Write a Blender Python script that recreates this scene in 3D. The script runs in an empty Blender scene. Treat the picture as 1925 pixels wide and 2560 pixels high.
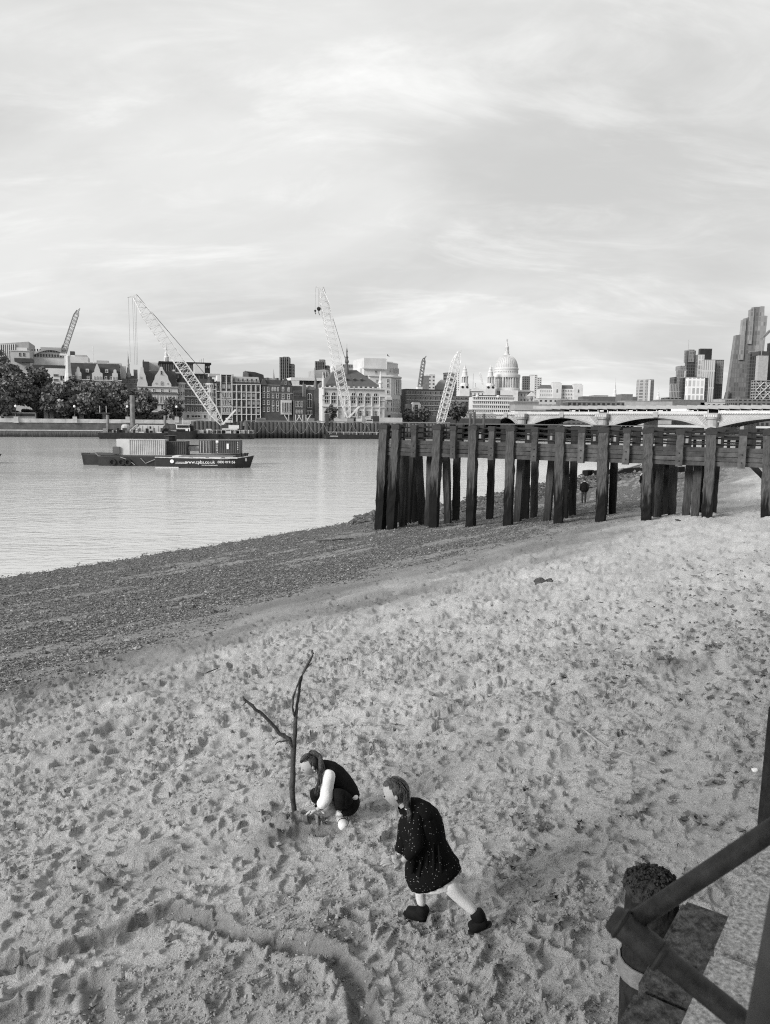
import bpy, bmesh, math, random
import numpy as np
from mathutils import Vector, Matrix
R = math.radians
random.seed(7); np.random.seed(7)
SC = bpy.context.scene
COL = SC.collection

# ------------------------------------------------------------------ camera
F, CX, CY = 1925.0, 962.5, 1280.0          # focal length and centre in photograph pixels
PITCH, ROLL, EYE = math.atan(232 / 1925), 0.0110, 7.0   # eye 7 m above the low-tide water (z = 0)
CF = Vector((0, math.cos(PITCH), -math.sin(PITCH)))
U0 = Vector((0, math.sin(PITCH), math.cos(PITCH))); R0 = Vector((1, 0, 0))
CR = R0 * math.cos(ROLL) + U0 * math.sin(ROLL)
CU = U0 * math.cos(ROLL) - R0 * math.sin(ROLL)
cam = bpy.data.cameras.new('camera'); camo = bpy.data.objects.new('camera', cam); COL.objects.link(camo)
m = Matrix.Identity(4)
for i in range(3):
    m[i][0], m[i][1], m[i][2] = CR[i], CU[i], -CF[i]
m[2][3] = EYE
camo.matrix_world = m
cam.sensor_fit = 'HORIZONTAL'; cam.sensor_width = 36.0; cam.lens = 36.0 * F / 1925.0
cam.clip_start = 0.05; cam.clip_end = 12000
cam.dof.use_dof = True; cam.dof.focus_distance = 9.5; cam.dof.aperture_fstop = 7.0
SC.camera = camo

# ------------------------------------------------------------------ world and sun
SUN_EL, SUN_AZ = R(25), math.atan2(-0.80, -0.60)   # high soft sun behind the viewer's left shoulder
w = bpy.data.worlds.new('World'); SC.world = w; w.use_nodes = True
N, L = w.node_tree.nodes, w.node_tree.links
for n in list(N): N.remove(n)
def nd(t, **kw):
    n = N.new(t)
    for k, v in kw.items(): setattr(n, k, v)
    return n
def mth(op, a, b=None, c=None):
    n = nd('ShaderNodeMath', operation=op)
    for i, v in enumerate((a, b, c)):
        if v is None: continue
        if isinstance(v, (int, float)): n.inputs[i].default_value = v
        else: L.new(v, n.inputs[i])
    return n.outputs[0]
out = nd('ShaderNodeOutputWorld'); bg = nd('ShaderNodeBackground'); bg.inputs['Strength'].default_value = 0.1
sky = nd('ShaderNodeTexSky', sky_type='NISHITA', sun_disc=False)
sky.sun_elevation = SUN_EL; sky.sun_rotation = SUN_AZ; sky.dust_density = 3.0; sky.air_density = 1.2
bw = nd('ShaderNodeRGBToBW'); L.new(sky.outputs[0], bw.inputs[0])
tc = nd('ShaderNodeTexCoord'); sep = nd('ShaderNodeSeparateXYZ'); L.new(tc.outputs['Generated'], sep.inputs[0])
zc = mth('ADD', mth('MAXIMUM', sep.outputs[2], 0.0), 0.24)
com = nd('ShaderNodeCombineXYZ')
L.new(mth('DIVIDE', sep.outputs[0], zc), com.inputs[0]); L.new(mth('DIVIDE', sep.outputs[1], zc), com.inputs[1])
def cloud(scale, rot, sx, sy, loc, det, dist, rough):
    mp = nd('ShaderNodeMapping'); mp.inputs['Rotation'].default_value = (0, 0, rot)
    mp.inputs['Scale'].default_value = (sx, sy, 1); mp.inputs['Location'].default_value = loc
    L.new(com.outputs[0], mp.inputs[0])
    nz = nd('ShaderNodeTexNoise'); nz.inputs['Scale'].default_value = scale; nz.inputs['Detail'].default_value = det
    nz.inputs['Roughness'].default_value = rough; nz.inputs['Distortion'].default_value = dist
    L.new(mp.outputs[0], nz.inputs[0]); return nz.outputs[0]
def rng(v, a, b, c, d):
    n = nd('ShaderNodeMapRange', interpolation_type='SMOOTHSTEP'); L.new(v, n.inputs[0])
    for i, q in enumerate((a, b, c, d)): n.inputs[i + 1].default_value = q
    return n.outputs[0]
broad = rng(cloud(1.0, 0.35, 0.7, 1.0, (4.3, 0.6, 0), 6, 0.4, 0.55), 0.34, 0.66, 0, 1)     # wide layers of the cloud deck
wisp = rng(cloud(2.2, 0.25, 0.6, 1.25, (0.4, 5.2, 0), 9, 0.9, 0.62), 0.47, 0.76, 0, 1)      # feathery streaks
fine = rng(cloud(7.0, 0.30, 0.6, 1.3, (7.4, 2.2, 0), 9, 0.8, 0.65), 0.45, 0.80, 0, 1)
lay = mth('ADD', mth('MULTIPLY', broad, 1.55), mth('ADD', mth('MULTIPLY', wisp, 1.35), mth('MULTIPLY', fine, 0.30)))
deck = mth('ADD', lay, 4.25)
tot = mth('ADD', mth('MULTIPLY', deck, 0.90), mth('MULTIPLY', mth('MINIMUM', bw.outputs[0], 9.0), 0.12))
cc = nd('ShaderNodeCombineColor')
L.new(tot, cc.inputs[0]); L.new(mth('MULTIPLY', tot, 1.004), cc.inputs[1]); L.new(mth('MULTIPLY', tot, 0.992), cc.inputs[2])
L.new(cc.outputs[0], bg.inputs[0]); L.new(bg.outputs[0], out.inputs[0])

sl = bpy.data.lights.new('sun', 'SUN'); sl.energy = 3.0; sl.angle = R(21); sl.color = (1.0, 0.99, 0.975)
so = bpy.data.objects.new('sun', sl); COL.objects.link(so)
sdir = Vector((math.sin(SUN_AZ) * math.cos(SUN_EL), math.cos(SUN_AZ) * math.cos(SUN_EL), math.sin(SUN_EL)))
so.rotation_euler = sdir.to_track_quat('Z', 'Y').to_euler(); so.location = sdir * 60
vs = SC.view_settings
vs.view_transform = 'Standard'; vs.look = 'None'; vs.exposure = 0.60; vs.gamma = 1.0; vs.use_curve_mapping = False
SC.render.engine = 'CYCLES'; SC.cycles.use_denoising = False; SC.cycles.filter_width = 1.1; SC.cycles.max_bounces = 5; SC.cycles.diffuse_bounces = 3

# ------------------------------------------------------------------ helpers
def ray(px, py): return CR * (px - CX) - CU * (py - CY) + CF * F
def at(px, py, y):
    "world point seen at pixel (px, py) of the photograph at depth y"
    d = ray(px, py); t = y / d.y
    return Vector((d.x * t, y, EYE + d.z * t))

class Frame:
    "vertical reference plane: u runs along it, v behind it"
    def __init__(s, ox, oy, ang): s.o = Vector((ox, oy)); s.a = ang; s.u = Vector((math.cos(ang), math.sin(ang))); s.v = Vector((-math.sin(ang), math.cos(ang)))
    def hit(s, px, py, v=0.0):
        d = ray(px, py); d2 = Vector((d.x, d.y)); t = (v + s.o.dot(s.v)) / d2.dot(s.v)
        return (d2 * t - s.o).dot(s.u), EYE + d.z * t
    def w(s, u, v, z=0.0):
        p = s.o + s.u * u + s.v * v; return Vector((p.x, p.y, z))

MATS = {}
def mat(name, val, rough=0.85, var=0.18, scale=2.0, bump=0.0, bscale=20.0, metal=0.0, streak=False, rand=0.0, spec=0.3, coord='Object'):
    if name in MATS: return MATS[name]
    ma = bpy.data.materials.new(name); ma.use_nodes = True
    nt = ma.node_tree; b = nt.nodes['Principled BSDF']; lk = nt.links
    b.inputs['Roughness'].default_value = rough; b.inputs['Metallic'].default_value = metal
    b.inputs['Specular IOR Level'].default_value = spec
    t = nt.nodes.new('ShaderNodeTexCoord'); mp = nt.nodes.new('ShaderNodeMapping'); lk.new(t.outputs[coord], mp.inputs[0])
    if streak: mp.inputs['Scale'].default_value = (1, 1, 0.12)
    nz = nt.nodes.new('ShaderNodeTexNoise'); nz.inputs['Scale'].default_value = scale; nz.inputs['Detail'].default_value = 6
    nz.inputs['Roughness'].default_value = 0.65; lk.new(mp.outputs[0], nz.inputs[0])
    mr = nt.nodes.new('ShaderNodeMapRange'); lk.new(nz.outputs[0], mr.inputs[0])
    mr.inputs[1].default_value = 0.3; mr.inputs[2].default_value = 0.7
    mr.inputs[3].default_value = val * (1 - var); mr.inputs[4].default_value = val * (1 + var)
    src = mr.outputs[0]
    if rand:
        oi = nt.nodes.new('ShaderNodeObjectInfo'); m2 = nt.nodes.new('ShaderNodeMapRange'); lk.new(oi.outputs['Random'], m2.inputs[0])
        m2.inputs[3].default_value = 1 - rand; m2.inputs[4].default_value = 1 + rand
        mm = nt.nodes.new('ShaderNodeMath'); mm.operation = 'MULTIPLY'; lk.new(src, mm.inputs[0]); lk.new(m2.outputs[0], mm.inputs[1]); src = mm.outputs[0]
    lk.new(src, b.inputs['Base Color'])
    if bump:
        n2 = nt.nodes.new('ShaderNodeTexNoise'); n2.inputs['Scale'].default_value = bscale; n2.inputs['Detail'].default_value = 5
        lk.new(mp.outputs[0], n2.inputs[0]); bp = nt.nodes.new('ShaderNodeBump'); bp.inputs['Strength'].default_value = bump
        bp.inputs['Distance'].default_value = 0.02; lk.new(n2.outputs[0], bp.inputs['Height']); lk.new(bp.outputs[0], b.inputs['Normal'])
    MATS[name] = ma; return ma

def gridmat(name, dark, light, cw, ch, mortar, rough=0.35, horiz=None):
    "curtain wall too far away to tell its panes apart: panes and bars as a flat pattern"
    if name in MATS: return MATS[name]
    ma = bpy.data.materials.new(name); ma.use_nodes = True; nt = ma.node_tree; b = nt.nodes['Principled BSDF']; lk = nt.links
    t = nt.nodes.new('ShaderNodeTexCoord'); sx = nt.nodes.new('ShaderNodeSeparateXYZ'); lk.new(t.outputs['Object'], sx.inputs[0])
    ad = nt.nodes.new('ShaderNodeMath'); ad.operation = 'ADD'; lk.new(sx.outputs[0], ad.inputs[0]); lk.new(sx.outputs[1], ad.inputs[1])
    cb = nt.nodes.new('ShaderNodeCombineXYZ'); lk.new(ad.outputs[0], cb.inputs[0]); lk.new(sx.outputs[2], cb.inputs[1])
    br = nt.nodes.new('ShaderNodeTexBrick'); br.offset = 0.0; br.inputs['Scale'].default_value = 1.0
    br.inputs['Brick Width'].default_value = cw; br.inputs['Row Height'].default_value = ch; br.inputs['Mortar Size'].default_value = mortar
    br.inputs['Mortar Smooth'].default_value = 0.0; br.inputs['Bias'].default_value = 0.0
    br.inputs['Color1'].default_value = (dark * 0.7,) * 3 + (1,); br.inputs['Color2'].default_value = (dark * 1.5,) * 3 + (1,)
    br.inputs['Mortar'].default_value = (light,) * 3 + (1,)
    lk.new(cb.outputs[0], br.inputs[0]); lk.new(br.outputs[0], b.inputs['Base Color'])
    b.inputs['Roughness'].default_value = rough
    MATS[name] = ma; return ma

class MB:
    "collects faces; build() links them as one mesh object"
    def __init__(s): s.v = []; s.f = []; s.m = []; s.cur = 0
    def face(s, pts):
        n = len(s.v); s.v += [tuple(p) for p in pts]; s.f.append(tuple(range(n, n + len(pts)))); s.m.append(s.cur)
    def add(s, vs_, fs_):
        n = len(s.v); s.v += [tuple(p) for p in vs_]
        for f in fs_: s.f.append(tuple(i + n for i in f)); s.m.append(s.cur)
        return s
    def box(s, x0, x1, y0, y1, z0, z1):
        v = [(x, y, z) for z in (z0, z1) for y in (y0, y1) for x in (x0, x1)]
        return s.add(v, [(0, 2, 3, 1), (4, 5, 7, 6), (0, 1, 5, 4), (2, 6, 7, 3), (0, 4, 6, 2), (1, 3, 7, 5)])
    def prism(s, poly, y0, y1):
        "outline in x, z pushed from y0 to y1"
        n = len(poly); v = [(x, y0, z) for x, z in poly] + [(x, y1, z) for x, z in poly]
        f = [tuple(range(n)), tuple(range(2 * n - 1, n - 1, -1))] + [(i, i + n, (i + 1) % n + n, (i + 1) % n) for i in range(n)]
        return s.add(v, f)
    def column(s, poly, z0, z1, top=1.0, c=(0, 0)):
        "outline in x, y raised from z0 to z1, the top scaled about c"
        n = len(poly); v = [(x, y, z0) for x, y in poly] + [(c[0] + (x - c[0]) * top, c[1] + (y - c[1]) * top, z1) for x, y in poly]
        f = [tuple(range(n - 1, -1, -1)), tuple(range(n, 2 * n))] + [(i, (i + 1) % n, (i + 1) % n + n, i + n) for i in range(n)]
        return s.add(v, f)
    def lathe(s, prof, c=(0, 0, 0), n=20, a0=0.0, a1=2 * math.pi):
        full = abs(a1 - a0 - 2 * math.pi) < 1e-6; k = n if full else n + 1
        v = [(c[0] + r * math.cos(a0 + (a1 - a0) * j / n), c[1] + r * math.sin(a0 + (a1 - a0) * j / n), c[2] + z) for r, z in prof for j in range(k)]
        f = [(i * k + j, i * k + (j + 1) % k, (i + 1) * k + (j + 1) % k, (i + 1) * k + j) for i in range(len(prof) - 1) for j in range(n)]
        return s.add(v, f)
    def tube(s, pts, rad, n=8, cap=True):
        pts = [Vector(p) for p in pts]; rad = rad if isinstance(rad, (list, tuple)) else [rad] * len(pts)
        v = []; ref = Vector((0.31, 0.17, 0.93))
        for i, p in enumerate(pts):
            d = (pts[min(i + 1, len(pts) - 1)] - pts[max(i - 1, 0)]).normalized()
            a = d.cross(ref); a = d.cross(Vector((1, 0, 0))) if a.length < 0.1 else a
            a.normalize(); b = d.cross(a)
            v += [p + (a * math.cos(2 * math.pi * j / n) + b * math.sin(2 * math.pi * j / n)) * rad[i] for j in range(n)]
        f = [(i * n + j, i * n + (j + 1) % n, (i + 1) * n + (j + 1) % n, (i + 1) * n + j) for i in range(len(pts) - 1) for j in range(n)]
        if cap: f += [tuple(range(n - 1, -1, -1)), tuple(range((len(pts) - 1) * n, len(pts) * n))]
        return s.add(v, f)
    def beam(s, p, q, w_, h=None, up=(0, 0, 1)):
        p, q = Vector(p), Vector(q); h = h or w_; d = (q - p).normalized(); up = Vector(up)
        a = d.cross(up)
        if a.length < 0.05: a = d.cross(Vector((1, 0, 0)))
        a.normalize(); b = a.cross(d); a *= w_ / 2; b *= h / 2
        v = [c + x * a + y * b for c in (p, q) for x, y in ((-1, -1), (1, -1), (1, 1), (-1, 1))]
        return s.add(v, [(0, 3, 2, 1), (4, 5, 6, 7), (0, 1, 5, 4), (1, 2, 6, 5), (2, 3, 7, 6), (3, 0, 4, 7)])
    def loft(s, rings, cap=True):
        n = len(rings[0]); v = [p for r in rings for p in r]
        f = [(i * n + j, i * n + (j + 1) % n, (i + 1) * n + (j + 1) % n, (i + 1) * n + j) for i in range(len(rings) - 1) for j in range(n)]
        if cap: f += [tuple(range(n - 1, -1, -1)), tuple(range((len(rings) - 1) * n, len(rings) * n))]
        return s.add(v, f)
    def mesh(s, name, mats, smooth=False):
        me = bpy.data.meshes.new(name); me.from_pydata(s.v, [], s.f)
        for q in (mats if isinstance(mats, (list, tuple)) else [mats]): me.materials.append(q)
        if any(s.m): me.polygons.foreach_set('material_index', s.m)
        bm = bmesh.new(); bm.from_mesh(me); bmesh.ops.recalc_face_normals(bm, faces=bm.faces); bm.to_mesh(me); bm.free()
        if smooth: me.polygons.foreach_set('use_smooth', [True] * len(me.polygons))
        me.update(); return me
    def build(s, name, mats, parent=None, smooth=False): return link(name, s.mesh(name, mats, smooth), parent)

def link(name, me, parent=None, loc=None, rz=None):
    o = bpy.data.objects.new(name, me); COL.objects.link(o); o.parent = parent
    if loc is not None: o.location = loc
    if rz is not None: o.rotation_euler = (0, 0, rz)
    return o
def tag(o, label=None, cat=None, group=None, kind=None):
    for k, v in (('label', label), ('category', cat), ('group', group), ('kind', kind)):
        if v: o[k] = v
    return o
def thing(name, label, cat, loc=(0, 0, 0), rz=0.0, group=None):
    o = link(name, None, None, loc, rz); o.empty_display_size = 0.2; return tag(o, label, cat, group)
def smooth_ring(c, a, b, n=16):
    return [c + a * math.cos(2 * math.pi * j / n) + b * math.sin(2 * math.pi * j / n) for j in range(n)]

# value noise for the ground
def vnoise(x, y, seed=0):
    xi, yi = np.floor(x).astype(np.int64), np.floor(y).astype(np.int64); fx, fy = x - xi, y - yi
    fx = fx * fx * (3 - 2 * fx); fy = fy * fy * (3 - 2 * fy)
    def h(a, b):
        n = (a * 374761393 + b * 668265263 + seed * 974711) & 0x7fffffff
        n = ((n ^ (n >> 13)) * 1274126177) & 0x7fffffff
        return ((n ^ (n >> 16)) & 0xffff) / 65535.0
    return (h(xi, yi) * (1 - fx) + h(xi + 1, yi) * fx) * (1 - fy) + (h(xi, yi + 1) * (1 - fx) + h(xi + 1, yi + 1) * fx) * fy
def fbm(x, y, o=4, seed=0, gain=0.5):
    t = 0; a = 1; s_ = 0
    for i in range(o):
        t = t + a * vnoise(x, y, seed + i * 17); s_ += a; a *= gain; x = x * 2.03 + 13.7; y = y * 2.03 + 7.1
    return t / s_
# ------------------------------------------------------------------ the foreshore: sand, shingle, river
def sstep(a, b, x): t = np.clip((x - a) / (b - a), 0, 1); return t * t * (3 - 2 * t)
def shore(x, y):
    "metres inland of the waterline"
    s1 = 0.776 * (x + 17) - 0.63 * (y - 32); s2 = 0.866 * (x + 1) - 0.5 * (y - 51.6); k = 5.0
    h = np.clip(0.5 + 0.5 * (s1 - s2) / k, 0, 1)
    return s2 * (1 - h) + s1 * h + k * h * (1 - h)
def base_z(x, y):
    s = shore(x, y)
    return np.where(s < 0, 0.10 * s, 0.107 * s) - 0.10 * np.maximum(s - 31, 0)
def ground(px, py):
    "where the line of sight through a photograph pixel meets the beach"
    d = ray(px, py); lo, hi = 0.5 / d.y, 260 / d.y
    for _ in range(60):
        t = (lo + hi) / 2
        if EYE + d.z * t > float(base_z(np.array(d.x * t), np.array(d.y * t))): lo = t
        else: hi = t
    return Vector((d.x * t, d.y * t, float(base_z(np.array(d.x * t), np.array(d.y * t)))))
def grd(px, py):
    p = ground(px, py); p.z = zat(p.x, p.y); return p
def gz(x, y): return float(base_z(np.array(float(x)), np.array(float(y))))

TH0, TH1, NT, NR, RA, RB = R(-41), R(41), 880, 1240, 2.2, 150.0
th = np.linspace(TH0, TH1, NT); ui = np.linspace(1 / RA, 1 / RB, NR); rr = 1 / ui
GX = rr[:, None] * np.sin(th)[None, :]; GY = rr[:, None] * np.cos(th)[None, :]
S = shore(GX, GY) + (fbm(GX / 5, GY / 5, 3, 3) - 0.5) * 1.6
TA = GX * 0.63 + GY * 0.776; TB = GX * 0.776 - GY * 0.63
edge = 18.0 + (fbm(TA / 7, TB / 2.2, 4, 21) - 0.5) * 5.0
DRY = sstep(-1.6, 1.6, S - edge + (fbm(TA / 1.1, TB / .35, 3, 25) - .5) * 4.5)                       # 1 on sand, 0 on shingle
Z = base_z(GX, GY)
DRY = np.maximum(DRY, 0.85 * sstep(0.60, 0.70, fbm(TA / 3.5, TB / 0.55, 4, 27)) * sstep(2.5, 7, S))   # streaks of sand among the stones
near = 1 - sstep(14, 40, rr)[:, None]
tram = sstep(18.0, 23, S + (fbm(GX / 3, GY / 3, 3, 5) - .5) * 4)    # well-trodden sand
swell = (fbm(TA / 2.6, TB / 1.3, 3, 31) - 0.5)
ridge = (fbm(TA / 0.62, TB / 0.30, 3, 41, .42) - 0.5)
small = (fbm(TA / 0.17, TB / 0.10, 2, 51, .4) - 0.5)
crumb = np.maximum(fbm(GX / 0.045, GY / 0.045, 2, 61) - 0.52, 0)
patch = sstep(0.42, 0.62, fbm(GX / 0.7, GY / 0.7, 3, 71))
H = DRY * (0.10 * swell + (0.020 + 0.120 * tram) * ridge + (0.010 + 0.042 * tram) * small + 0.10 * crumb * (0.15 + patch) * tram * near)
H *= 1 + 0.9 * sstep(6, 12, rr)[:, None]
H += (1 - DRY) * (0.10 * ridge + 0.06 * small)
DAMP = np.zeros_like(H)
def window(x, y, rad):
    r = math.hypot(x, y); t = math.atan2(x, y); r0, r1 = max(r - rad, RA), r + rad
    i0 = int((1 / RA - 1 / r0) / (1 / RA - 1 / RB) * (NR - 1)); i1 = int((1 / RA - 1 / min(r1, RB)) / (1 / RA - 1 / RB) * (NR - 1)) + 2
    dt = rad / max(r, 0.5); j0 = int((t - dt - TH0) / (TH1 - TH0) * (NT - 1)); j1 = int((t + dt - TH0) / (TH1 - TH0) * (NT - 1)) + 2
    i0, i1, j0, j1 = max(i0, 0), min(i1, NR), max(j0, 0), min(j1, NT)
    return (slice(i0, i1), slice(j0, j1)) if i1 > i0 and j1 > j0 else None
def stamp(x, y, ang, ln, wd, depth, rim):
    sl_ = window(x, y, ln * 1.3)
    if sl_ is None: return
    dx, dy = GX[sl_] - x, GY[sl_] - y
    a = (dx * math.cos(ang) + dy * math.sin(ang)) / (ln / 2); b = (-dx * math.sin(ang) + dy * math.cos(ang)) / (wd / 2 * (1 + 0.25 * np.clip(a, -1, 1)))
    d = np.sqrt(a * a + b * b)
    ins = 1 - sstep(0.88, 1.0, d)
    tilt = 0.55 + 0.45 * np.clip(a, -1, 1)                          # deeper at the toe
    mean = float(H[sl_][d < 1].mean()) if (d < 1).any() else 0.0
    clod = 0.5 + 0.9 * vnoise(GX[sl_] / 0.055, GY[sl_] / 0.055, 91)
    lip = np.exp(-((d - 1.2) / 0.18) ** 2) * (0.45 + 0.55 * np.clip(-a, -1, 1)) * clod
    H[sl_] = H[sl_] * (1 - 0.85 * ins) + ins * np.maximum(0.8 * mean - depth * tilt, -0.07) + rim * lip
rs = np.random.RandomState(5)
nst = 0
while nst < 13000:                                     # footprints of many shoes
    r = 1 / rs.uniform(1 / 3.2, 1 / 34) ; t = rs.uniform(TH0, TH1)
    if rs.rand() < 0.5: r = rs.uniform(4, 30)
    x, y = r * math.sin(t), r * math.cos(t); s_ = float(shore(np.array(x), np.array(y)))
    if s_ < 17.5 or rs.rand() > (0.12 + min(max((s_ - 18) / 7, 0), 1)) or s_ > 40: nst += 1; continue
    a = rs.normal(0.7, 0.9) + (math.pi if rs.rand() < .5 else 0)
    ln = rs.uniform(0.13, 0.30); dp = rs.uniform(0.014, 0.066) * (1.5 if r > 9 else 1)
    if rs.rand() < .3: stamp(x, y, rs.normal(.75, .35), rs.uniform(.25, .6), rs.uniform(.05, .1), rs.uniform(.008, .02), .008); nst += 1; continue
    stamp(x, y, a, ln, ln * rs.uniform(0.38, 0.70), dp, dp * rs.uniform(0.2, 0.7))
    nst += 1
lim = 1 + 0.8 * sstep(6, 12, rr)[:, None]
H = np.where(H > 0, 0.07 * lim * np.tanh(H / 0.07 / lim), 0.10 * lim * np.tanh(H / 0.10 / lim))
def settle(H, n, far):
    "loose sand slumps: steep edges relax to their neighbours"
    for _ in range(n):
        A = H.copy(); A[1:-1, 1:-1] = (H[:-2, 1:-1] + H[2:, 1:-1] + H[1:-1, :-2] + H[1:-1, 2:]) / 4
        d = A - H; k = np.clip(np.abs(d) / 0.005, 0, 1) * 0.7 * (1 - sstep(far * .5, far, rr)[:, None]); H = H + d * k
    return H
H = settle(H, 1, 7)
def groove(pix, wd, depth, damp):
    pts = [ground(*p) for p in pix]; dist = np.full(H.shape, 9.0)
    for a, b in zip(pts[:-1], pts[1:]):
        m_ = a.lerp(b, .5); sl_ = window(m_.x, m_.y, (b - a).length / 2 + wd * 3)
        if sl_ is None: continue
        ex, ey = b.x - a.x, b.y - a.y; t = np.clip(((GX[sl_] - a.x) * ex + (GY[sl_] - a.y) * ey) / (ex * ex + ey * ey), 0, 1)
        dist[sl_] = np.minimum(dist[sl_], np.hypot(GX[sl_] - a.x - t * ex, GY[sl_] - a.y - t * ey))
    k = dist < wd * 3; x, y = GX[k], GY[k]
    d = dist[k] / wd * (0.75 + 0.7 * fbm(x / .12, y / .12, 3, 95)) + (fbm(x / .3, y / .3, 2, 97) - .5) * .5
    ins = 1 - sstep(.35, 1.05, d); lip = np.exp(-((d - 1.3) / .36) ** 2) * (.4 + .9 * vnoise(x / .13, y / .13, 99))
    H[k] = H[k] * (1 - .4 * ins) - depth * ins * (.6 + .5 * vnoise(x / .2, y / .2, 3)) + .45 * depth * lip
    DAMP[k] = np.maximum(DAMP[k], damp * (1 - sstep(.7, 1.9, d)))
groove([(-120, 2440), (140, 2390), (300, 2325), (430, 2272), (520, 2290), (580, 2330), (680, 2352), (790, 2372), (870, 2420), (905, 2490), (915, 2580)], 0.09, 0.075, 0.75)
groove([(-60, 2560), (150, 2480), (250, 2440)], 0.12, 0.06, 0.6)
groove([(235, 2445), (250, 2560)], 0.10, 0.06, 0.7)
groove([(690, 2110), (760, 2080), (850, 2070)], 0.10, 0.05, 0.8)
for px, py, rad, ht in ((735, 2052, 0.30, 0.10), (690, 2095, 0.30, 0.05), (820, 2330, 0.25, 0.05), (1680, 1660, 0.5, 0.07)):   # heaped sand
    p = ground(px, py); sl_ = window(p.x, p.y, rad * 2.5); d = np.hypot(GX[sl_] - p.x, GY[sl_] - p.y) / rad
    H[sl_] += ht * np.exp(-d * d * 1.4) * (0.7 + 0.6 * vnoise(GX[sl_] / .05, GY[sl_] / .05, 7)); DAMP[sl_] = np.maximum(DAMP[sl_], 0.9 * np.exp(-d * d))
DAMP = np.maximum(DAMP, 0.36 * sstep(0.0, 0.22, crumb * patch * 1.6) * tram * near)
DAMP = np.maximum(DAMP, 0.26 * sstep(0.42, 0.72, fbm(TA / 1.7, TB / 0.8, 4, 83)) * tram)
wet = (1 - sstep(1.0, 5.5, S - edge + (fbm(TA / 2.5, TB / .7, 3, 89) - .5) * 3)) * DRY
DAMP = np.maximum(DAMP, wet * (0.8 + 0.7 * (fbm(TA / 3, TB / .8, 3, 87) - .3)))
Z = Z + H
co = np.stack([GX, GY, Z], -1).reshape(-1, 3).astype(np.float32)
ii = (np.arange(NR - 1)[:, None] * NT + np.arange(NT - 1)[None, :]).reshape(-1)
keep = (S[:-1, :-1].reshape(-1) > -4)
ii = ii[keep]
quads = np.stack([ii, ii + NT, ii + NT + 1, ii + 1], -1).astype(np.int32)
def npmesh(name, co, faces, k, smooth=True):
    me = bpy.data.meshes.new(name); me.vertices.add(len(co)); me.vertices.foreach_set('co', np.ascontiguousarray(co, np.float32).ravel())
    n = len(faces); me.loops.add(n * k); me.loops.foreach_set('vertex_index', np.ascontiguousarray(faces, np.int32).ravel())
    me.polygons.add(n); me.polygons.foreach_set('loop_start', np.arange(n, dtype=np.int32) * k)
    me.polygons.foreach_set('use_smooth', np.full(n, smooth)); me.update(calc_edges=True); return me
bme = npmesh('beach', co, quads, 4)
for nm, arr in (('shingle', 1 - DRY), ('damp', np.clip(DAMP, 0, 1))):
    at_ = bme.attributes.new(nm, 'FLOAT', 'POINT'); at_.data.foreach_set('value', arr.reshape(-1).astype(np.float32))

def sand_material():
    ma = bpy.data.materials.new('river_sand'); ma.use_nodes = True; nt = ma.node_tree; b = nt.nodes['Principled BSDF']; lk = nt.links
    def new(t, **kw):
        n = nt.nodes.new(t)
        for k, v in kw.items(): setattr(n, k, v)
        return n
    geo = new('ShaderNodeNewGeometry'); a1 = new('ShaderNodeAttribute', attribute_name='shingle'); a2 = new('ShaderNodeAttribute', attribute_name='damp')
    def noise(sc, det=5, rough=.6):
        n = new('ShaderNodeTexNoise'); n.inputs['Scale'].default_value = sc; n.inputs['Detail'].default_value = det; n.inputs['Roughness'].default_value = rough
        lk.new(geo.outputs['Position'], n.inputs[0]); return n
    def mr(src, a, b_, c, d):
        n = new('ShaderNodeMapRange'); lk.new(src, n.inputs[0])
        for i, v in enumerate((a, b_, c, d)): n.inputs[i + 1].default_value = v
        return n.outputs[0]
    def mix(f, a, b_):
        n = new('ShaderNodeMix', data_type='FLOAT')
        for i, v in ((0, f), (2, a), (3, b_)):
            if isinstance(v, float): n.inputs[i].default_value = v
            else: lk.new(v, n.inputs[i])
        return n.outputs[0]
    dry = mr(noise(1.2, 8, .7).outputs[0], .3, .7, .48, .57)
    grain = mr(noise(60, 5, .75).outputs[0], .3, .7, .80, 1.18)
    gm = new('ShaderNodeMath', operation='MULTIPLY'); lk.new(dry, gm.inputs[0]); lk.new(grain, gm.inputs[1])
    sand = mix(a2.outputs['Fac'], gm.outputs[0], 0.215)
    vo = new('ShaderNodeTexVoronoi'); vo.inputs['Scale'].default_value = 11; lk.new(geo.outputs['Position'], vo.inputs[0])
    bwv = new('ShaderNodeRGBToBW'); lk.new(vo.outputs['Color'], bwv.inputs[0])
    peb = mr(bwv.outputs[0], .1, .9, .05, .21)
    lk.new(mix(a1.outputs['Fac'], sand, peb), b.inputs['Base Color'])
    b.inputs['Roughness'].default_value = .95; b.inputs['Specular IOR Level'].default_value = .1
    hm = new('ShaderNodeMath', operation='MULTIPLY_ADD'); lk.new(noise(13, 7, .72).outputs[0], hm.inputs[0]); hm.inputs[1].default_value = 1.0; h2 = new('ShaderNodeMath', operation='MULTIPLY_ADD'); lk.new(noise(46, 5, .7).outputs[0], h2.inputs[0]); h2.inputs[1].default_value = .55; h3 = new('ShaderNodeMath', operation='MULTIPLY'); lk.new(noise(150, 3).outputs[0], h3.inputs[0]); h3.inputs[1].default_value = .3; lk.new(h3.outputs[0], h2.inputs[2]); lk.new(h2.outputs[0], hm.inputs[2])
    bp = new('ShaderNodeBump'); bp.inputs['Strength'].default_value = 1.0; bp.inputs['Distance'].default_value = .05; lk.new(hm.outputs[0], bp.inputs['Height'])
    lk.new(bp.outputs[0], b.inputs['Normal']); return ma
bme.materials.append(sand_material())
tag(link('beach', bme), 'pale trampled river sand sloping down to a dark shingle strip', None, None, 'structure')

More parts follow.
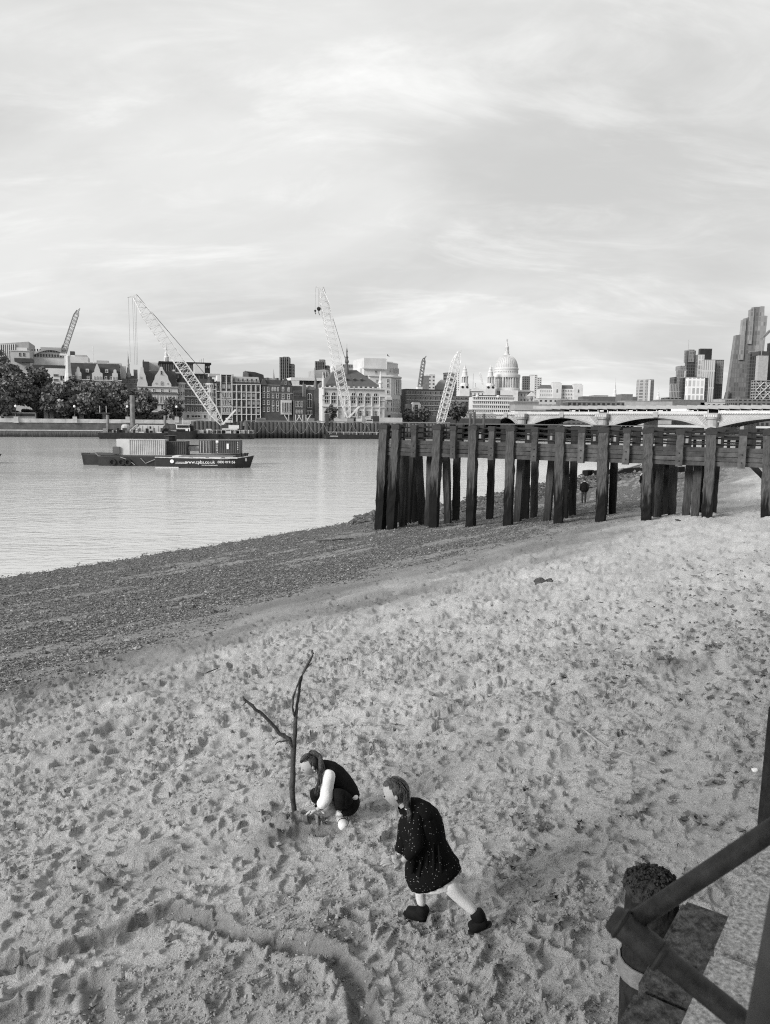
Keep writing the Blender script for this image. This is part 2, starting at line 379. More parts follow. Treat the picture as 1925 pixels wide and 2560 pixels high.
def zat(x, y):
    "height of the finished sand surface"
    r = math.hypot(x, y); i = int(np.clip((1 / RA - 1 / r) / (1 / RA - 1 / RB) * (NR - 1), 0, NR - 1))
    j = int(np.clip((math.atan2(x, y) - TH0) / (TH1 - TH0) * (NT - 1), 0, NT - 1)); return float(Z[i, j])
def sat(x, y):
    r = math.hypot(x, y); i = int(np.clip((1 / RA - 1 / r) / (1 / RA - 1 / RB) * (NR - 1), 0, NR - 1))
    j = int(np.clip((math.atan2(x, y) - TH0) / (TH1 - TH0) * (NT - 1), 0, NT - 1)); return float(S[i, j]), float(DRY[i, j])

# river: one sheet at z = 0, fine ripples by bump
def water_material():
    ma = bpy.data.materials.new('river_water'); ma.use_nodes = True; nt = ma.node_tree; b = nt.nodes['Principled BSDF']; lk = nt.links
    b.inputs['Base Color'].default_value = (.52, .52, .515, 1); b.inputs['Roughness'].default_value = .12; b.inputs['IOR'].default_value = 1.5
    g = nt.nodes.new('ShaderNodeNewGeometry')
    def nz(sx, sy, rot, sc, det, dist):
        mp = nt.nodes.new('ShaderNodeMapping'); mp.inputs['Scale'].default_value = (sx, sy, 1); mp.inputs['Rotation'].default_value = (0, 0, rot); lk.new(g.outputs['Position'], mp.inputs[0])
        n = nt.nodes.new('ShaderNodeTexNoise'); n.inputs['Scale'].default_value = sc; n.inputs['Detail'].default_value = det; n.inputs['Distortion'].default_value = dist
        lk.new(mp.outputs[0], n.inputs[0]); return n.outputs[0]
    s1 = nt.nodes.new('ShaderNodeMath'); s1.operation = 'MULTIPLY_ADD'
    lk.new(nz(.35, 1.0, -.2, .55, 5, .6), s1.inputs[0]); s1.inputs[1].default_value = 1.5; lk.new(nz(.5, 1.0, .25, 2.2, 4, .4), s1.inputs[2])
    bp = nt.nodes.new('ShaderNodeBump'); bp.inputs['Strength'].default_value = .13; bp.inputs['Distance'].default_value = .3
    pm = nt.nodes.new('ShaderNodeMapRange'); lk.new(nz(.3, 1.0, .1, .05, 3, .5), pm.inputs[0]); pm.inputs[1].default_value = .35; pm.inputs[2].default_value = .68; pm.inputs[3].default_value = .05; pm.inputs[4].default_value = .24; lk.new(pm.outputs[0], bp.inputs['Strength'])
    lk.new(s1.outputs[0], bp.inputs['Height']); lk.new(bp.outputs[0], b.inputs['Normal']); return ma
MB().add([(-900, -60, 0), (1400, -60, 0), (1400, 1100, 0), (-900, 1100, 0)], [(0, 1, 2, 3)]).build('river', water_material())
tag(bpy.data.objects['river'], 'wide pale tidal river with fine ripples', None, None, 'structure')

# pebbles of the shingle strip and the broken stones behind the jetty
def rocks(name, pts, size, flat, material, seed, label, group=None):
    r_ = np.random.RandomState(seed); n = len(pts)
    base = np.array([(1, 0, 0), (-1, 0, 0), (0, 1, 0), (0, -1, 0), (0, 0, 1), (0, 0, -1)], float)
    fc = np.array([(0, 2, 4), (2, 1, 4), (1, 3, 4), (3, 0, 4), (2, 0, 5), (1, 2, 5), (3, 1, 5), (0, 3, 5)])
    v = base[None] * r_.uniform(.6, 1.3, (n, 6, 1)) * (np.array([1, 1, flat]) * np.asarray(size)[:, None])[:, None, :]
    v = v + r_.normal(0, .12, v.shape) * np.asarray(size)[:, None, None]
    a = r_.uniform(0, 6.28, n); c, s_ = np.cos(a)[:, None], np.sin(a)[:, None]
    v = np.stack([v[..., 0] * c - v[..., 1] * s_, v[..., 0] * s_ + v[..., 1] * c, v[..., 2]], -1) + np.asarray(pts)[:, None, :]
    f = (fc[None] + (np.arange(n) * 6)[:, None, None]).reshape(-1, 3)
    me = npmesh(name, v.reshape(-1, 3), f, 3, False); me.materials.append(material)
    tone = np.repeat(r_.beta(1.3, 4.0, n), 6).astype(np.float32); me.attributes.new('tone', 'FLOAT', 'POINT').data.foreach_set('value', tone)
    return tag(link(name, me), label, None, group, 'stuff')
def stone_material(name, lo, hi, rough):
    ma = bpy.data.materials.new(name); ma.use_nodes = True; nt = ma.node_tree; b = nt.nodes['Principled BSDF']
    a = nt.nodes.new('ShaderNodeAttribute'); a.attribute_name = 'tone'; q = nt.nodes.new('ShaderNodeMapRange'); nt.links.new(a.outputs['Fac'], q.inputs[0])
    q.inputs[3].default_value = lo; q.inputs[4].default_value = hi; nt.links.new(q.outputs[0], b.inputs['Base Color']); b.inputs['Roughness'].default_value = rough; return ma
def scatter(n, r0, r1, ok, size, lift, seed):
    q = np.random.RandomState(seed); r = 1 / q.uniform(1 / r1, 1 / r0, n); t = q.uniform(TH0, TH1, n)
    i = np.clip((1 / RA - 1 / r) / (1 / RA - 1 / RB) * (NR - 1), 0, NR - 1).astype(int); j = np.clip((t - TH0) / (TH1 - TH0) * (NT - 1), 0, NT - 1).astype(int)
    x, y = r * np.sin(t), r * np.cos(t); k = ok(x, y, S[i, j], DRY[i, j], q.rand(n))
    return np.stack([x, y, np.maximum(Z[i, j], -.05) + lift], -1)[k], size(q, r)[k]
pts, siz = scatter(560000, 11, 115, lambda x, y, s_, d_, u: (s_ > -.3) & (u > d_ * 1.02 - .012) & (s_ < 26), lambda q, r: q.gamma(1.5, .008, len(r)) + .009 + r * .00022, .008, 11)
pts, siz = pts[:80000], siz[:80000]
rocks('shingle', pts, siz, .55, stone_material('pebble_stone', .045, .42, .8), 3, 'dark wet pebbles of the shingle strip along the water')
pts, siz = scatter(90000, 2.8, 15, lambda x, y, s_, d_, u: (s_ > 19.5) & (u < .05 + .5 * sstep(.46, .60, fbm(x / .7, y / .7, 3, 71))), lambda q, r: q.gamma(1.6, .0035, len(r)) + .0035 + r * .0005, .003, 13)
rocks('sand_clods', pts[:26000], siz[:26000], .7, stone_material('sand_clod', .20, .40, .95), 6, 'loose crumbs of damp sand kicked up on the trampled beach')
pts, siz = scatter(60000, 47, 105, lambda x, y, s_, d_, u: (s_ > -1.2) & (s_ < 7.5) & (x > -2.2) & ((s_ < 1.6) | (y > 53)) & (u < .75 - s_ * .06), lambda q, r: q.gamma(2, .055, len(r)) + .06, .03, 12)
pts, siz = pts[:5200], siz[:5200]
rocks('rubble', pts, siz, .6, stone_material('rubble_stone', .02, .2, .7), 4, 'broken weedy stones on the foreshore behind the jetty')

# land beyond the river wall
EMB = Frame(0, 290, R(17.7))
g = MB(); q = [EMB.w(-700, 1.5, 5.3), EMB.w(130, 1.5, 5.3), Vector((150, 560, 5.3)), Vector((1500, 560, 5.3)), Vector((6000, 9000, 5.3)), Vector((-6000, 9000, 5.3))]
g.add(q, [tuple(range(6))]); g.build('ground', mat('street', .09, .9)); tag(bpy.data.objects['ground'], 'city ground beyond the river wall', None, None, 'structure')
# ------------------------------------------------------------------ timber jetty
wood = mat('weathered_timber', .062, .85, .55, 2.2, .8, 14, streak=False, rand=.30)
def pile_material(name, hi, lo, level, soft):
    "timber pale where it stays dry and black with weed where the tide reaches"
    ma = bpy.data.materials.new(name); ma.use_nodes = True; nt = ma.node_tree; b = nt.nodes['Principled BSDF']; lk = nt.links
    g = nt.nodes.new('ShaderNodeNewGeometry'); sp = nt.nodes.new('ShaderNodeSeparateXYZ'); lk.new(g.outputs['Position'], sp.inputs[0])
    mp = nt.nodes.new('ShaderNodeMapping'); mp.inputs['Scale'].default_value = (5, 5, .35); lk.new(g.outputs['Position'], mp.inputs[0])
    nz = nt.nodes.new('ShaderNodeTexNoise'); nz.inputs['Scale'].default_value = 1.6; nz.inputs['Detail'].default_value = 6; lk.new(mp.outputs[0], nz.inputs[0])
    ad = nt.nodes.new('ShaderNodeMath'); ad.operation = 'MULTIPLY_ADD'; lk.new(nz.outputs[0], ad.inputs[0]); ad.inputs[1].default_value = 4.4; lk.new(sp.outputs[2], ad.inputs[2])
    mr = nt.nodes.new('ShaderNodeMapRange'); lk.new(ad.outputs[0], mr.inputs[0]); mr.inputs[1].default_value = level + 2.2 - soft; mr.inputs[2].default_value = level + 2.2 + soft
    mr.inputs[3].default_value = lo; mr.inputs[4].default_value = hi
    n2 = nt.nodes.new('ShaderNodeTexNoise'); n2.inputs['Scale'].default_value = 5; n2.inputs['Detail'].default_value = 7; n2.inputs['Roughness'].default_value = .7; lk.new(mp.outputs[0], n2.inputs[0])
    m2 = nt.nodes.new('ShaderNodeMapRange'); lk.new(n2.outputs[0], m2.inputs[0]); m2.inputs[1].default_value = .3; m2.inputs[2].default_value = .7; m2.inputs[3].default_value = .35; m2.inputs[4].default_value = 1.5
    mm = nt.nodes.new('ShaderNodeMath'); mm.operation = 'MULTIPLY'; lk.new(mr.outputs[0], mm.inputs[0]); lk.new(m2.outputs[0], mm.inputs[1]); lk.new(mm.outputs[0], b.inputs['Base Color'])
    bp = nt.nodes.new('ShaderNodeBump'); bp.inputs['Strength'].default_value = .9; bp.inputs['Distance'].default_value = .03; lk.new(n2.outputs[0], bp.inputs['Height']); lk.new(bp.outputs[0], b.inputs['Normal'])
    b.inputs['Roughness'].default_value = .85; b.inputs['Specular IOR Level'].default_value = .2
    return ma
pilem = pile_material('tidal_pile_timber', .070, .006, 3.6, .4); darkpile = pile_material('weedy_pile_timber', .026, .006, 3.4, 1.0); greypile = pile_material('grey_pile_timber', .06, .02, 2.6, 1.2)
iron = mat('black_iron', .018, .6, .4, 6, .3, 30)
LJ = ground(949, 1324); RJ = ground(1768, 1295)
JET = Frame(LJ.x, LJ.y, math.atan2(RJ.y - LJ.y, RJ.x - LJ.x))
jetty = thing('timber_jetty', 'long dark timber jetty on tall weedy piles striding over the beach', 'jetty', (LJ.x, LJ.y, 0), JET.a)
def jgz(u, v): p = JET.w(u, v); return gz(p.x, p.y)
def timber(name, u0, v0, z0, u1, v1, z1, wd, dp, m_, rough=.012, parent=jetty, seg=7, seed=0):
    "a hewn square timber with slightly uneven arrises"
    r_ = random.Random(hash((round(u0, 2), round(z0, 2), seed)) & 0xffff); rings = []
    for i in range(seg + 1):
        t = i / seg; c = Vector((u0 + (u1 - u0) * t, v0 + (v1 - v0) * t, z0 + (z1 - z0) * t)); rg = []
        for sx, sy in ((-1, -1), (0, -1.04), (1, -1), (1, 1), (-1, 1)):
            rg.append(c + Vector((sx * wd / 2 + r_.uniform(-rough, rough), sy * dp / 2 + r_.uniform(-rough, rough), 0)))
        rings.append(rg)
    return MB().loft(rings).build(name, m_, parent)
# deck and rail levels from the photograph
zt = [JET.hit(970, 1099)[1], JET.hit(1900, 1121)[1]]; zb = [JET.hit(970, 1137)[1], JET.hit(1900, 1171)[1]]
ua, ub = JET.hit(970, 1110)[0], JET.hit(1900, 1110)[0]
ZT = sum(zt) / 2; ZB = sum(zb) / 2
big = [(959, 1055, 949, .50), (990, 1057, 979, .42), (1093, 1058, 1084, .46), (1183, 1060, 1176, .44), (1277, 1061, 1270, .42), (1401, 1063, 1396, .44),
       (1509, 1065, 1501, .46), (1621, 1067, 1615, .46), (1777, 1068, 1766, .46), (1922, 1072, 1914, .46), (2090, 1077, 2078, .46), (2270, 1083, 2256, .46)]
short = [(1038, .30), (1136, .30), (1231, .30), (1338, .30), (1455, .31), (1567, .31), (1700, .32), (1856, .33), (2005, .33), (2180, .33)]
ztop = JET.hit(1277, 1061)[1]
stations = []
for px, pt, pb, wd in big:
    u1, _ = JET.hit(px, 1120); u0, _ = JET.hit(pb, 1310)
    zz = jgz(u0, 0) - .4; u1 = u1 + (u1 - u0) * .3
    p = timber('pile', u0, 0, zz, u1, -.02, ztop - .28, wd, .44, pilem, .03, seg=18)
    c = MB(); c.box(u1 - wd / 2 - .03, u1 + wd / 2 + .03, -.27, .25, ztop - .34, ztop - .10); c.lathe([(wd / 2, 0), (wd / 2 * .85, .06), (.01, .09)], (u1, 0, ztop - .10), 8)
    c.build('iron_cap', iron, p); stations.append(u1)
for px, wd in short:
    u, _ = JET.hit(px, 1110)
    p = timber('fender_post', u + .01, -.17, ZB - .05, u + .03, -.17, ztop - .30, wd, .28, wood, .015)
    c = MB(); c.box(u - wd / 2 - .01, u + wd / 2 + .05, -.33, -.01, ztop - .36, ztop - .11); c.build('iron_cap', iron, p)
    c = MB(); c.lathe([(.035, 0), (.035, .03), (.001, .04)], (0, 0, 0), 8); 
    for zz in (ZT - .3, ZB + .22):
        b_ = c.build('bolt', iron, p); b_.location = (u + .02, -.315, zz); b_.rotation_euler = (R(90), 0, 0)
us = sorted(stations)
hgt = (ZT - ZB) / 4
for i in range(len(us) - 1):
    for k in range(4):
        z0, z1 = ZB + k * hgt + .012, ZB + (k + 1) * hgt - .012
        jit = random.uniform(-.012, .012)
        rings = []
        for t in range(9):
            u = us[i] + (us[i + 1] - us[i]) * t / 8 + (.01 if t == 0 else -.01 if t == 8 else 0); d1, d2 = random.uniform(-.008, .008), random.uniform(-.008, .008)
            rings.append([(u, -.02 + jit, z0 + d1), (u, .14, z0 + d1), (u, .14, z1 + d2), (u, -.02 + jit + d1, z1 + d2)])
        MB().loft(rings).build('plank', wood, jetty)
W2 = 4.6                                                    # deck width

for v, nm in ((.20, 'rail'), (W2 + .2, 'rail')):
    for zz in (ztop - .24, ztop - .52, ztop - .82):
        r_ = MB(); pts = [Vector((us[0] + (us[-1] - us[0]) * t / 40, v, zz + .012 * math.sin(t * 1.7 + zz))) for t in range(41)]
        r_.tube(pts, .045, 6); r_.build(nm, iron, jetty)
for px in (1003, 1054, 1101, 1150, 1203, 1262, 1323, 1380, 1438, 1488, 1539, 1592, 1648, 1719, 1800, 1880, 1960, 2060):
    u, _ = JET.hit(px, 1090, W2)
    p = timber('back_post', u, W2, ZB - .1, u, W2, ztop - .2, .40, .34, darkpile, .012)
    MB().box(u - .22, u + .22, W2 - .2, W2 + .2, ztop - .3, ztop - .06).build('iron_cap', iron, p)
    if px % 3 == 0: MB().box(u - .07, u + .07, W2 - .20, W2 - .172, ZT + .05, ZT + .42).build('plate', mat('dull_steel', .22, .5), p)
# inner piles: (px at the deck, px at the ground, distance behind the front, timber)
inner = [(1012, 1008, 1.6, greypile), (1030, 1018, 3.6, darkpile), (1044, 1037, 4.6, darkpile), (1046, 1057, 2.2, greypile), (1077, 1070, 1.3, greypile),
         (1115, 1121, 2.2, greypile), (1143, 1139, 4.6, darkpile), (1229, 1224, 4.6, darkpile), (1303, 1293, 1.8, greypile), (1317, 1313, 3.4, darkpile),
         (1338, 1334, 4.6, greypile), (1380, 1367, 1.8, greypile), (1414, 1411, 2.6, darkpile), (1435, 1430, 4.6, darkpile), (1536, 1530, 4.6, darkpile), (1514, 1508, 4.0, darkpile),
         (1634, 1629, 2.6, darkpile), (1652, 1643, 1.4, greypile), (1665, 1660, 3.2, darkpile), (1685, 1679, 2.2, greypile), (1726, 1713, 1.6, greypile),
         (1746, 1737, 1.0, greypile), (1756, 1750, 3.2, darkpile), (1791, 1780, 2.4, darkpile), (1000, 992, 4.6, darkpile), (1870, 1990, 4.6, darkpile), (1960, 1955, 3.0, darkpile), (975, 968, 2.4, darkpile)]
for px, pb, v, m_ in inner:
    u1, _ = JET.hit(px, 1145, v); u0, _ = JET.hit(pb, 1300, v); zz = jgz(u0, v) - .3
    timber('inner_pile', u0, v, zz, u1, v, ZB + .12, .36, .36, m_, .018, seg=10, seed=px)
for v in (.45, 2.3, 4.1):
    MB().box(us[0], us[-1], v, v + .3, ZB - .28 + .3, ZT - .36).build('bearer', darkpile, jetty)

# second jetty farther along the bank, seen between the rails
FJ = Frame(at(1640, 1100, 190).x, 190, R(-6))
j2 = thing('far_jetty', 'low far timber jetty glimpsed through the rails of the near jetty', 'jetty', FJ.w(0, 0, 0), FJ.a)
zd = FJ.hit(1740, 1099)[1]; zr = FJ.hit(1740, 1073)[1]
u0, u1 = FJ.hit(1648, 1100)[0], FJ.hit(1990, 1100)[0]
MB().box(u0, u1, -.2, 7, zd, zd + 1.2).build('deck', wood, j2)
for k, zz in enumerate((zr, zr - .9)): MB().box(u0, u1, -.35, -.2, zz - .1, zz + .1).build('rail', iron, j2)
for i in range(17):
    u = u0 + (u1 - u0) * i / 16
    MB().box(u - .3, u + .3, -.2, .4, zd + 1.2, zr + .1).build('post', darkpile if i % 3 else wood, j2)
    if i % 4 != 3: MB().box(u + .4, u + 1.0, .5, 1.1, -1, zd).build('pile', darkpile, j2)
# the stout pale baulk standing behind the near jetty
bb = at(1686, 1090, 75); 
post = MB().loft([[Vector((bb.x + dx * .5 - (.35 if z == 0 else 0), bb.y + dy * .5, gz(bb.x, bb.y) - .5 if z == 0 else 5.6)) for dx, dy in ((-1, -1), (1, -1), (1, 1), (-1, 1))] for z in (0, 1)]).build('mooring_post', wood)
tag(post, 'thick leaning pale timber post standing behind the jetty', 'post')
# old groyne of stacked baulks on the foreshore
for i, (a, b_, h0, lab) in enumerate((((1462, 1192), (1478, 1190), .9, 'square dark timber block at the water end of the old groyne'), ((1482, 1190), (1530, 1187), .8, 'dark baulk of the groyne next to the square block'),
                           ((1528, 1186), (1600, 1181), .75, 'middle dark baulk of the old timber groyne'), ((1596, 1182), (1705, 1180), .7, 'landward dark baulk of the old timber groyne'))):
    p, q = ground(*a), ground(*b_); p.z += h0 / 2 - .1; q.z += h0 / 2 - .1
    tag(MB().beam(p, q, .8, h0).build('groyne_timber', darkpile), lab, 'timber', 'old groyne timbers')
for i, (a, b_, lab) in enumerate((((1528, 1196), (1556, 1186), 'pale slanting plank leaning on the old groyne'), ((1570, 1180), (1600, 1175), 'loose pale plank lying on top of the groyne'), ((1690, 1176), (1760, 1172), 'driftwood log lying beyond the groyne'))):
    p, q = ground(*a), ground(*b_); p.z += .5; q.z += .75
    tag(MB().beam(p, q, .28, .14).build('driftwood', mat('pale_driftwood', .22, .9, .4, 3)), lab, 'driftwood')
# ------------------------------------------------------------------ quay corner at the viewer's right hand
granite = mat('granite', .36, .8, .75, 55, .7, 70)
mossy = mat('mossy_granite', .075, .95, .95, 22, 1.0, 45)
oldpost = mat('tarred_timber', .022, .9, .7, 9, 1.0, 16)
# frame of the quay: the wall runs away from the viewer to the right
QA = R(58)
def qpt(px, py, z):
    d_ = ray(px, py); t = (z - EYE) / d_.z; return Vector((d_.x * t, d_.y * t, z))
# coping stones: top at z 5.15
ZC, ZL = 5.15, 4.86
e0, e1 = qpt(1662, 2640, ZC), qpt(1893, 2120, ZC)
ax = (e1 - e0).normalized(); nr = Vector((ax.y, -ax.x, 0))          # nr points landward (right)
def slab(name, p, l0, l1, w0, w1, z0, z1, m_, bev=.015, parent=None):
    a, b_ = p + ax * l0, p + ax * l1
    def pl(q, ww): return Vector((q.x + nr.x * ww, q.y + nr.y * ww, 0))
    bm = bmesh.new(); vs_ = []
    for z in (z0, z1):
        for q, ww in ((a, w0), (b_, w0), (b_, w1), (a, w1)):
            c = pl(q, ww); vs_.append(bm.verts.new((c.x, c.y, z)))
    for f in ((3, 2, 1, 0), (4, 5, 6, 7), (0, 1, 5, 4), (1, 2, 6, 5), (2, 3, 7, 6), (3, 0, 4, 7)): bm.faces.new([vs_[i] for i in f])
    bmesh.ops.recalc_face_normals(bm, faces=bm.faces)
    bmesh.ops.bevel(bm, geom=bm.edges[:], offset=bev, segments=2, affect='EDGES')
    me = bpy.data.meshes.new(name); bm.to_mesh(me); bm.free(); me.materials.append(m_); return link(name, me, parent)
quay = thing('quay_wall', 'granite river wall with pale speckled coping at the viewer\'s side', 'wall', (0, 0, 0))
ll = (e1 - e0).length; n0 = -1.6
for k, (a, b_) in enumerate(((-1.7, -.35), (-.34, ll * .42), (ll * .42 + .01, ll * .86), (ll * .86 + .01, ll + .55), (ll + .56, ll + 1.7), (ll + 1.71, ll + 3))):
    slab('coping_stone', e0, a, b_, 0, 1.2, ZC - .32, ZC + random.uniform(-.004, .004), granite, .018, quay)
for k, (a, b_) in enumerate(((-1.7, .1), (.11, ll * .45), (ll * .45 + .01, ll * .93))):
    slab('ledge_stone', e0, a, b_, -.27, -.01, ZL - .45, ZL - .012 * (k % 2), mossy, .02, quay)
slab('wall_face', e0, -1.7, ll + 3, .03, 1.2, 2.2, ZC - .33, mossy, .02, quay)
slab('wall_buttress', e0, -1.7, ll * .9, -.22, .02, 2.2, ZL - .46, mossy, .02, quay)
slab('walkway', e0, -1.7, ll + 3, 1.21, 14, ZC - .4, ZC - .05, mat('paving', .25, .85, .3, 9), .02, quay)
# fender post with mossy top, strapped to the wall
pt_ = qpt(1632, 2195, 4.80)
pb_ = Vector((pt_.x, pt_.y, 2.6))
post = thing('fender_pile', 'black timber fender pile with crumbling mossy top strapped to the river wall', 'pile', pb_)
rings = []
for i in range(16):
    t = i / 15; zz = (4.80 - 2.6) * t; rg = []
    for j in range(20):
        a = 2 * math.pi * j / 20; r_ = .125 + random.uniform(-.006, .006)
        if t == 1: r_ *= .9
        rg.append(Vector((r_ * math.cos(a), r_ * math.sin(a), zz - (.03 * random.random() if t == 1 else 0))))
    rings.append(rg)
MB().loft(rings).build('shaft', oldpost, post)
mo = MB(); rg_ = []
for i in range(15):                                               # rotted, moss-grown head
    rad_ = .139 * (1 - (i / 14) ** 1.6) + .001; rg_.append([Vector((rad_ * (1 + .16 * (vnoise(np.array(j * .9), np.array(i * .8), 5) - .5)) * math.cos(2 * math.pi * j / 44), rad_ * math.sin(2 * math.pi * j / 44), 2.14 + .10 * (i / 14) ** .8 + .045 * (float(vnoise(np.array(3 + rad_ * 42 * math.cos(2 * math.pi * j / 44)), np.array(9 + rad_ * 42 * math.sin(2 * math.pi * j / 44)), 8)) - .5))) for j in range(44)])
mo.loft(rg_, False)
for i in range(900):
    a, r_ = random.uniform(0, 6.28), .137 * math.sqrt(random.random()); s_ = random.uniform(.003, .010)
    mo.lathe([(.001, -s_), (s_, 0), (.001, s_ * .9)], (r_ * math.cos(a), r_ * math.sin(a), 2.235 - .075 * (r_ / .137) ** 2 + random.uniform(-.02, .02)), 4, random.uniform(0, 1), random.uniform(0, 1) + 2 * math.pi)
mo = mo.build('mossy_head', mat('dry_moss', .05, .95, .7, 40, 1, 60), post); mo['kind'] = 'stuff'
# flat iron strap round the pile back to the wall
sp = MB(); zs = 4.34 - 2.6; path = []
for k in range(9):
    a = QA + R(95) + R(170) * k / 8 - R(40); path.append((.135 * math.cos(a), .135 * math.sin(a)))
back = nr * .5 - ax * .28; path = [(back.x, back.y - .02)] + path[::-1] if False else path + [(path[-1][0] + nr.x * .55 - ax.x * .12, path[-1][1] + nr.y * .55 - ax.y * .12)]
vv = [(x * k2, y * k2, zs + dz) for dz in (-.045, .045) for k2 in (1, 1.06) for x, y in path]
n_ = len(path); fs = []
for i in range(n_ - 1): fs += [(i, i + 1, 2 * n_ + i + 1, 2 * n_ + i), (n_ + i, 3 * n_ + i, 3 * n_ + i + 1, n_ + i + 1), (2 * n_ + i, 2 * n_ + i + 1, 3 * n_ + i + 1, 3 * n_ + i), (i, n_ + i, n_ + i + 1, i + 1)]
sp.add(vv, fs).build('strap', mat('worn_steel', .30, .5, .3, 12, .3, 40, .3), post)
# tall black pile at the edge of the picture
p = qpt(1938, 2126, 4.6)
tag(MB().tube([Vector((p.x, p.y, 2.6)), Vector((p.x, p.y, 4.8)), Vector((p.x + .01, p.y, 5.42))], [.10, .10, .095], 14).build('fender_pile', oldpost), 'tall black fender pile cut by the edge of the picture', 'pile')
# iron handrail
paint = mat('dark_rail_paint', .026, .6, .7, 26, .15, 60, spec=.35)
rail = thing('handrail', 'dark painted tube handrail with rounded end at the quay corner', 'handrail', at(1565, 2330, 1.75))
o_ = rail.location.copy()
E = at(1572, 2312, 1.75) - o_; T = at(2080, 1975, 1.55) - o_
MB().tube([E, E.lerp(T, .3), E.lerp(T, .6), T], .0225, 20).build('top_tube', paint, rail, True)
A = at(1528, 2290, 1.75) - o_; B = at(1900, 2590, 1.55) - o_; D = (B - A).normalized(); ln = (B - A).length
MB().tube([A, A + D * .012, A + D * .10, A + D * .135, A + D * .14, A + D * .16, A + D * .165, A + D * .33, A + D * .34, A + D * ln], [.029, .034, .034, .033, .029, .029, .027, .027, .031, .031], 24).build('bracket_tube', paint, rail, True)
for q in (.02, .125, .335):
    c_ = A + D * q; MB().lathe([(.036 if q < .2 else .033, 0), (.040 if q < .2 else .036, .006), (.036 if q < .2 else .033, .012)], n=16).build('collar', paint, rail).matrix_local = Matrix.Translation(c_) @ D.to_track_quat('Z', 'Y').to_matrix().to_4x4()
P0 = at(1905, 2640, 1.25) - o_; P1 = at(2000, 2090, 1.22) - o_
MB().tube([P0, P1], [.035, .028], 24).build('upright', mat('grey_rail_paint', .06, .55, .3, 10), rail, True)

# unseen plane trees added to shade the near sand; fallen leaves suggest such trees
def shade_tree(x, y, z, Ht, rx, seed, label, n=9000):
    r_ = np.random.RandomState(seed); t = thing('shade_tree', label, 'tree', (x, y, z), 0, 'unseen plane trees added to shade the near sand')
    tr = MB(); tr.tube([(0, 0, 0), (.1, .1, Ht * .25), (0, .2, Ht * .5)], [.5, .4, .25], 10)
    for q in range(8): a = q * .785; tr.tube([(0, 0, Ht * (.25 + .02 * q)), (rx * .4 * math.cos(a), rx * .4 * math.sin(a), Ht * .55), (rx * .8 * math.cos(a), rx * .8 * math.sin(a), Ht * .7)], [.2, .12, .04], 6)
    tr.build('trunk', barkm, t)
    d = r_.normal(0, 1, (n, 3)); d /= np.linalg.norm(d, axis=1)[:, None]; P_ = d * (r_.uniform(.3, 1, n) ** .6)[:, None] * np.array([rx, rx, Ht * .36]) + np.array([0, 0, Ht * .64]) + r_.normal(0, .35, (n, 3))
    a = r_.normal(0, 1, (n, 3)); a /= np.linalg.norm(a, axis=1)[:, None]; b_ = np.cross(a, r_.normal(0, 1, (n, 3))); b_ /= np.linalg.norm(b_, axis=1)[:, None]; c_ = np.cross(a, b_); s_ = r_.uniform(.10, .24, n)[:, None] * 1.6
    me = npmesh('crown', np.stack([P_ + b_ * s_, P_ + c_ * s_ * .8, P_ - b_ * s_, P_ - c_ * s_ * .8], 1).reshape(-1, 3), np.arange(4 * n).reshape(-1, 4), 4, False); me.materials.append(mat('near_foliage', .11, .7, .3, 2)); link('crown', me, t)
barkm = mat('bark', .055, .9, .6, 9, .8, 25)
shade_tree(-6.5, -8.5, 4.6, 17, 9.0, 31, 'large unseen plane tree added behind and left of the viewer for shade')
shade_tree(3.5, -6.5, 5.0, 14, 6.0, 32, 'unseen plane tree added right behind the viewer for shade', 6000)

# ------------------------------------------------------------------ small things on the sand
leafm = mat('dry_leaf', .17, .8, .5, 20, rand=.55)
def leaf_mesh(seed):
    r_ = random.Random(seed); n = 11; ring = []
    for j in range(n):
        a = 2 * math.pi * j / n; rad = (1.0 if j % 2 == 0 else .62) * r_.uniform(.8, 1.1) * (1.15 if abs(a - math.pi / 2) < .5 else 1)
        x, y = rad * math.cos(a), rad * math.sin(a); ring.append((x, y, .32 * x * x + .25 * r_.uniform(-.3, 1) * y * y + r_.uniform(-.08, .1)))
    b_ = MB(); b_.add([(0, 0, .02)] + ring, [(0, 1 + j, 1 + (j + 1) % n) for j in range(n)]); b_.beam((0, -.9, .1), (.2, -1.9, .25), .05); return b_.mesh('fallen_leaf', leafm)
leaves = [leaf_mesh(i) for i in range(7)]
spots = []
lr = np.random.RandomState(9)
while len(spots) < 170:
    px = 1925 - abs(lr.normal(0, 260)); py = lr.uniform(1720, 2540)
    if lr.rand() < .25: px, py = lr.normal(1260, 120), lr.normal(2120, 90)
    if lr.rand() < .06: px, py = lr.uniform(80, 1900), lr.uniform(1750, 2520)
    if px > 1905 or (px > 1500 and py > 2150) or (px < 1250 and py > 1850 and px > 700 and py < 2360): continue
    spots.append((px, py))
    for _ in range(int(lr.gamma(1.2, 1.3))):                   # leaves gather in hollows
        if px < 1880: spots.append((px + lr.normal(0, 16), py + lr.normal(0, 9)))
for i, (px, py) in enumerate(spots):
    p = ground(px, py); o = link('fallen_leaf', leaves[i % 7], None, (p.x, p.y, zat(p.x, p.y) + .012)); s_ = lr.uniform(.030, .065)
    o.scale = (s_, s_ * lr.uniform(.7, 1), s_ * lr.uniform(.6, 1.5)); o.rotation_euler = (lr.normal(0, .35), lr.normal(0, .35), lr.uniform(0, 6.28))
    tag(o, 'curled dry plane leaf lying on the trampled sand', 'leaf', 'fallen leaves on the sand')
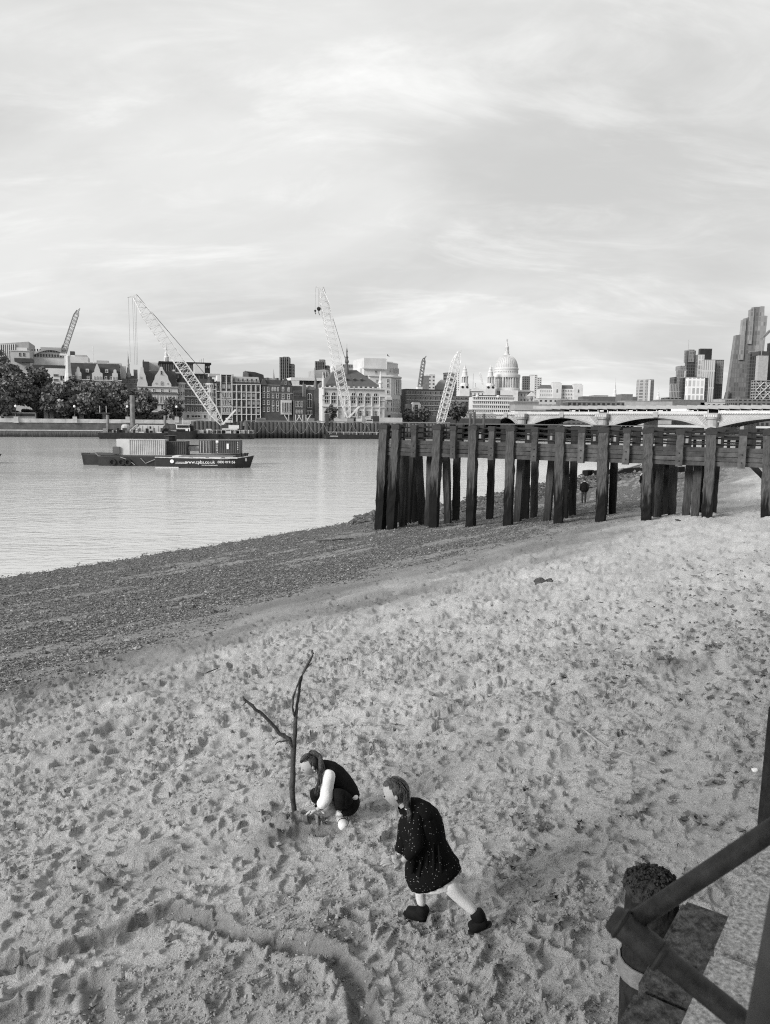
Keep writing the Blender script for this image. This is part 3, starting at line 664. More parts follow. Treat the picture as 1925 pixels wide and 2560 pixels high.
# leaf litter farther off, a few pixels each
lv, lf = [], []
k = 0
while k < 420:
    px = 1940 - abs(lr.normal(0, 330)); py = 1330 + lr.gamma(2.2, 130)
    if py > 1760 or px > 1990: continue
    if py < 1500 and px < 1640 + (1500 - py) * .8: continue
    p = ground(px, py); s_ = lr.uniform(.03, .085); z_ = zat(p.x, p.y) + .02; a = lr.uniform(0, 6.28); c, q = math.cos(a) * s_, math.sin(a) * s_
    n_ = len(lv); h = lr.uniform(0, .05)
    lv += [(p.x + c, p.y + q, z_ + h), (p.x - q * .7, p.y + c * .7, z_), (p.x - c, p.y - q, z_ + lr.uniform(0, .05)), (p.x + q * .7, p.y - c * .7, z_ - .005)]; lf.append((n_, n_ + 1, n_ + 2, n_ + 3)); k += 1
me = bpy.data.meshes.new('leaf_litter'); me.from_pydata(lv, [], lf); me.materials.append(mat('litter', .12, .85, .5, 3))
tag(link('leaf_litter', me), 'scattered dark leaf litter along the upper beach', None, None, 'stuff')
twigm = mat('pale_twig', .30, .85, .3, 12); barkm = mat('bark', .055, .9, .6, 9, .8, 25)
def twig(pix, rad, m_, label, name='twig'):
    P = [ground(*q) for q in pix]; P = [Vector((p.x, p.y, zat(p.x, p.y) + rad + .012)) for p in P]
    tag(MB().tube(P, [rad * (1 - .5 * i / len(P)) for i in range(len(P))], 6).build(name, m_), label, 'twig')
twig([(1456, 1833), (1490, 1856), (1520, 1866), (1560, 1884), (1600, 1896), (1638, 1902)], .012, twigm, 'long pale bent twig lying on the sand at the right')
twig([(246, 2182), (262, 2190), (280, 2203), (300, 2205), (316, 2218)], .008, barkm, 'thin black crooked twig lying in the left foreground')
twig([(516, 1681), (545, 1672)], .012, barkm, 'short dark stick lying on smooth sand left of the branch')
twig([(790, 1356), (830, 1355), (884, 1349)], .05, barkm, 'dark driftwood stick on the shingle near the jetty', 'driftwood')
twig([(182, 2170), (203, 2167)], .012, barkm, 'small black scrap of bark above the crooked twig')
def lump(px, py, rx, ry, rz, m_, name, label, cat, seed=1):
    p = ground(px, py); r_ = random.Random(seed); bm = bmesh.new(); bmesh.ops.create_icosphere(bm, subdivisions=3, radius=1)
    for v in bm.verts:
        n_ = 1 + .35 * (vnoise(np.array(v.co.x * 1.8 + seed), np.array(v.co.y * 1.8 + v.co.z * 2.1), seed) - .5) * 2; v.co = Vector((v.co.x * rx, v.co.y * ry, v.co.z * rz)) * float(n_)
    me = bpy.data.meshes.new(name); bm.to_mesh(me); bm.free(); me.materials.append(m_); o = link(name, me, None, (p.x, p.y, zat(p.x, p.y) + rz * .5)); tag(o, label, cat)
rockm = mat('dark_rock', .06, .85, .6, 6, 1, 14)
lump(1352, 1456, .20, .14, .11, rockm, 'rock', 'dark lumpy rock on the open sand below the jetty', 'rock', 3)
lump(1374, 1453, .09, .08, .06, rockm, 'rock', 'small stone touching the dark lumpy rock', 'rock', 5)
lump(1695, 1299, .16, .10, .05, rockm, 'rock', 'flat black stone on the sand in front of the jetty', 'rock', 6)
lump(494, 1499, .09, .07, .05, rockm, 'rock', 'single black stone on the shingle strip', 'rock', 7)
lump(1886, 1933, .035, .03, .03, mat('white_scrap', .7, .7), 'paper_scrap', 'crumpled white scrap near the black pile', 'litter', 8)

# ------------------------------------------------------------------ forked branch stuck upright in the sand
bp_ = ground(735, 2036); Yb = bp_.y
br = thing('forked_branch', 'bare forked branch planted upright in the sand beside the crouching girl', 'branch', bp_)
def bt(pix, name, rads, n=10):
    P = [at(px, py, Yb + dy) - bp_ for px, py, dy in pix]; Q, RR = [], []
    for i in range(len(P) - 1):
        for k in range(3):
            t = k / 3; Q.append(P[i].lerp(P[i + 1], t) + Vector((random.uniform(-.004, .004),) * 3)); RR.append((rads[i] * (1 - t) + rads[i + 1] * t) * random.uniform(.92, 1.1))
    Q.append(P[-1]); RR.append(rads[-1]); return MB().tube(Q, RR, n).build(name, barkm, br, True)
bt([(740, 2050, 0), (735, 2030, 0), (731, 1970, 0), (732, 1920, 0), (735, 1862, 0), (738, 1830, 0), (739, 1795, 0)], 'trunk', [.024, .026, .027, .026, .024, .021, .019])
bt([(739, 1797, 0), (742, 1770, .02), (746, 1740, .03), (750, 1710, .04), (755, 1690, .05), (765, 1668, .06), (778, 1645, .07), (784, 1634, .08), (781, 1624, .08)], 'limb', [.018, .016, .015, .014, .013, .013, .011, .007, .003])
bt([(737, 1790, 0), (731, 1768, -.02), (734, 1740, -.02), (743, 1715, 0), (752, 1692, .03)], 'limb', [.012, .010, .010, .009, .010])
bt([(733, 1868, 0), (724, 1848, 0), (700, 1835, -.02), (660, 1790, -.06), (630, 1765, -.09), (612, 1748, -.1), (607, 1741, -.1)], 'limb', [.020, .021, .020, .017, .015, .012, .006])
bt([(762, 1675, .06), (772, 1664, .06), (779, 1658, .06)], 'stub', [.008, .008, .006])
bt([(614, 1756, -.1), (608, 1763, -.1), (606, 1764, -.1)], 'stub', [.007, .004, .002])
bt([(722, 1850, 0), (710, 1853, -.02), (693, 1855, -.04), (688, 1862, -.05)], 'stub', [.010, .008, .006, .004])
# ------------------------------------------------------------------ far bank: kit of parts
stone = mat('pale_stone', .42, .85, .16, .25); stone2 = mat('portland_stone', .52, .85, .13, .2); cream = mat('white_render', .58, .8, .08, .3)
brick = mat('dark_brick', .085, .9, .3, .4); brick2 = mat('brown_brick', .14, .9, .3, .5); slate = mat('dark_slate', .045, .7, .3, .5); slate2 = mat('grey_slate', .10, .6, .2, .4)
conc = mat('concrete', .33, .85, .2, .2); darkc = mat('dark_cladding', .05, .5, .3, .3); lead = mat('lead_roof', .30, .6, .15, .2)
glass = mat('window_glass', .018, .18, .5, .6, spec=.5); framew = mat('white_frame', .62, .7, .1); frameg = mat('grey_frame', .25, .6, .1); black = mat('black_paint', .012, .5, .3)
steelw = mat('white_steel', .62, .5, .08); steeld = mat('dark_steel', .06, .5, .2)
WCACHE = {}
def window_mesh(w_, h, style, fr):
    key = (round(w_, 2), round(h, 2), style, fr.name)
    if key in WCACHE: return WCACHE[key]
    b = MB(); t = min(.16, w_ * .14)
    if style == 'arch':
        arc = [(w_ / 2 * math.cos(a), h - w_ / 2 + w_ / 2 * math.sin(a)) for a in [math.pi * k / 8 for k in range(9)]]
        outer = [(w_ / 2, 0)] + arc + [(-w_ / 2, 0)]; k = (w_ - 2 * t) / w_; inner = [(x * k, t + (z - t) * (h - 2 * t) / (h - t) if z > t else t) for x, z in outer]
        n = len(outer)
        b.add([(x, -.14, z) for x, z in outer] + [(x, -.14, z) for x, z in inner] + [(x, .0, z) for x, z in outer], [(i, (i + 1) % n, n + (i + 1) % n, n + i) for i in range(n)] + [(i, 2 * n + i, 2 * n + (i + 1) % n, (i + 1) % n) for i in range(n)])
        b.box(-.07, .07, -.12, -.03, t, h - t); b.box(-w_ / 2 + t, w_ / 2 - t, -.115, -.035, h * .55, h * .55 + .12)
        b.cur = 1; b.face([(x, -.04, z) for x, z in inner])
    else:
        b.box(-w_ / 2, -w_ / 2 + t, -.14, 0, 0, h); b.box(w_ / 2 - t, w_ / 2, -.14, 0, 0, h); b.box(-w_ / 2 + t, w_ / 2 - t, -.14, 0, h - t, h); b.box(-w_ / 2 - .08, w_ / 2 + .08, -.24, 0, -.12, t * .6)
        if style == 'sash': b.box(-w_ / 2 + t, w_ / 2 - t, -.12, -.03, h * .48, h * .48 + .09)
        if style == 'mull':
            for q in (-1, 1): b.box(q * w_ / 6 - .06, q * w_ / 6 + .06, -.12, -.03, t, h - t)
            b.box(-w_ / 2 + t, w_ / 2 - t, -.118, -.028, h * .6, h * .6 + .1)
        b.cur = 1; b.face([(-w_ / 2 + t, -.04, t * .6), (w_ / 2 - t, -.04, t * .6), (w_ / 2 - t, -.04, h - t), (-w_ / 2 + t, -.04, h - t)])
        if style == 'blind':
            b.cur = 2; z0 = h * .35; b.face([(-w_ / 2 + t, -.06, z0), (w_ / 2 - t, -.06, z0), (w_ / 2 - t, -.06, h - t), (-w_ / 2 + t, -.06, h - t)])
    me = b.mesh('window', [fr, glass, mat('blind', .45, .8)]); WCACHE[key] = me; return me

class Bld:
    "a building whose front stands on frame fr, v metres behind it; sizes read in photograph pixels"
    def __init__(s, name, label, fr, v, pxl, pxr, pyb, cat='building', group=None):
        s.fr, s.v, s.pxm, s.pyb = fr, v, (pxl + pxr) / 2, pyb
        s.u0 = fr.hit(s.pxm, pyb, v)[0]; s.z0 = fr.hit(s.pxm, pyb, v)[1]
        s.o = thing(name, label, cat, fr.w(s.u0, v, s.z0), fr.a, group)
    def x(s, px, back=0): return s.fr.hit(px, s.pyb, s.v + back)[0] - s.u0
    def z(s, py, back=0):
        if py >= s.pyb - .01: return 4.9 - s.z0            # walls go down to the ground
        return s.fr.hit(s.pxm, py, s.v + back)[1] - s.z0
    def mpp(s): return s.x(s.pxm + 1) - s.x(s.pxm)
    def box(s, name, m_, a, b, top, bot, dep, y0=0.0, parent=None):
        o = MB().box(s.x(a), s.x(b), y0, y0 + dep, s.z(bot), s.z(top)).build(name, m_, parent or s.o); return o
    def band(s, name, m_, a, b, py, th=1.2, out=.35):
        h = abs(s.mpp()) * th; return MB().box(s.x(a) - out * .5, s.x(b) + out * .5, -out, .3, s.z(py) - h / 2, s.z(py) + h / 2).build(name, m_, s.o)
    def poly(s, name, m_, pts, y0, y1, parent=None):
        return MB().prism([(s.x(a), s.z(b)) for a, b in pts], y0, y1).build(name, m_, parent or s.o)
    def hip(s, name, m_, a, b, eave, ra, rb, ridge, dep):
        x0, x1, r0, r1 = s.x(a), s.x(b), s.x(ra), s.x(rb); z0, z1 = s.z(eave), s.z(ridge)
        v = [(x0, 0, z0), (x1, 0, z0), (x1, dep, z0), (x0, dep, z0), (r0, dep / 2, z1), (r1, dep / 2, z1)]
        return MB().add(v, [(3, 2, 1, 0), (0, 1, 5, 4), (1, 2, 5), (2, 3, 4, 5), (3, 0, 4)]).build(name, m_, s.o)
    def mansard(s, name, m_, a, b, eave, ridge, dep, inset=1.5):
        x0, x1 = s.x(a), s.x(b); z0, z1 = s.z(eave), s.z(ridge); q = (z1 - z0) * .55
        v = [(x0, 0, z0), (x1, 0, z0), (x1, dep, z0), (x0, dep, z0), (x0 + .3, q, z1), (x1 - .3, q, z1), (x1 - .3, dep - q, z1), (x0 + .3, dep - q, z1)]
        return MB().add(v, [(3, 2, 1, 0), (4, 5, 6, 7), (0, 1, 5, 4), (1, 2, 6, 5), (2, 3, 7, 6), (3, 0, 4, 7)]).build(name, m_, s.o)
    def win(s, px, py, wpx, hpx, style='sash', fr=None, y=0.0, parent=None):
        "window with its sill at photograph row py"
        k = abs(s.mpp()); me = window_mesh(wpx * k, hpx * k, style, fr or framew)
        return link('window', me, parent or s.o, (s.x(px), y, s.z(py)))
    def wins(s, pxs, pys, wpx, hpx, style='sash', fr=None, y=0.0):
        for py in pys:
            for px in pxs: s.win(px, py, wpx, hpx, random.choice(('sash', 'blind')) if style == 'mixed' else style, fr, y)
    def lathe(s, name, m_, px, prof, y, n=12, parent=None, sm=False):
        "prof: (radius in px, row)"
        k = abs(s.mpp()); return MB().lathe([(r * k, s.z(py)) for r, py in prof], (s.x(px), y, 0), n).build(name, m_, parent or s.o, sm)
    def cyl(s, name, m_, px, rpx, top, bot, y, n=10, parent=None): return s.lathe(name, m_, px, [(.01, bot), (rpx, bot), (rpx, top), (.01, top)], y, n, parent)
def lin(a, b, n): return [a + (b - a) * i / (n - 1) for i in range(n)]
def far_frame(y): return Frame(0, y, 0)

# ------------------------------------------------------------------ river wall of the far bank, lamps, coach
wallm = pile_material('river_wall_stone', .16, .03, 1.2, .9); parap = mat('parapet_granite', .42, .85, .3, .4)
ew = thing('embankment_wall', 'long granite embankment wall with pale parapet below the plane trees', 'wall', EMB.w(0, 0, 0), EMB.a)
uL, uR = EMB.hit(-260, 1080)[0], EMB.hit(492, 1080)[0]
zp = EMB.hit(150, 1047)[1]; zq = EMB.hit(150, 1057)[1]
n_ = 26
for i in range(n_):
    a, b = uL + (uR - uL) * i / n_, uL + (uR - uL) * (i + 1) / n_
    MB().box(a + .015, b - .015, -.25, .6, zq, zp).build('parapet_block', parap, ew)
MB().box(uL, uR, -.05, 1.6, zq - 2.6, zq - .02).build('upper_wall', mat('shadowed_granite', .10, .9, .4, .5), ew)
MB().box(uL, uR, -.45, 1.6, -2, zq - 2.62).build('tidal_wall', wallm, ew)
MB().box(uL, uR, -.6, 1.6, zq - 2.66, zq - 2.3).build('string_course', parap, ew)
for k, px in enumerate((40, 187, 319, 442)):
    u, z = EMB.hit(px, 1046, -.4)
    lp = thing('embankment_lamp', ['white globe lamp on the parapet in front of the coach', 'white globe lamp on the parapet between the coach and the barges', 'white globe lamp under the trees above the tall barge pile', 'white globe lamp beside the small round tree'][k], 'street lamp', EMB.w(u, -.2, z - 1.4), EMB.a, 'globe lamps on the embankment')
    MB().column([(-.75, -.5), (.75, -.5), (.75, .5), (-.75, .5)], 0, 2.0, .85).build('plinth', parap, lp)
    MB().lathe([(.42, 2), (.3, 2.4), (.14, 2.9), (.12, 4.6), (.2, 4.9)], n=8).build('post', black, lp)
    MB().lathe([(.05, 4.9), (.3, 5.1), (.36, 5.4), (.25, 5.7), (.02, 5.8)], n=10).build('globe', mat('lamp_globe', .85, .3), lp)
c = Bld('coach', 'white tour coach with a dark window band behind the parapet', EMB, 6, -10, 90, 1050, 'coach')
c.box('body', cream, -8, 89, 1031, 1048, 2.6); c.box('window_band', glass, -12, 88, 1033, 1040.5, .1, -.05); c.box('windscreen', glass, -9, -7.4, 1033, 1042, 2.3, .15)
for px in (12, 72): c.lathe('wheel', black, px, [(.1, 1050), (3, 1049)], -.1, 8)
# gate piers along the pavement
for k, px in enumerate((116, 130, 153, 167, 204, 262)):
    u, z = EMB.hit(px, 1048, 12); o = MB(); o.column([(-.7, -.7), (.7, -.7), (.7, .7), (-.7, .7)], 0, 2.4, .95); o.lathe([(.7, 2.4), (.85, 2.6), (.4, 3.0), (.01, 3.2)], n=8)
    o = o.build('gate_pier', parap); o.location = EMB.w(u, 12, z); o.rotation_euler.z = EMB.a
    tag(o, ['stone gate pier next to the back of the coach', 'second stone gate pier counted from the coach', 'third stone gate pier counted from the coach', 'fourth stone gate pier counted from the coach', 'stone gate pier just past the second parapet lamp', 'stone gate pier behind the tall barge pile'][k], 'gate pier', 'gate piers under the plane trees')

hg = Bld('garden_hedge', 'long dark hedge in the shade under the plane trees', EMB, 26, -120, 415, 1047, 'hedge')  # shade below the crowns is put into the dark hedge and wall colours
for i in range(30):
    a_ = -120 + 535 * i / 30; zt3 = hg.z(1029 + 4 * math.sin(i * 2.3)); hb = MB(); x0_, x1_ = hg.x(a_), hg.x(a_ + 535 / 30)
    for q in range(7):
        for w_ in range(5): cx_, cz_ = x0_ + (x1_ - x0_) * (q + random.random()) / 7, hg.z(1047) + (zt3 - hg.z(1047)) * (w_ + random.random()) / 5; hb.lathe([(.05, -.7), (.8, -.2), (.7, .4), (.05, .8)], (cx_, .5 + random.uniform(-.5, .5), cz_), 6, random.random(), random.random() + 2 * math.pi)
    hb.build('shrub_clump', mat('hedge_leaf', .035, .8, .6, 1.2), hg.o)
MB().box(hg.x(-120), hg.x(415), .6, 1.4, hg.z(1047), hg.z(1033)).build('railing_wall', mat('shaded_wall', .03, .9), hg.o)
# ------------------------------------------------------------------ plane trees
leafgreen = mat('plane_foliage', .135, .7, .35, .5, rand=.0, spec=.25); bark2 = mat('plane_bark', .07, .9, .4, 1)
def tree(px, pyt, pyb, wpx, v, label, seed, fr=EMB, n=2300, gap=.15, group='plane trees along the embankment', leaf=.62):
    r_ = np.random.RandomState(seed); u, zb_ = fr.hit(px, pyb, v); zt_ = fr.hit(px, pyt, v)[1]; k = fr.hit(px + 1, pyb, v)[0] - u
    zb_ = min(zb_, 5.3); rx = wpx * k / 2 * 1.16; n = int(n * 1.45); Ht = zt_ - zb_
    t = thing('plane_tree', label, 'tree', fr.w(u, v, zb_), fr.a, group)
    tr = MB(); tr.tube([(0, 0, -.2), (.1, 0, Ht * .2), (-.1, .1, Ht * .42)], [.55, .42, .32], 8)
    for q in range(7):
        a = 2 * math.pi * q / 7 + r_.rand(); tr.tube([(0, 0, Ht * (.22 + .03 * q)), (rx * .35 * math.cos(a), rx * .35 * math.sin(a), Ht * .5), (rx * .75 * math.cos(a), rx * .7 * math.sin(a), Ht * (.55 + .2 * r_.rand()))], [.26, .17, .06], 6)
    tr.build('trunk', bark2, t)
    nc = 60; cc_ = []
    while len(cc_) < nc:
        d = r_.normal(0, 1, 3); d /= np.linalg.norm(d); rad = r_.uniform(.35, 1) ** .5
        zc_ = .60 + .40 * d[2] * rad
        if zc_ < .20: continue
        cc_.append((d[0] * rad * rx * .86, d[1] * rad * rx * .86, zc_ * Ht - .04 * Ht, r_.uniform(.13, .26) * rx * 1.25))
    cl = np.array(cc_); w_ = cl[:, 3] ** 2; idx = r_.choice(nc, n, p=w_ / w_.sum())
    d = r_.normal(0, 1, (n, 3)); d /= np.linalg.norm(d, axis=1)[:, None]; rad = r_.uniform(.55, 1.05, n)
    P = cl[idx, :3] + d * (cl[idx, 3] * rad)[:, None] * np.array([1, 1, .8])
    a = r_.normal(0, 1, (n, 3)) + d * .8; a /= np.linalg.norm(a, axis=1)[:, None]; b = np.cross(a, r_.normal(0, 1, (n, 3))); b /= np.linalg.norm(b, axis=1)[:, None]; c_ = np.cross(a, b)
    s_ = r_.uniform(.6, 1.25, n)[:, None] * leaf
    vtx = np.stack([P + b * s_, P + c_ * s_ * .7, P - b * s_, P - c_ * s_ * .7], 1).reshape(-1, 3)
    me = npmesh('crown', vtx, np.arange(4 * n).reshape(-1, 4), 4, False); me.materials.append(leafgreen); link('crown', me, t)
tree(-18, 872, 1046, 120, 18, 'tall dark plane tree at the picture edge behind the coach', 1, n=3200)
tree(34, 905, 1046, 96, 10, 'dense dark plane tree right behind the coach', 2, n=3000)
tree(92, 915, 1046, 92, 16, 'big rounded dark plane tree left of the white block', 3, n=3000)
tree(6, 975, 1047, 62, 4, 'low bushy plane tree above the front of the coach', 4, n=1800)
tree(150, 962, 1047, 88, 9, 'lighter plane tree below the mansard tower', 5, n=2600)
tree(193, 940, 1047, 60, 22, 'plane tree poking up in front of the mansard gables', 6, n=1900)
tree(222, 955, 1047, 92, 9, 'plane tree in the middle of the row under the dark roof', 7, n=2700)
tree(292, 950, 1047, 100, 11, 'broad plane tree at the right end of the row', 8, n=2900)
tree(348, 972, 1047, 84, 8, 'spreading plane tree in front of the gabled white house', 9, n=2400)
tree(434, 990, 1047, 46, 5, 'small round tree standing alone by the bow-fronted terrace', 10, n=1500, leaf=.5)
tree(775 + 53, 1012, 1050, 26, 6, 'small dark bush tree beside the white arched hall', 12, n=700, leaf=.5)
# ------------------------------------------------------------------ buildings of the far bank, from the left
V = 34
b = Bld('office_block', 'office block with tall white fins at the left edge', EMB, 150, -40, 76, 960)
b.poly('body', conc, [(-60, 975), (76, 975), (76, 852), (20, 858), (-60, 866)], 0, 25)
for px in lin(-56, 40, 20): b.box('fin', cream, px, px + 2.2, 862 - px * .07, 930, .6, -.6)
for px in lin(-53, 37, 16): b.box('glazing', glass, px, px + 2.4, 864 - px * .07, 926, .1, -.1)
b.box('flank', cream, 44, 72, 868, 930, .3, -.3)
b = Bld('stone_office', 'pale square stone office beside the arched station roof', EMB, 120, 28, 78, 960)
b.box('body', stone, 29, 77, 876, 970, 16); b.band('cornice', stone2, 29, 77, 877, 1.6); b.wins((53, 63), (890,), 5, 9, 'sash', frameg)
b.box('canopy', darkc, 45, 88, 898, 907, 8, -8)
b = Bld('arched_hall', 'wide pale hall with a curved roof and long ribbon windows', EMB, 135, 74, 186, 960)
arc = [(76 + 110 * t, 905 - 34 * math.sin(math.pi * (.12 + .76 * t)) + 4) for t in lin(0, 1, 15)]
b.poly('body', stone2, [(76, 975)] + arc + [(186, 975)], 0, 30)
b.poly('roof', lead, [(74, 896)] + [(76 + 110 * t, 901 - 34 * math.sin(math.pi * (.12 + .76 * t)) + 4) for t in lin(0, 1, 15)] + [(188, 896)] + [(x, y + 1) for x, y in arc[::-1]], -1.5, 30)
b.wins(lin(84, 176, 14), (893,), 5, 8, 'plain', frameg); b.wins(lin(84, 158, 12), (880,), 4, 7, 'plain', frameg)
b.box('plant_room', conc, 100, 160, 865, 872, 10, 8)
b = Bld('white_block', 'plain white block half hidden by the dark trees', EMB, 48, 112, 172, 1046)
b.box('body', cream, 114, 172, 921, 1046, 18); b.wins((144,), (940, 952), 12, 5, 'plain', frameg); b.wins((157, 163), (950,), 5, 12, 'plain', frameg); b.box('roof', darkc, 86, 172, 913, 921, 18, .3)
b = Bld('mansard_house', 'long stone house with steep dark mansard roof and white gables', EMB, 42, 164, 306, 1046)
b.box('wall', stone, 164, 306, 950, 1046, 16); b.band('cornice', stone2, 164, 306, 950, 2.0, .6)
rf = b.mansard('roof', slate, 172, 303, 949, 907, 16)
b.lathe('stair_tower', stone2, 176, [(10, 1046), (10, 945), (7.5, 935), (5.5, 905), (5.5, 893), (.1, 889)], -1.0, 8)
for px, hw, top, n in ((200, 7.5, 918, 2), (247, 13, 910, 3), (291, 7, 922, 2)):
    g_ = b.poly('gable', stone2, [(px - hw, 952), (px + hw, 952), (px + hw, 933), (px + hw * .55, 930), (px + hw * .5, 924), (px + 1, top), (px - 1, top), (px - hw * .5, 924), (px - hw * .55, 930), (px - hw, 933)], -.6, 2)
    for q in lin(px - hw * .55, px + hw * .55, n): b.win(q, 948, 3, 8, 'arch', stone, -.65)
for px in (222, 270): b.win(px, 930, 6, 6, 'sash', framew, .9); b.box('dormer', cream, px - 4, px + 4, 922, 931, 3, 1.2)
for px in (224, 268, 281): b.win(px, 949, 6, 9, 'sash', framew, -.2)
b.wins(lin(180, 300, 12), (968, 990, 1012, 1036), 5, 12, 'sash')
for px, tp in ((213, 903), (262, 902), (300, 905)): b.box('chimney', stone, px, px + 6, tp, 915, 2, 7)
b = Bld('roof_plant_block', 'low pale rooftop blocks behind the mansard roof', EMB, 95, 176, 306, 1000)
b.box('body', stone2, 176, 224, 893, 1000, 12); b.box('wing', stone, 224, 306, 906, 1000, 12); b.box('plant_room', conc, 244, 274, 900, 907, 6, 2); b.box('plant_room', conc, 190, 220, 888, 894, 6, 2)
b = Bld('flagpole', 'thin white flagpole rising behind the mansard roof', EMB, 90, 233, 235, 912, 'flagpole'); b.cyl('pole', cream, 234, .6, 866, 912, 0, 6); b.cyl('base', cream, 234, 1.2, 903, 912, 0, 6)
b = Bld('spire_house', 'dark house with a slim pointed lantern left of the gabled house', EMB, 44, 304, 350, 1046)
b.box('wall', brick2, 304, 350, 950, 1046, 14); b.hip('roof', slate, 304, 350, 950, 316, 338, 937, 14)
b.lathe('lantern', lead, 324, [(7, 945), (7, 935), (4.5, 930), (3.2, 920), (3.2, 912), (4, 910), (2.4, 905), (2.4, 898), (1.5, 892), (.8, 886), (.1, 874)], 5, 8)
b.wins(lin(309, 345, 7), (958, 980, 1004, 1030), 4, 10, 'sash', frameg); b.box('gallery', stone, 304, 318, 915, 950, 10, 2); b.box('chimney', brick2, 337, 347, 922, 944, 3, 4)
b = Bld('gabled_house', 'white stone house with twin curved gables and dark roof behind the trees', EMB, 30, 345, 447, 1046)
b.box('wall', stone2, 346, 446, 966, 1046, 16)
b.mansard('roof', slate, 352, 444, 966, 926, 16)
for px, hw, top in ((358, 13, 919), (406, 24, 917)):
    b.poly('gable', stone2, [(px - hw, 967), (px + hw, 967), (px + hw, 960), (px + hw * .72, 948), (px + hw * .66, 940), (px + hw * .34, 930), (px + 4, 922), (px + 3, top), (px - 3, top), (px - 4, 922), (px - hw * .34, 930), (px - hw * .66, 940), (px - hw * .72, 948), (px - hw, 960)], -.5, 2.5)
b.win(406, 963, 6, 11, 'arch', stone2, -.55); b.win(406, 936, 4, 9, 'sash', frameg, -.55); b.win(392, 960, 3, 4, 'arch', stone2, -.55); b.win(420, 960, 3, 4, 'arch', stone2, -.55); b.win(354, 948, 4, 6, 'arch', stone2, -.55)
for py in (967, 983, 1009, 1030): b.band('cornice', stone2, 346, 446, py, 1.6, .6)
b.band('balcony', black, 378, 440, 981, 1.0, 1.0)
b.wins((386, 406, 425), (980,), 6, 8, 'sash'); b.wins((356, 366), (980,), 5, 8, 'sash')
b.wins((388, 406, 422, 437), (1004, 1024), 6, 13, 'sash'); b.wins((386, 406, 428), (1044,), 9, 12, 'arch', stone2)
for px in lin(380, 440, 10): b.cyl('column', stone2, px, 1.0, 989, 1007, -.5, 6)
for px, tp in ((438, 921), (378, 925)): b.box('chimney', stone2, px - 2, px + 3, tp, 945, 2, 5)
b = Bld('church_tower', 'tiered white church steeple behind the crane boom', EMB, 260, 410, 426, 960)
b.lathe('steeple', stone2, 418, [(8, 960), (8, 908), (6.2, 905), (6.2, 893), (6.8, 892), (4.2, 889), (4.2, 881), (2.6, 878), (2.6, 872), (1.2, 868), (.2, 850)], 4, 8)
for px in (414.5, 418, 421.5): b.win(px, 903, 2.2, 8, 'arch', stone2, -.3)
b = Bld('glass_roofed_office', 'dark glazed office with flat roof rising behind the terrace', EMB, 62, 396, 530, 1046)
b.box('body', darkc, 403, 527, 910, 1046, 22); b.box('lower_floors', mat('grey_panel', .16, .6), 436, 530, 934, 1046, 3, -3.2)
b.box('roof', black, 400, 530, 905, 910, 23, -.5); b.box('stair_core', cream, 486, 512, 910, 934, 4, -4); b.box('roof_terrace', cream, 436, 530, 933, 935, 4, -4)
for px in lin(407, 482, 14): b.box('mullion', frameg, px, px + .7, 911, 932, .3, -.3)
b.wins(lin(441, 524, 9), (947, 960), 6, 9, 'plain', black, -3.25); b.wins((518, 524), (921,), 5, 8, 'blind', black)
for px, tp in ((503, 898), (507, 895), (512, 893)): b.cyl('aerial', frameg, px, .5, tp, 906, 2, 5)
b = Bld('office_block', 'pale boxy rooftop block between the gabled house and dark office', EMB, 75, 355, 402, 1046)
b.box('body', stone2, 366, 402, 906, 1046, 14); b.box('plant_room', darkc, 360, 376, 905, 930, 5, -2); b.cyl('vent', steeld, 362, 1.2, 900, 907, 0, 6)
b = Bld('bow_fronted_terrace', 'white bow-fronted terrace with rows of sash windows behind the crane', EMB, V, 440, 541, 1046)
b.box('wall', brick2, 446, 540, 968, 1046, 14); b.mansard('roof', slate, 446, 540, 968, 946, 14)
for px in (455, 527):
    b.lathe('bow', stone2, px, [(11, 1046), (11, 962), (12.5, 961), (12.5, 958), (1, 955)], 1.0, 12); b.lathe('turret_roof', slate, px, [(10, 957), (4, 946), (.1, 938)], 1.0, 8)
    for q in (-6, 0, 6):
        for py in (989, 1008, 1028, 968): b.win(px + q, py, 3.4, 9 if py != 968 else 6, 'sash', stone2, -.85 if q == 0 else -.45)
for py in (973, 992, 1012, 1031): b.band('cornice', stone2, 446, 540, py, 2.2, .5)
b.wins(lin(471, 513, 5), (989, 1010, 1029), 5, 12, 'sash', stone2); b.wins(lin(471, 513, 5), (966,), 5, 8, 'sash', stone2, -.1)
b.box('ground_floor', stone2, 446, 540, 1033, 1046, .4, -.4); b.wins((454, 470, 512), (1045,), 7, 9, 'plain', stone2, -.45); b.win(490, 1044, 24, 8, 'mull', stone2, -.45); b.win(526, 1045, 8, 9, 'arch', stone2, -.45)
b = Bld('grid_office', 'modern office with white grid frame and dark square bays', EMB, V, 540, 653, 1047)
b.box('body', darkc, 541, 652, 955, 1047, 16); b.box('tall_bay', darkc, 555, 580, 936, 955, 14); b.box('attic', conc, 580, 648, 945, 955, 12, 2); b.mansard('roof', lead, 580, 650, 955, 941, 15)
b.box('link_wall', cream, 545, 556, 939, 956, 6, .5); b.box('plant_room', conc, 528, 590, 934, 941, 6, 6)
for px in [541, 553, 580.5, 592, 604, 616, 628, 640, 651]: b.box('frame_post', cream, px - .9, px + .9, 937 if px in (553, 580.5) else 960, 1047, .7, -.7)
b.box('frame_post', cream, 566, 567.6, 937, 980, .65, -.65)
for py in (937,): b.box('frame_rail', cream, 552, 581, 936, 938, .68, -.68)
for py in (961, 980, 999, 1018, 1036): b.box('frame_rail', cream, 581.5 if py == 961 else 541, 652, py - .8, py + .8, .66, -.66)
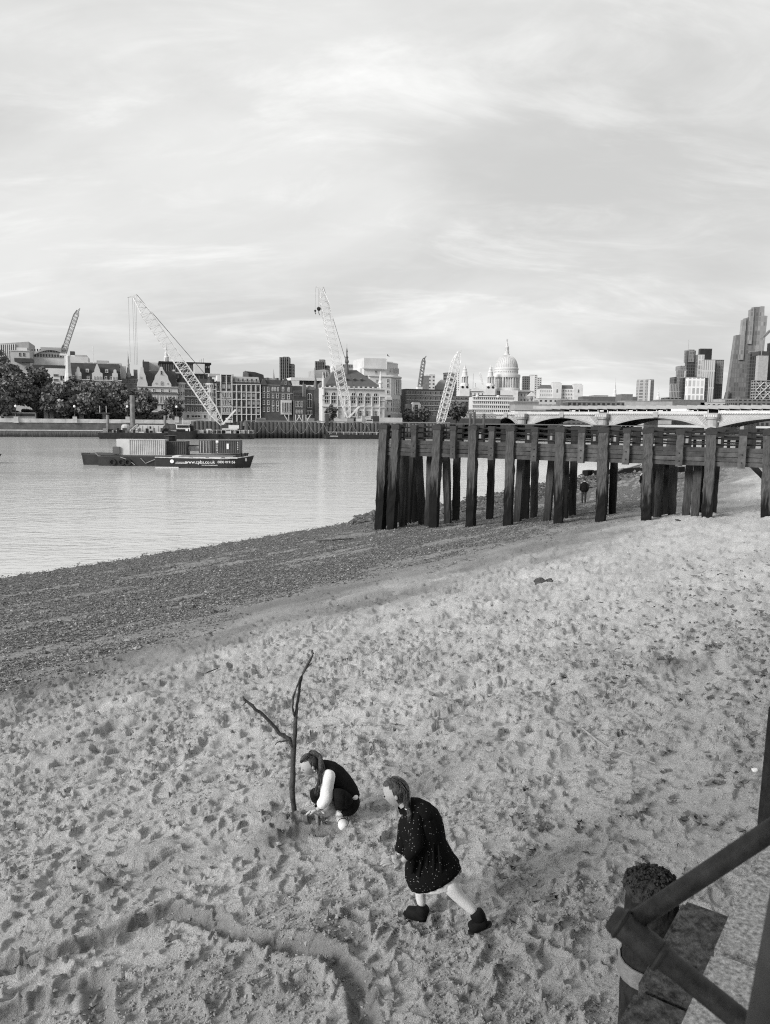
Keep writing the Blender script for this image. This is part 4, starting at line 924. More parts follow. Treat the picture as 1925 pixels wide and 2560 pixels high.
for i, px in enumerate((586, 598, 610, 622, 634, 645.5)):
    for py in (978, 997, 1016, 1035): b.win(px, py, 7.5, 14, random.choice(('blind', 'plain', 'plain')), frameg, -.1)
for px in (560, 573):
    for py in (958, 978): b.win(px, py, 9, 17, 'blind' if py == 978 else 'plain', frameg, -.1)
for py in (987, 1007, 1027): b.box('white_bay', cream, 554, 580, py - 8 + 2, py + 10, .5, -.5)
for px in (558, 564, 570, 576):
    for py in (994, 1013, 1032): b.win(px, py, 3.4, 12, 'plain', cream, -.55)
for py in (978, 997, 1016, 1035): b.win(547, py, 6, 13, 'sash', frameg, -.1)
for px in lin(586, 642, 6): b.win(px, 953, 5, 7, 'sash', frameg, .1)
b = Bld('gabled_warehouse', 'dark steep roof with battlements behind the grid office', EMB, 120, 606, 664, 1000)
b.poly('gable', brick2, [(610, 1000), (622, 1000), (622, 934), (614, 927), (610, 934)], 0, 1.0); b.poly('roof', slate, [(612, 950), (662, 950), (660, 936), (640, 930), (614, 928)], 1.1, 9); b.box('wall', brick2, 622, 662, 950, 1000, 8, 1.1); b.box('wing', conc, 655, 700, 943, 1000, 8, 3); b.lathe('finial', lead, 686, [(3, 945), (2, 935), (.8, 928), (.2, 920)], 2, 6)
b = Bld('brick_house', 'dark brick school house with white stone windows and gables', EMB, V, 654, 732, 1047)
b.box('wall', brick, 655, 731, 962, 1047, 14); b.mansard('roof', slate, 655, 731, 962, 950, 14)
for px, hw, tp in ((660, 7, 949), (714, 13, 946)): b.poly('gable', brick, [(px - hw, 963), (px + hw, 963), (px + hw, 960), (px + 2, tp), (px - 2, tp), (px - hw, 960)], -.4, 2)
b.wins((660, 671), (979, 995, 1012, 1029), 5, 11, 'sash'); b.wins((682, 688.5, 695.5), (978,), 4.5, 10, 'arch'); b.wins((683, 694), (995, 1014, 1028), 5, 12, 'sash'); b.wins((708, 722), (978,), 5.5, 11, 'arch'); b.wins((708, 722), (997,), 6, 12, 'sash')
b.box('bay_window', stone2, 702, 728, 1000, 1036, 1.2, -1.2); b.wins(lin(706, 724, 4), (1030,), 4, 24, 'plain', stone2, -1.25); b.win(714, 960, 4, 7, 'sash', stone, -.45)
for py in (963, 983): b.band('string_course', stone, 655, 731, py, .8, .2)
for px in (675, 700): b.box('chimney', brick, px - 2.5, px + 2.5, 943, 958, 2, 5)
b = Bld('brick_hall', 'brown brick hall with tall traceried window, pinnacles and a pointed turret', EMB, V, 731, 818, 1047)
b.box('wall', brick, 732, 764, 978, 1047, 12); b.hip('roof', slate, 731, 766, 978, 734, 764, 964, 12); b.box('nave_end', brick, 762, 792, 974, 1047, 15, -.8); b.poly('gable', brick2, [(762, 975), (792, 975), (772.5, 964)], -.9, 1.5)
b.win(772.5, 1020, 13, 36, 'arch', stone2, -.85); b.win(772.5, 1036, 13, 10, 'mull', stone2, -.85); b.box('lean_to', slate, 731, 760, 992, 1000, 4, -3); b.box('aisle', brick, 732, 760, 1000, 1047, 3.2, -3.2); b.wins((738, 744.5, 751), (1018,), 4.5, 14, 'sash', stone2, -3.25); b.wins((738, 744.5, 751), (1034,), 4.5, 9, 'arch', stone2, -3.25)
b.wins(lin(736, 756, 5), (990,), 3, 8, 'plain', brick2)
b.box('turret_base', brick, 785, 797, 972, 1047, 5, -1.5); b.lathe('turret_spire', brick2, 790, [(6, 974), (5, 968), (5, 962), (.3, 937)], .8, 8)
for px, tp in ((757, 958), (761, 964), (796, 968)): b.lathe('pinnacle', brick2, px, [(2.6, 1047), (2.6, 966), (1.8, 962), (.2, tp - 4)], -1.2, 6)
b.box('porch', brick, 792, 818, 1008, 1047, 8, -2); b.poly('porch_gable', stone, [(800, 1009), (818, 1009), (809, 994)], -2.2, -1); b.wins((804, 811), (1036,), 4, 16, 'sash', stone2, -2.1); b.win(798, 1002, 4, 8, 'sash', stone, -.1)
b.box('wall', brick, 797, 812, 990, 1008, 9, .2)
b = Bld('white_modern_office', 'low white modern office with ribbon windows behind the brick hall', EMB, 80, 726, 845, 1047)
b.box('body', darkc, 728, 840, 955, 1047, 20); b.box('parapet', cream, 727, 842, 945, 952, 21, -.6); b.box('flank', cream, 727, 748, 952, 990, .5, -.5); b.box('lower_band', cream, 727, 842, 963, 968, .6, -.6); b.wins(lin(754, 836, 10), (962,), 7, 9, 'plain', black, -.02)
b = Bld('round_block', 'grey rounded stone block under the ornate second tower', EMB, 160, 784, 850, 1000)
b.box('body', conc, 786, 812, 926, 1000, 16); b.lathe('drum', conc, 818, [(17, 1000), (17, 930), (18, 929), (18, 924), (1, 922)], 8, 20)
for px in lin(806, 832, 5): b.box('pilaster', stone, px, px + 1.2, 930, 960, 1, -1)
b.lathe('corner_turret', stone2, 834, [(6, 960), (6, 922), (7, 921), (5, 917), (2, 912), (.2, 908)], 2, 8)
# two concrete towers behind
for lab, a, c_, tp, st in (('tall ribbed concrete tower block with stacked balconies', 699, 733, 893, 1), ('distant ribbed concrete tower behind the round stone block', 787, 822, 903, 0)):
    b = Bld('tower_block', lab, far_frame(900), 0, a, c_, 1000)
    cm = gridmat('balcony_concrete', .03, .17, 4.2, 3.6, .9, .8)
    b.box('shaft', cm, a, a + (c_ - a) * .68, tp, 1000, 18); b.box('wing', cm, a + (c_ - a) * .69, c_, tp + (16 if st else 10), 1000, 15, 2)
    if st: b.box('crown', brick2, a + 8, a + 22, tp - 2, tp, 10, 4)
    else: b.box('wing', cm, a - 2, a + 6, tp + 16, 1000, 10, 4); b.box('crown', brick2, a + 10, a + 24, tp - 5, tp, 10, 4)
    for q in lin(a + 2, a + (c_ - a) * .66, 5): b.box('fin', mat('ribbed_concrete', .16, .9), q, q + 1.4, tp, 1000, 1.6, -1.6)
# white arched hall with hipped roof
b = Bld('arched_stone_hall', 'white stone hall with great arched windows and steep hipped roof', EMB, 26, 804, 962, 1047)
b.box('wall', stone2, 806, 961, 970, 1047, 22); b.hip('roof', mat('green_slate', .085, .7, .15, .4), 811, 956, 968, 852, 907, 921, 20)
for py, th, ou in ((971, 3.0, .8), (990, 1.6, .4), (1017, 2.0, .5), (1000, 1.2, .35)): b.band('cornice', stone2, 806, 961, py, th, ou)
for px in (816, 834, 883, 901, 919, 938): b.win(px, 1009, 11, 27, 'arch', stone2, -.06); b.win(px, 1041, 11, 14, 'mull', stone2, -.06)
for px in [826, 843, 862, 874, 892, 910, 929, 948]:
    b.cyl('half_column', stone2, px, 1.5, 990, 1015, -.3, 8); b.box('pilaster', stone2, px - 1.4, px + 1.4, 1018, 1044, .5, -.5)
for px in (842, 850, 952): b.wins((px,), (1008, 1034), 2.2, 6, 'plain', stone2, -.06)
for px in lin(812, 956, 13): b.box('parapet_block', stone2, px - 2, px + 2, 966, 969, .6, -.5)
for px in (873, 892, 910): b.box('dormer', slate, px - 2.5, px + 2.5, 946, 956, 3, 3.4); b.poly('dormer_roof', slate2, [(px - 4, 947), (px + 4, 947), (px, 943)], 3.2, 6.5)
b.lathe('cupola', slate2, 879, [(5, 934), (5, 918), (3.8, 917), (3.8, 904), (5.2, 903), (5, 899), (3.2, 895), (3.0, 891), (4.4, 890), (2.2, 886), (1.6, 877), (2.6, 876), (1.6, 871), (.3, 864)], 8, 10); b.cyl('finial', lead, 879, .35, 855, 866, 8, 5)
b.lathe('corner_turret', stone2, 950, [(4, 972), (4, 958), (6, 957), (5, 952), (3, 950), (3, 940), (1.5, 934), (.3, 926)], -.2, 8); b.lathe('corner_turret', stone2, 808, [(3.5, 990), (3.5, 958), (3, 953), (.3, 940)], -.2, 8)
b.box('low_wing', stone2, 904, 1000, 1043, 1047, 3, -3)
# great curved stone block
b = Bld('curved_stone_palace', 'massive curved white stone block with a giant colonnade and flag', EMB, 52, 905, 1020, 1046)
k = abs(b.mpp()); cx = b.x(968); cyl_r = b.x(1013) - cx
a0, a1 = R(-178), R(20)
prof = [(cyl_r * 1.10, b.z(1046)), (cyl_r * 1.10, b.z(1033)), (cyl_r, b.z(1031)), (cyl_r, b.z(945)), (cyl_r * 1.05, b.z(944)), (cyl_r * 1.06, b.z(940)), (cyl_r * .86, b.z(937)), (cyl_r * .84, b.z(908)), (cyl_r * .86, b.z(907)), (cyl_r * .82, b.z(905)), (.1, b.z(905))]
MB().lathe(prof, (cx, cyl_r, 0), 40, R(-175), R(60)).build('curved_front', stone2, b.o)
b.box('flank', stone2, 922, 976, 940, 1046, 20, -.6); b.box('upper_block', stone2, 910, 966, 896, 940, 18, .6); b.box('rear_wing', stone2, 906, 930, 921, 1046, 16, 4); b.box('upper_wing', stone2, 936, 985, 903, 937, 14, 2.2)
b.band('cornice', stone2, 906, 962, 922, 2, .5); b.band('cornice', stone2, 922, 977, 941, 2, 1.1)
for q in range(9):
    a = R(-82 + q * 9.5); px_, py_ = cx + (cyl_r + .2) * math.cos(a), cyl_r + (cyl_r + .2) * math.sin(a)
    if q > 1: MB().lathe([(k * 1.5, b.z(986)), (k * 1.2, b.z(947))], (px_, py_, 0), 8).build('column', stone2, b.o)
    for py, h in ((1004, 7), (1014, 7), (1026, 6), (931, 12)) + (((984, 34),) if q > 1 else ()):
        rr_ = cyl_r * (.885 if py == 931 else 1.0); a2 = a + R(4.7)
        w_ = link('window', window_mesh(2.6 * k, h * k, 'plain', stone2), b.o, (cx + (rr_ + .03) * math.cos(a2), cyl_r + (rr_ + .03) * math.sin(a2), b.z(py))); w_.rotation_euler.z = a2 + R(90)
b.wins((967.5,), (956, 968, 984), 5.5, 8, 'sash', stone2, -.65); b.wins((938, 941), (956, 968), 2, 6, 'plain', stone2, -.65); b.wins((967.5, 950), (1010, 1026), 3, 7, 'plain', stone2, -.65); b.wins((938, 941), (934,), 2, 6, 'plain', stone2, .55); b.win(924.5, 950, 2.5, 18, 'plain', stone2, 3.9)
b.box('porch', stone2, 963, 977, 992, 1000, 1.5, -1.4); b.win(971, 1045.5, 9, 8, 'plain', stone2, -.9)
b.cyl('flagpole', cream, 966.5, .5, 884, 922, .5, 6); b.poly('flag', mat('dark_flag', .06), [(967, 884), (970, 888), (973.5, 891), (969.5, 890), (967, 888.5)], .5, .62)
b = Bld('office_block', 'grey stepped rooftops left of the curved stone block', EMB, 140, 852, 915, 1000)
b.box('body', conc, 853, 890, 911, 1000, 12); b.box('wing', cream, 886, 898, 909, 1000, 10, -2); b.box('wing', conc, 897, 914, 905, 1000, 10, -1); b.wins(lin(858, 884, 6), (918,), 3, 5, 'plain', frameg)
# ------------------------------------------------------------------ cofferdam of sheet piles
sheetm = pile_material('rusty_sheet_pile', .13, .02, 2.0, 1.0)
cd = thing('sheet_pile_cofferdam', 'long dark wall of rusty steel sheet piles in front of the brick hall', 'cofferdam', EMB.w(0, -9, 0), EMB.a)
c0, c1 = EMB.hit(612, 1060, -9)[0], EMB.hit(1125, 1060, -9)[0]; zt_ = EMB.hit(800, 1056, -9)[1]
n_ = 54
for i in range(n_):
    a, b_ = c0 + (c1 - c0) * i / n_, c0 + (c1 - c0) * (i + 1) / n_; q = (b_ - a); dz = random.uniform(-.15, .1)
    pl = [(a, 0), (a + q * .15, 0), (a + q * .28, -.5), (a + q * .72, -.5), (a + q * .85, 0), (b_ - .03, 0), (b_ - .03, .3), (a, .3)]
    MB().column(pl, -2, zt_ + dz).build('sheet_pile', sheetm, cd)
MB().box(c0, c1, -.1, .5, zt_ + .15, zt_ + .45).build('capping_beam', frameg, cd)
MB().box(c0, c1, .6, 12, zt_ - 1.5, zt_ - .3).build('fill', mat('spoil', .12, .95, .3), cd)
cd2 = thing('sheet_pile_return', 'recessed dark sheet pile wall behind the crane barge', 'cofferdam', EMB.w(0, -3, 0), EMB.a)
r0, r1 = EMB.hit(478, 1060, -3)[0], EMB.hit(618, 1060, -3)[0]; zt2 = EMB.hit(550, 1053, -3)[1]
for i in range(14):
    a, b_ = r0 + (r1 - r0) * i / 14, r0 + (r1 - r0) * (i + 1) / 14; q = b_ - a
    MB().column([(a, 0), (a + q * .2, 0), (a + q * .3, -.4), (a + q * .7, -.4), (a + q * .8, 0), (b_ - .03, 0), (b_ - .03, .3), (a, .3)], -2, zt2 + random.uniform(-.1, .1)).build('sheet_pile', sheetm, cd2)
# site clutter on the cofferdam: hoardings, struts, cabins
SITE = [(566, 582, 1045, 1054, 'white_cabin', cream, 'white site cabin behind the small crane mast'), (640, 664, 1049, 1055, 'pipe_stack', frameg, 'stack of grey pipes beside the brick school house'), (793, 801, 1052, 1057, 'white_tank', cream, 'white box tank on the cofferdam edge by the brick hall'),
        (770, 786, 1046, 1054, 'skip', frameg, 'grey skip behind the cofferdam under the brick hall'), (815, 822, 1034, 1062, 'steel_pile', steeld, 'thick dark steel pile standing up from the cofferdam'), (868, 884, 1046, 1056, 'material_stack', conc, 'pale stack of materials beside the second crane'),
        (914, 932, 1048, 1056, 'white_van', cream, 'white van parked on the cofferdam below the arched hall'), (932, 948, 1040, 1058, 'generator', darkc, 'dark generator box near the jetty end'), (905, 912, 1040, 1056, 'site_hoarding', conc, 'narrow grey hoarding right of the second crane')]
for a, b_, tp, bt_, nm, m_, lab in SITE:
    s_ = Bld(nm, lab, EMB, -4 if nm != 'steel_pile' else -10, a, b_, bt_ + .5, 'site equipment'); z_ = s_.z(tp)
    o = MB().box(s_.x(a), s_.x(b_), 0, 2.2, min(0, zt_ - .4 - s_.z0), z_).build('body', m_, s_.o)
    if 'van' in nm or 'cabin' in nm: MB().box(s_.x(a) + .3, s_.x(b_) - .3, -.06, 0, z_ * .55, z_ * .85).build('window', glass, s_.o)
    elif nm == 'pipe_stack':
        for q in range(4): MB().tube([(s_.x(a), -.3 - q % 2 * .1, z_ + .15 * q), (s_.x(b_), -.3, z_ + .15 * q)], .16, 6).build('pipe', frameg, s_.o)
    else: MB().box(s_.x(a) - .05, s_.x(b_) + .05, -.05, 2.25, z_ - .02, z_ + .12).build('lid', frameg, s_.o)
site_labels = ('below the white bay window', 'left of the brick hall aisle', 'under the brick hall window', 'next to the porch gable')
for k, px in enumerate((722, 739, 757, 765)):
    u, z = EMB.hit(px, 1056, -7); o = MB().beam((0, 0, 0), ((1.6 if k % 2 else -1.6), 0, 2.6), .22).beam((0, 0, 0), (0, 0, 2.7), .2).build('raking_strut', steelw)
    o.location = EMB.w(u, -7, z); o.rotation_euler.z = EMB.a; tag(o, 'pale raking strut on the cofferdam ' + site_labels[k], 'strut', 'struts on the cofferdam')
# scaffold rail and mooring chains hung on the sheet piles
ch = thing('mooring_chain', 'pale looping chains hanging along the sheet pile wall', 'chain', EMB.w(0, -9.8, 0), EMB.a)
for k in range(9):
    a = c0 + (c1 - c0) * (.01 + k * .07); P = [(a + 5.5 * t, 0, zt_ - .3 - 3.6 * math.sin(math.pi * t)) for t in lin(0, 1, 9)]
    MB().tube(P, .06, 4).build('chain_loop', frameg, ch)

# ------------------------------------------------------------------ cranes
def lattice(p, q, w0, w1, nseg, th, m_, name, parent, side=Vector((0, 1, 0)), taper=.12):
    p, q = Vector(p), Vector(q); d = (q - p); ln_ = d.length; d.normalize(); a = d.cross(side).normalized(); b_ = a.cross(d).normalized(); B_ = MB(); rows = []
    for i in range(nseg + 1):
        t = i / nseg; w_ = w0 if t < 1 - taper else w1 + (w0 - w1) * (1 - t) / taper
        if t < taper: w_ = w1 + (w0 - w1) * t / taper
        c = p + d * ln_ * t; rows.append([c + (a * sx + b_ * sy) * w_ / 2 for sx, sy in ((-1, -1), (1, -1), (1, 1), (-1, 1))])
    for i in range(nseg):
        for k in range(4):
            B_.beam(rows[i][k], rows[i + 1][k], th)
            k2 = (k + 1) % 4
            B_.beam(rows[i][k] if i % 2 else rows[i][k2], rows[i + 1][k2] if i % 2 else rows[i + 1][k], th * .6)
            if i % 2 == 0: B_.beam(rows[i][k], rows[i][k2], th * .55)
    return B_.build(name, m_, parent)
def fpt(fr, px, py, v):
    u, z = fr.hit(px, py, v); return Vector((u, v, z))
def crane(name, label, fr, v, base, tip, w_, nseg, m_, head=None, mast=None, cables=(), body=None, hooks=(), th=.2, body_m=None):
    o = thing(name, label, 'crane', fr.w(0, 0, 0), fr.a); f = lambda q, dv=0: fpt(fr, q[0], q[1], v + dv)
    lattice(f(base), f(tip), w_, w_ * .35, nseg, th, m_, 'boom', o)
    if head:
        H_ = MB()
        for k in (-.6, .6): H_.beam(f(tip, k), f(head, k), th); H_.beam(f((tip[0] + 6, tip[1] - 5), k), f(head, k), th); H_.beam(f((tip[0] + 6, tip[1] - 5), k), f(tip, k), th)
        H_.build('boom_head', m_, o)
    if mast:
        for k in (-1.2, 1.2): MB().beam(f(base, k), f(mast, k), .5).build('mast', m_, o)
        for k in (-.7, .7): MB().tube([f((tip[0] + 6, tip[1] - 4), k), f(mast, k)], .09, 4).build('pendant', steeld, o)
        MB().tube([f(mast), f((base[0] + (18 if mast[0] > base[0] else -18), base[1] - 2))], .08, 4).build('luffing_rope', steeld, o)
    for c in cables: MB().tube([f(c[0]), f(c[1])], c[2] if len(c) > 2 else .055, 4).build('hoist_rope', frameg, o)
    for h in hooks:
        p = f(h[0]); r_ = h[1]; K = MB().lathe([(.05, r_), (r_ * .8, r_ * .6), (r_, 0), (r_ * .6, -r_ * .8), (.15, -r_)], p, 8); K.tube([p + Vector((0, 0, -r_)), p + Vector((0, 0, -r_ * 2)), p + Vector((.3, 0, -r_ * 2.6)), p + Vector((.1, 0, -r_ * 2.9))], .13, 5); K.build('hook_block', black, o)
    if body:
        for nm, a, b_, tp, bt_, mm in body:
            P, Q = f((a, bt_)), f((b_, tp)); MB().box(P.x, Q.x, v - 1.6, v + 1.6, P.z, Q.z).build(nm, mm, o)
    return o
crane('crawler_crane', 'white lattice crane leaning left from the crane barge', EMB, -18, (556, 1062), (336, 741), 3.0, 44, steelw, (319, 744), (589, 1024),
      [((321, 745), (326, 905)), ((331, 744), (337, 912)), ((336, 744), (341, 912)), ((340, 745), (344, 912))],
      [('cab', 553, 570, 1062, 1070, darkc), ('counterweight_house', 570, 596, 1063, 1071, steelw), ('turntable', 556, 592, 1071, 1074, steelw), ('tracks', 550, 600, 1074, 1078, black)])
crane('crawler_crane', 'tall white lattice crane standing before the arched stone hall', EMB, -2, (872, 1044), (803, 722), 2.9, 42, steelw, (789, 717), (899, 1016),
      [((789, 719), (788, 776)), ((796, 722), (797, 770)), ((798, 722), (798, 770))],
      [('cab', 878, 887, 1044, 1054, darkc), ('counterweight_house', 885, 902, 1047, 1055, steelw), ('tracks', 866, 905, 1055, 1059, black)], [((788, 777), .4), ((797, 772), .75)])
crane('crawler_crane', 'white lattice crane whose foot is hidden behind the jetty posts', EMB, -4, (1097, 1070), (1147, 880), 2.6, 30, steelw, (1153, 879), None, [((1151, 882), (1146, 960), .04)], [('tracks', 1085, 1110, 1070, 1074, black)])
tf = crane('tower_crane', 'grey luffing tower crane above the rooftops at the far left', EMB, 110, (158, 884), (194, 776), 2.0, 26, mat('grey_steel', .22, .6), (198, 778), None, [((198, 780), (197, 792))],
      [('cab', 150, 176, 885, 889, steelw), ('counterweight', 176, 187, 879, 887, darkc), ('tower', 163, 177, 889, 960, stone2)], th=.22)
lattice(fpt(EMB, 158, 884, 110), fpt(EMB, 164, 864, 110), 2.4, 2.0, 4, .3, MATS['grey_steel'], 'mast', tf)
crane('tower_crane', 'small dark luffing crane right of the curved stone block', EMB, 170, (1048, 976), (1060, 895), 2.0, 20, steeld, (1062, 897), None, [((1062, 898), (1061, 915))], [('cab', 1042, 1054, 968, 974, steelw), ('tower', 1044, 1050, 974, 1000, steelw)], th=.22)

# ------------------------------------------------------------------ barges and boats
tar = mat('tarred_hull', .022, .6, .5, .8, .5, 6); rust = mat('rusty_deck', .10, .85, .5, .8, .5, 8); rope = mat('pale_rope', .30, .9)
def hull(name, m_, parent, x0, x1, w_, z0, z1, rake0=.6, rake1=.6, sheer=.0, n=14, bow=True):
    rings = []
    for i in range(n + 1):
        t = i / n; x = x0 + (x1 - x0) * t; e = 1.0
        if bow and t > .82: e = max(.10, max(0.0, math.cos((t - .82) / .18 * math.pi / 2)) ** .7)
        zs = z1 + sheer * (abs(t - .5) * 2) ** 2; dx = -rake0 * (1 - t) * 0 + (rake1 if t > .95 else -rake0 if t < .05 else 0)
        rings.append([(x, -w_ / 2 * e, z0), (x + dx, -w_ / 2 * e, zs), (x + dx, w_ / 2 * e, zs), (x, w_ / 2 * e, z0)])
    return MB().loft(rings).build(name, m_, parent)
MID = Frame(at(400, 1160, 111).x, 111, R(2))
mp = abs(MID.hit(401, 1160)[0] - MID.hit(400, 1160)[0])
def mx(px, v=0): return MID.hit(px, 1155, v)[0]
def mz(py, v=0, px=400): return MID.hit(px, py, v)[1]
# container barge
bg_ = thing('barge', 'rusty black barge carrying shipping containers', 'barge', MID.w(0, 3.5, 0), MID.a)
hull('hull', tar, bg_, mx(210, .3), mx(606, 3.5), 6.4, -.6, mz(1133, 3.5) * .82, .3, .2, .2, bow=False)
MB().box(mx(213, .3), mx(600, 3.5), -2.9, 2.9, mz(1133, 3.5) * .82, mz(1133, 3.5) * .82 + .06).build('deck', rust, bg_)
MB().beam((mx(202, 2), -1, mz(1136, 3.5)), (mx(222, 2), -1, mz(1136, 3.5)), .35, .4).build('fender_beam', tar, bg_)
MB().box(mx(289, 3.5), mx(306, 3.5), -1.2, .4, mz(1134, 3.5), mz(1117, 3.5)).build('winch_house', mat('grey_paint', .10, .6), bg_)
MB().lathe([(.9, 0), (.9, .9), (1.0, 1.0), (1.0, 1.1), (.05, 1.2)], (mx(429, 6), 2.2, mz(1102, 6) - .3), 12).build('capstan', black, bg_)
pl = hull('pontoon', tar, bg_, mx(256, 0), mx(430, 0), 3.2, -.4, mz(1141, 0), .2, .2, 0, bow=False); pl.location.y = -3.4
for px in (290, 312, 328): 
    o = MB().lathe([(.28, -.12), (.5, -.12), (.5, .12), (.28, .12), (.28, -.12)], n=12).build('tyre_fender', black, bg_); o.location = (mx(px, 0), -5.1, .55); o.rotation_euler.x = R(90)
for a, b_, c_ in (((232, 1128), (245, 1142), (256, 1143)), ((310, 1143), (330, 1150), (345, 1162)), ((360, 1145), (372, 1158), (395, 1148)), ((395, 1160), (402, 1150), (408, 1146))):
    MB().tube([Vector((mx(p[0], 0), -5.15 if p[0] > 256 else -3.3, mz(p[1], -1))) for p in (a, b_, c_)], .045, 5).build('mooring_rope', rope, bg_)
def container(label, m_, pxa, pxb, pyt, pyb, v, depth=2.44, end=None, rz=0.0):
    zb_, zt2_ = mz(pyb, v), mz(pyt, v); x0, x1 = mx(pxa, v), mx(pxb, v); L_ = x1 - x0; Hh = zt2_ - zb_
    o = thing('shipping_container', label, 'container', MID.w(x0, v, zb_), MID.a + rz, 'shipping containers on the barge')
    n = max(6, int(L_ / .28)); P = []
    for i in range(n):
        a = .1 + (L_ - .2) * i / n; q = (L_ - .2) / n; P += [(a, 0), (a + q * .3, 0), (a + q * .45, .06), (a + q * .85, .06)]
    P += [(L_ - .1, 0)]; m2 = MB()
    for (xa, ya), (xb, yb) in zip(P[:-1], P[1:]):
        m2.face([(xa, ya, .12), (xb, yb, .12), (xb, yb, Hh - .12), (xa, ya, Hh - .12)]); m2.face([(xa, depth - ya, .12), (xb, depth - yb, .12), (xb, depth - yb, Hh - .12), (xa, depth - ya, Hh - .12)])
    m2.build('side_wall', m_, o)
    fr_ = MB()
    for x in (0, L_ - .12):
        for y in (-.02, depth - .1): fr_.box(x, x + .12, y, y + .12, 0, Hh)
    for y in (-.02, depth - .1): fr_.box(.12, L_ - .12, y, y + .12, 0, .12).box(.12, L_ - .12, y, y + .12, Hh - .12, Hh)
    fr_.build('corner_frame', m_, o); MB().box(.02, L_ - .02, .1, depth - .1, Hh - .04, Hh).build('roof', m_, o); MB().box(.05, L_ - .05, .1, depth - .1, .05, .1).build('floor', m_, o)
    for x in (.03, L_ - .07): MB().box(x, x + .04, .1, depth - .1, .1, Hh - .05).build('end_wall', m_, o)
    return o, L_, Hh
c1_ = mat('grey_container_paint', .40, .6, .25, .7); c2_ = mat('dark_container_paint', .055, .6, .3, .7); c3_ = mat('brown_container_paint', .075, .6, .3, .7)
o, L_, Hh = container('pale grey ribbed shipping container on the barge', c1_, 324, 413, 1099, 1139, 2.2)
# its closed end, turned to the viewer
MB().box(-1.95, -.06, .4, .5, 0, Hh).build('door_end', mat('pale_grey_paint', .5, .6, .12, .8), o); MB().box(-1.95, .0, .5, 2.4, Hh - .06, Hh).build('roof', c1_, o); MB().box(-1.95, -1.88, .5, 2.4, 0, Hh - .07).build('end_wall', c1_, o)
container('dark ribbed container in the middle of the barge', c2_, 414, 466, 1103, 1137, 3.2)
o, L_, Hh = container('dark container with white lettering at the bow of the barge', c3_, 528, 600, 1099, 1133, 3.0)
ang = R(38)
dw = link('door_end', MB().box(-1.75, 0, 0, .06, .05, Hh - .05).mesh('door_end', c3_), o, (-.02, 0.0, 0))
for k in range(4): MB().tube([(-1.5 + k * .42, -.04, .15), (-1.5 + k * .42, -.04, Hh - .15)], .035, 6).build('locking_bar', framew, dw)
def words(txt, parent, loc, size, m_, rot=(R(90), 0, 0), name='lettering', al='CENTER', sx=1.0):
    cu = bpy.data.curves.new(name, 'FONT'); cu.body = txt; cu.size = size; cu.align_x = al; cu.extrude = .004; cu.materials.append(m_)
    t0_ = bpy.data.objects.new(name, cu); COL.objects.link(t0_); me = bpy.data.meshes.new_from_object(t0_); bpy.data.objects.remove(t0_)
    t_ = link(name, me, parent, loc); t_.rotation_euler = rot; t_.scale = (sx, 1, 1); return t_
wp = mat('white_lettering', .75, .6, .05)
for k, ch_ in enumerate('CRONOS'): words(ch_, o, (.9, -.03, Hh * .86 - k * .32), .34, wp)
MB().box(.72, 1.1, -.03, -.01, Hh * .82, Hh * .98).build('plate', wp, o); MB().box(L_ * .58 - .16, L_ * .58 + .16, -.04, -.015, Hh * .35, Hh * .75).build('plate', wp, o)
for k in range(5): MB().box(L_ * .92, L_ * .92 + .1, -.03, -.015, Hh * .3 + k * .26, Hh * .3 + k * .26 + .13).build('marking', wp, o)
# open box seen between the containers
hp = thing('hopper', 'low pale open skip between the two dark containers', 'skip', MID.w(mx(467, 5), 5, mz(1127, 5)), MID.a)
L2 = mx(508, 5) - mx(467, 5); MB().box(0, L2, 0, .1, 0, .8).build('side_wall', stone2, hp); MB().box(0, L2, -.08, .0, .8, .95).build('rim', steeld, hp)
for k in range(5): MB().box(L2 * k / 4 - .05, L2 * k / 4 + .05, -.08, -.005, 0, .8).build('rib', stone, hp)
# the lettered lighter alongside
lt = thing('lighter', 'black lighter with white web address and telephone number on its side', 'boat', MID.w(0, -2.6, 0), MID.a)
la, lb = mx(397, -2.6), mx(622, -2.6); zs = mz(1149, -2.6) 
N_ = 18; rings = []; 
for i in range(N_ + 1):
    t = i / N_; x = la + (lb - la) * t; e = 1 if t < .72 else max(.06, max(0.0, math.cos((t - .72) / .28 * math.pi / 2)) ** .8); zz = 1.30 + (.45 * ((t - .72) / .28) ** 2 if t > .72 else .12 * (1 - t)) ; rk = .75 * (t - .72) / .28 if t > .72 else 0
    rings.append([(x, -1.9 * e, -.5), (x + rk, -2.0 * e, zz), (x + rk, 2.0 * e, zz), (x, 1.9 * e, -.5)])
MB().loft(rings).build('hull', tar, lt)
gw = MB()
for i in range(N_): gw.beam(Vector(rings[i][1]) + Vector((0, -.02, .02)), Vector(rings[i + 1][1]) + Vector((0, -.02, .02)), .12, .12)
gw.build('gunwale', mat('worn_white_paint', .42, .7, .5, 2), lt)
hc = MB().box(la + 3.2, la + (lb - la) * .84, -1.45, 1.45, 1.2, 1.62).build('hatch_cover', mat('tarpaulin', .17, .8, .3, 2, .6, 6), lt)
MB().box(la + 2.2, la + 3.1, -1.4, 1.2, 1.32, 1.6).build('folded_sheet', cream, lt)
for k in range(4): MB().box(la + 3 + k * 2.2, la + 4.7 + k * 2.2, -1.95, -1.6, 1.36, 1.5).build('side_rail', stone2, lt)
for px in (604, 613, 619): MB().lathe([(.12, 0), (.12, .35), (.2, .4), (.2, .5), (.02, .55)], (mx(px, -2.6), -.3, 1.55), 8).build('bollard', black, lt)
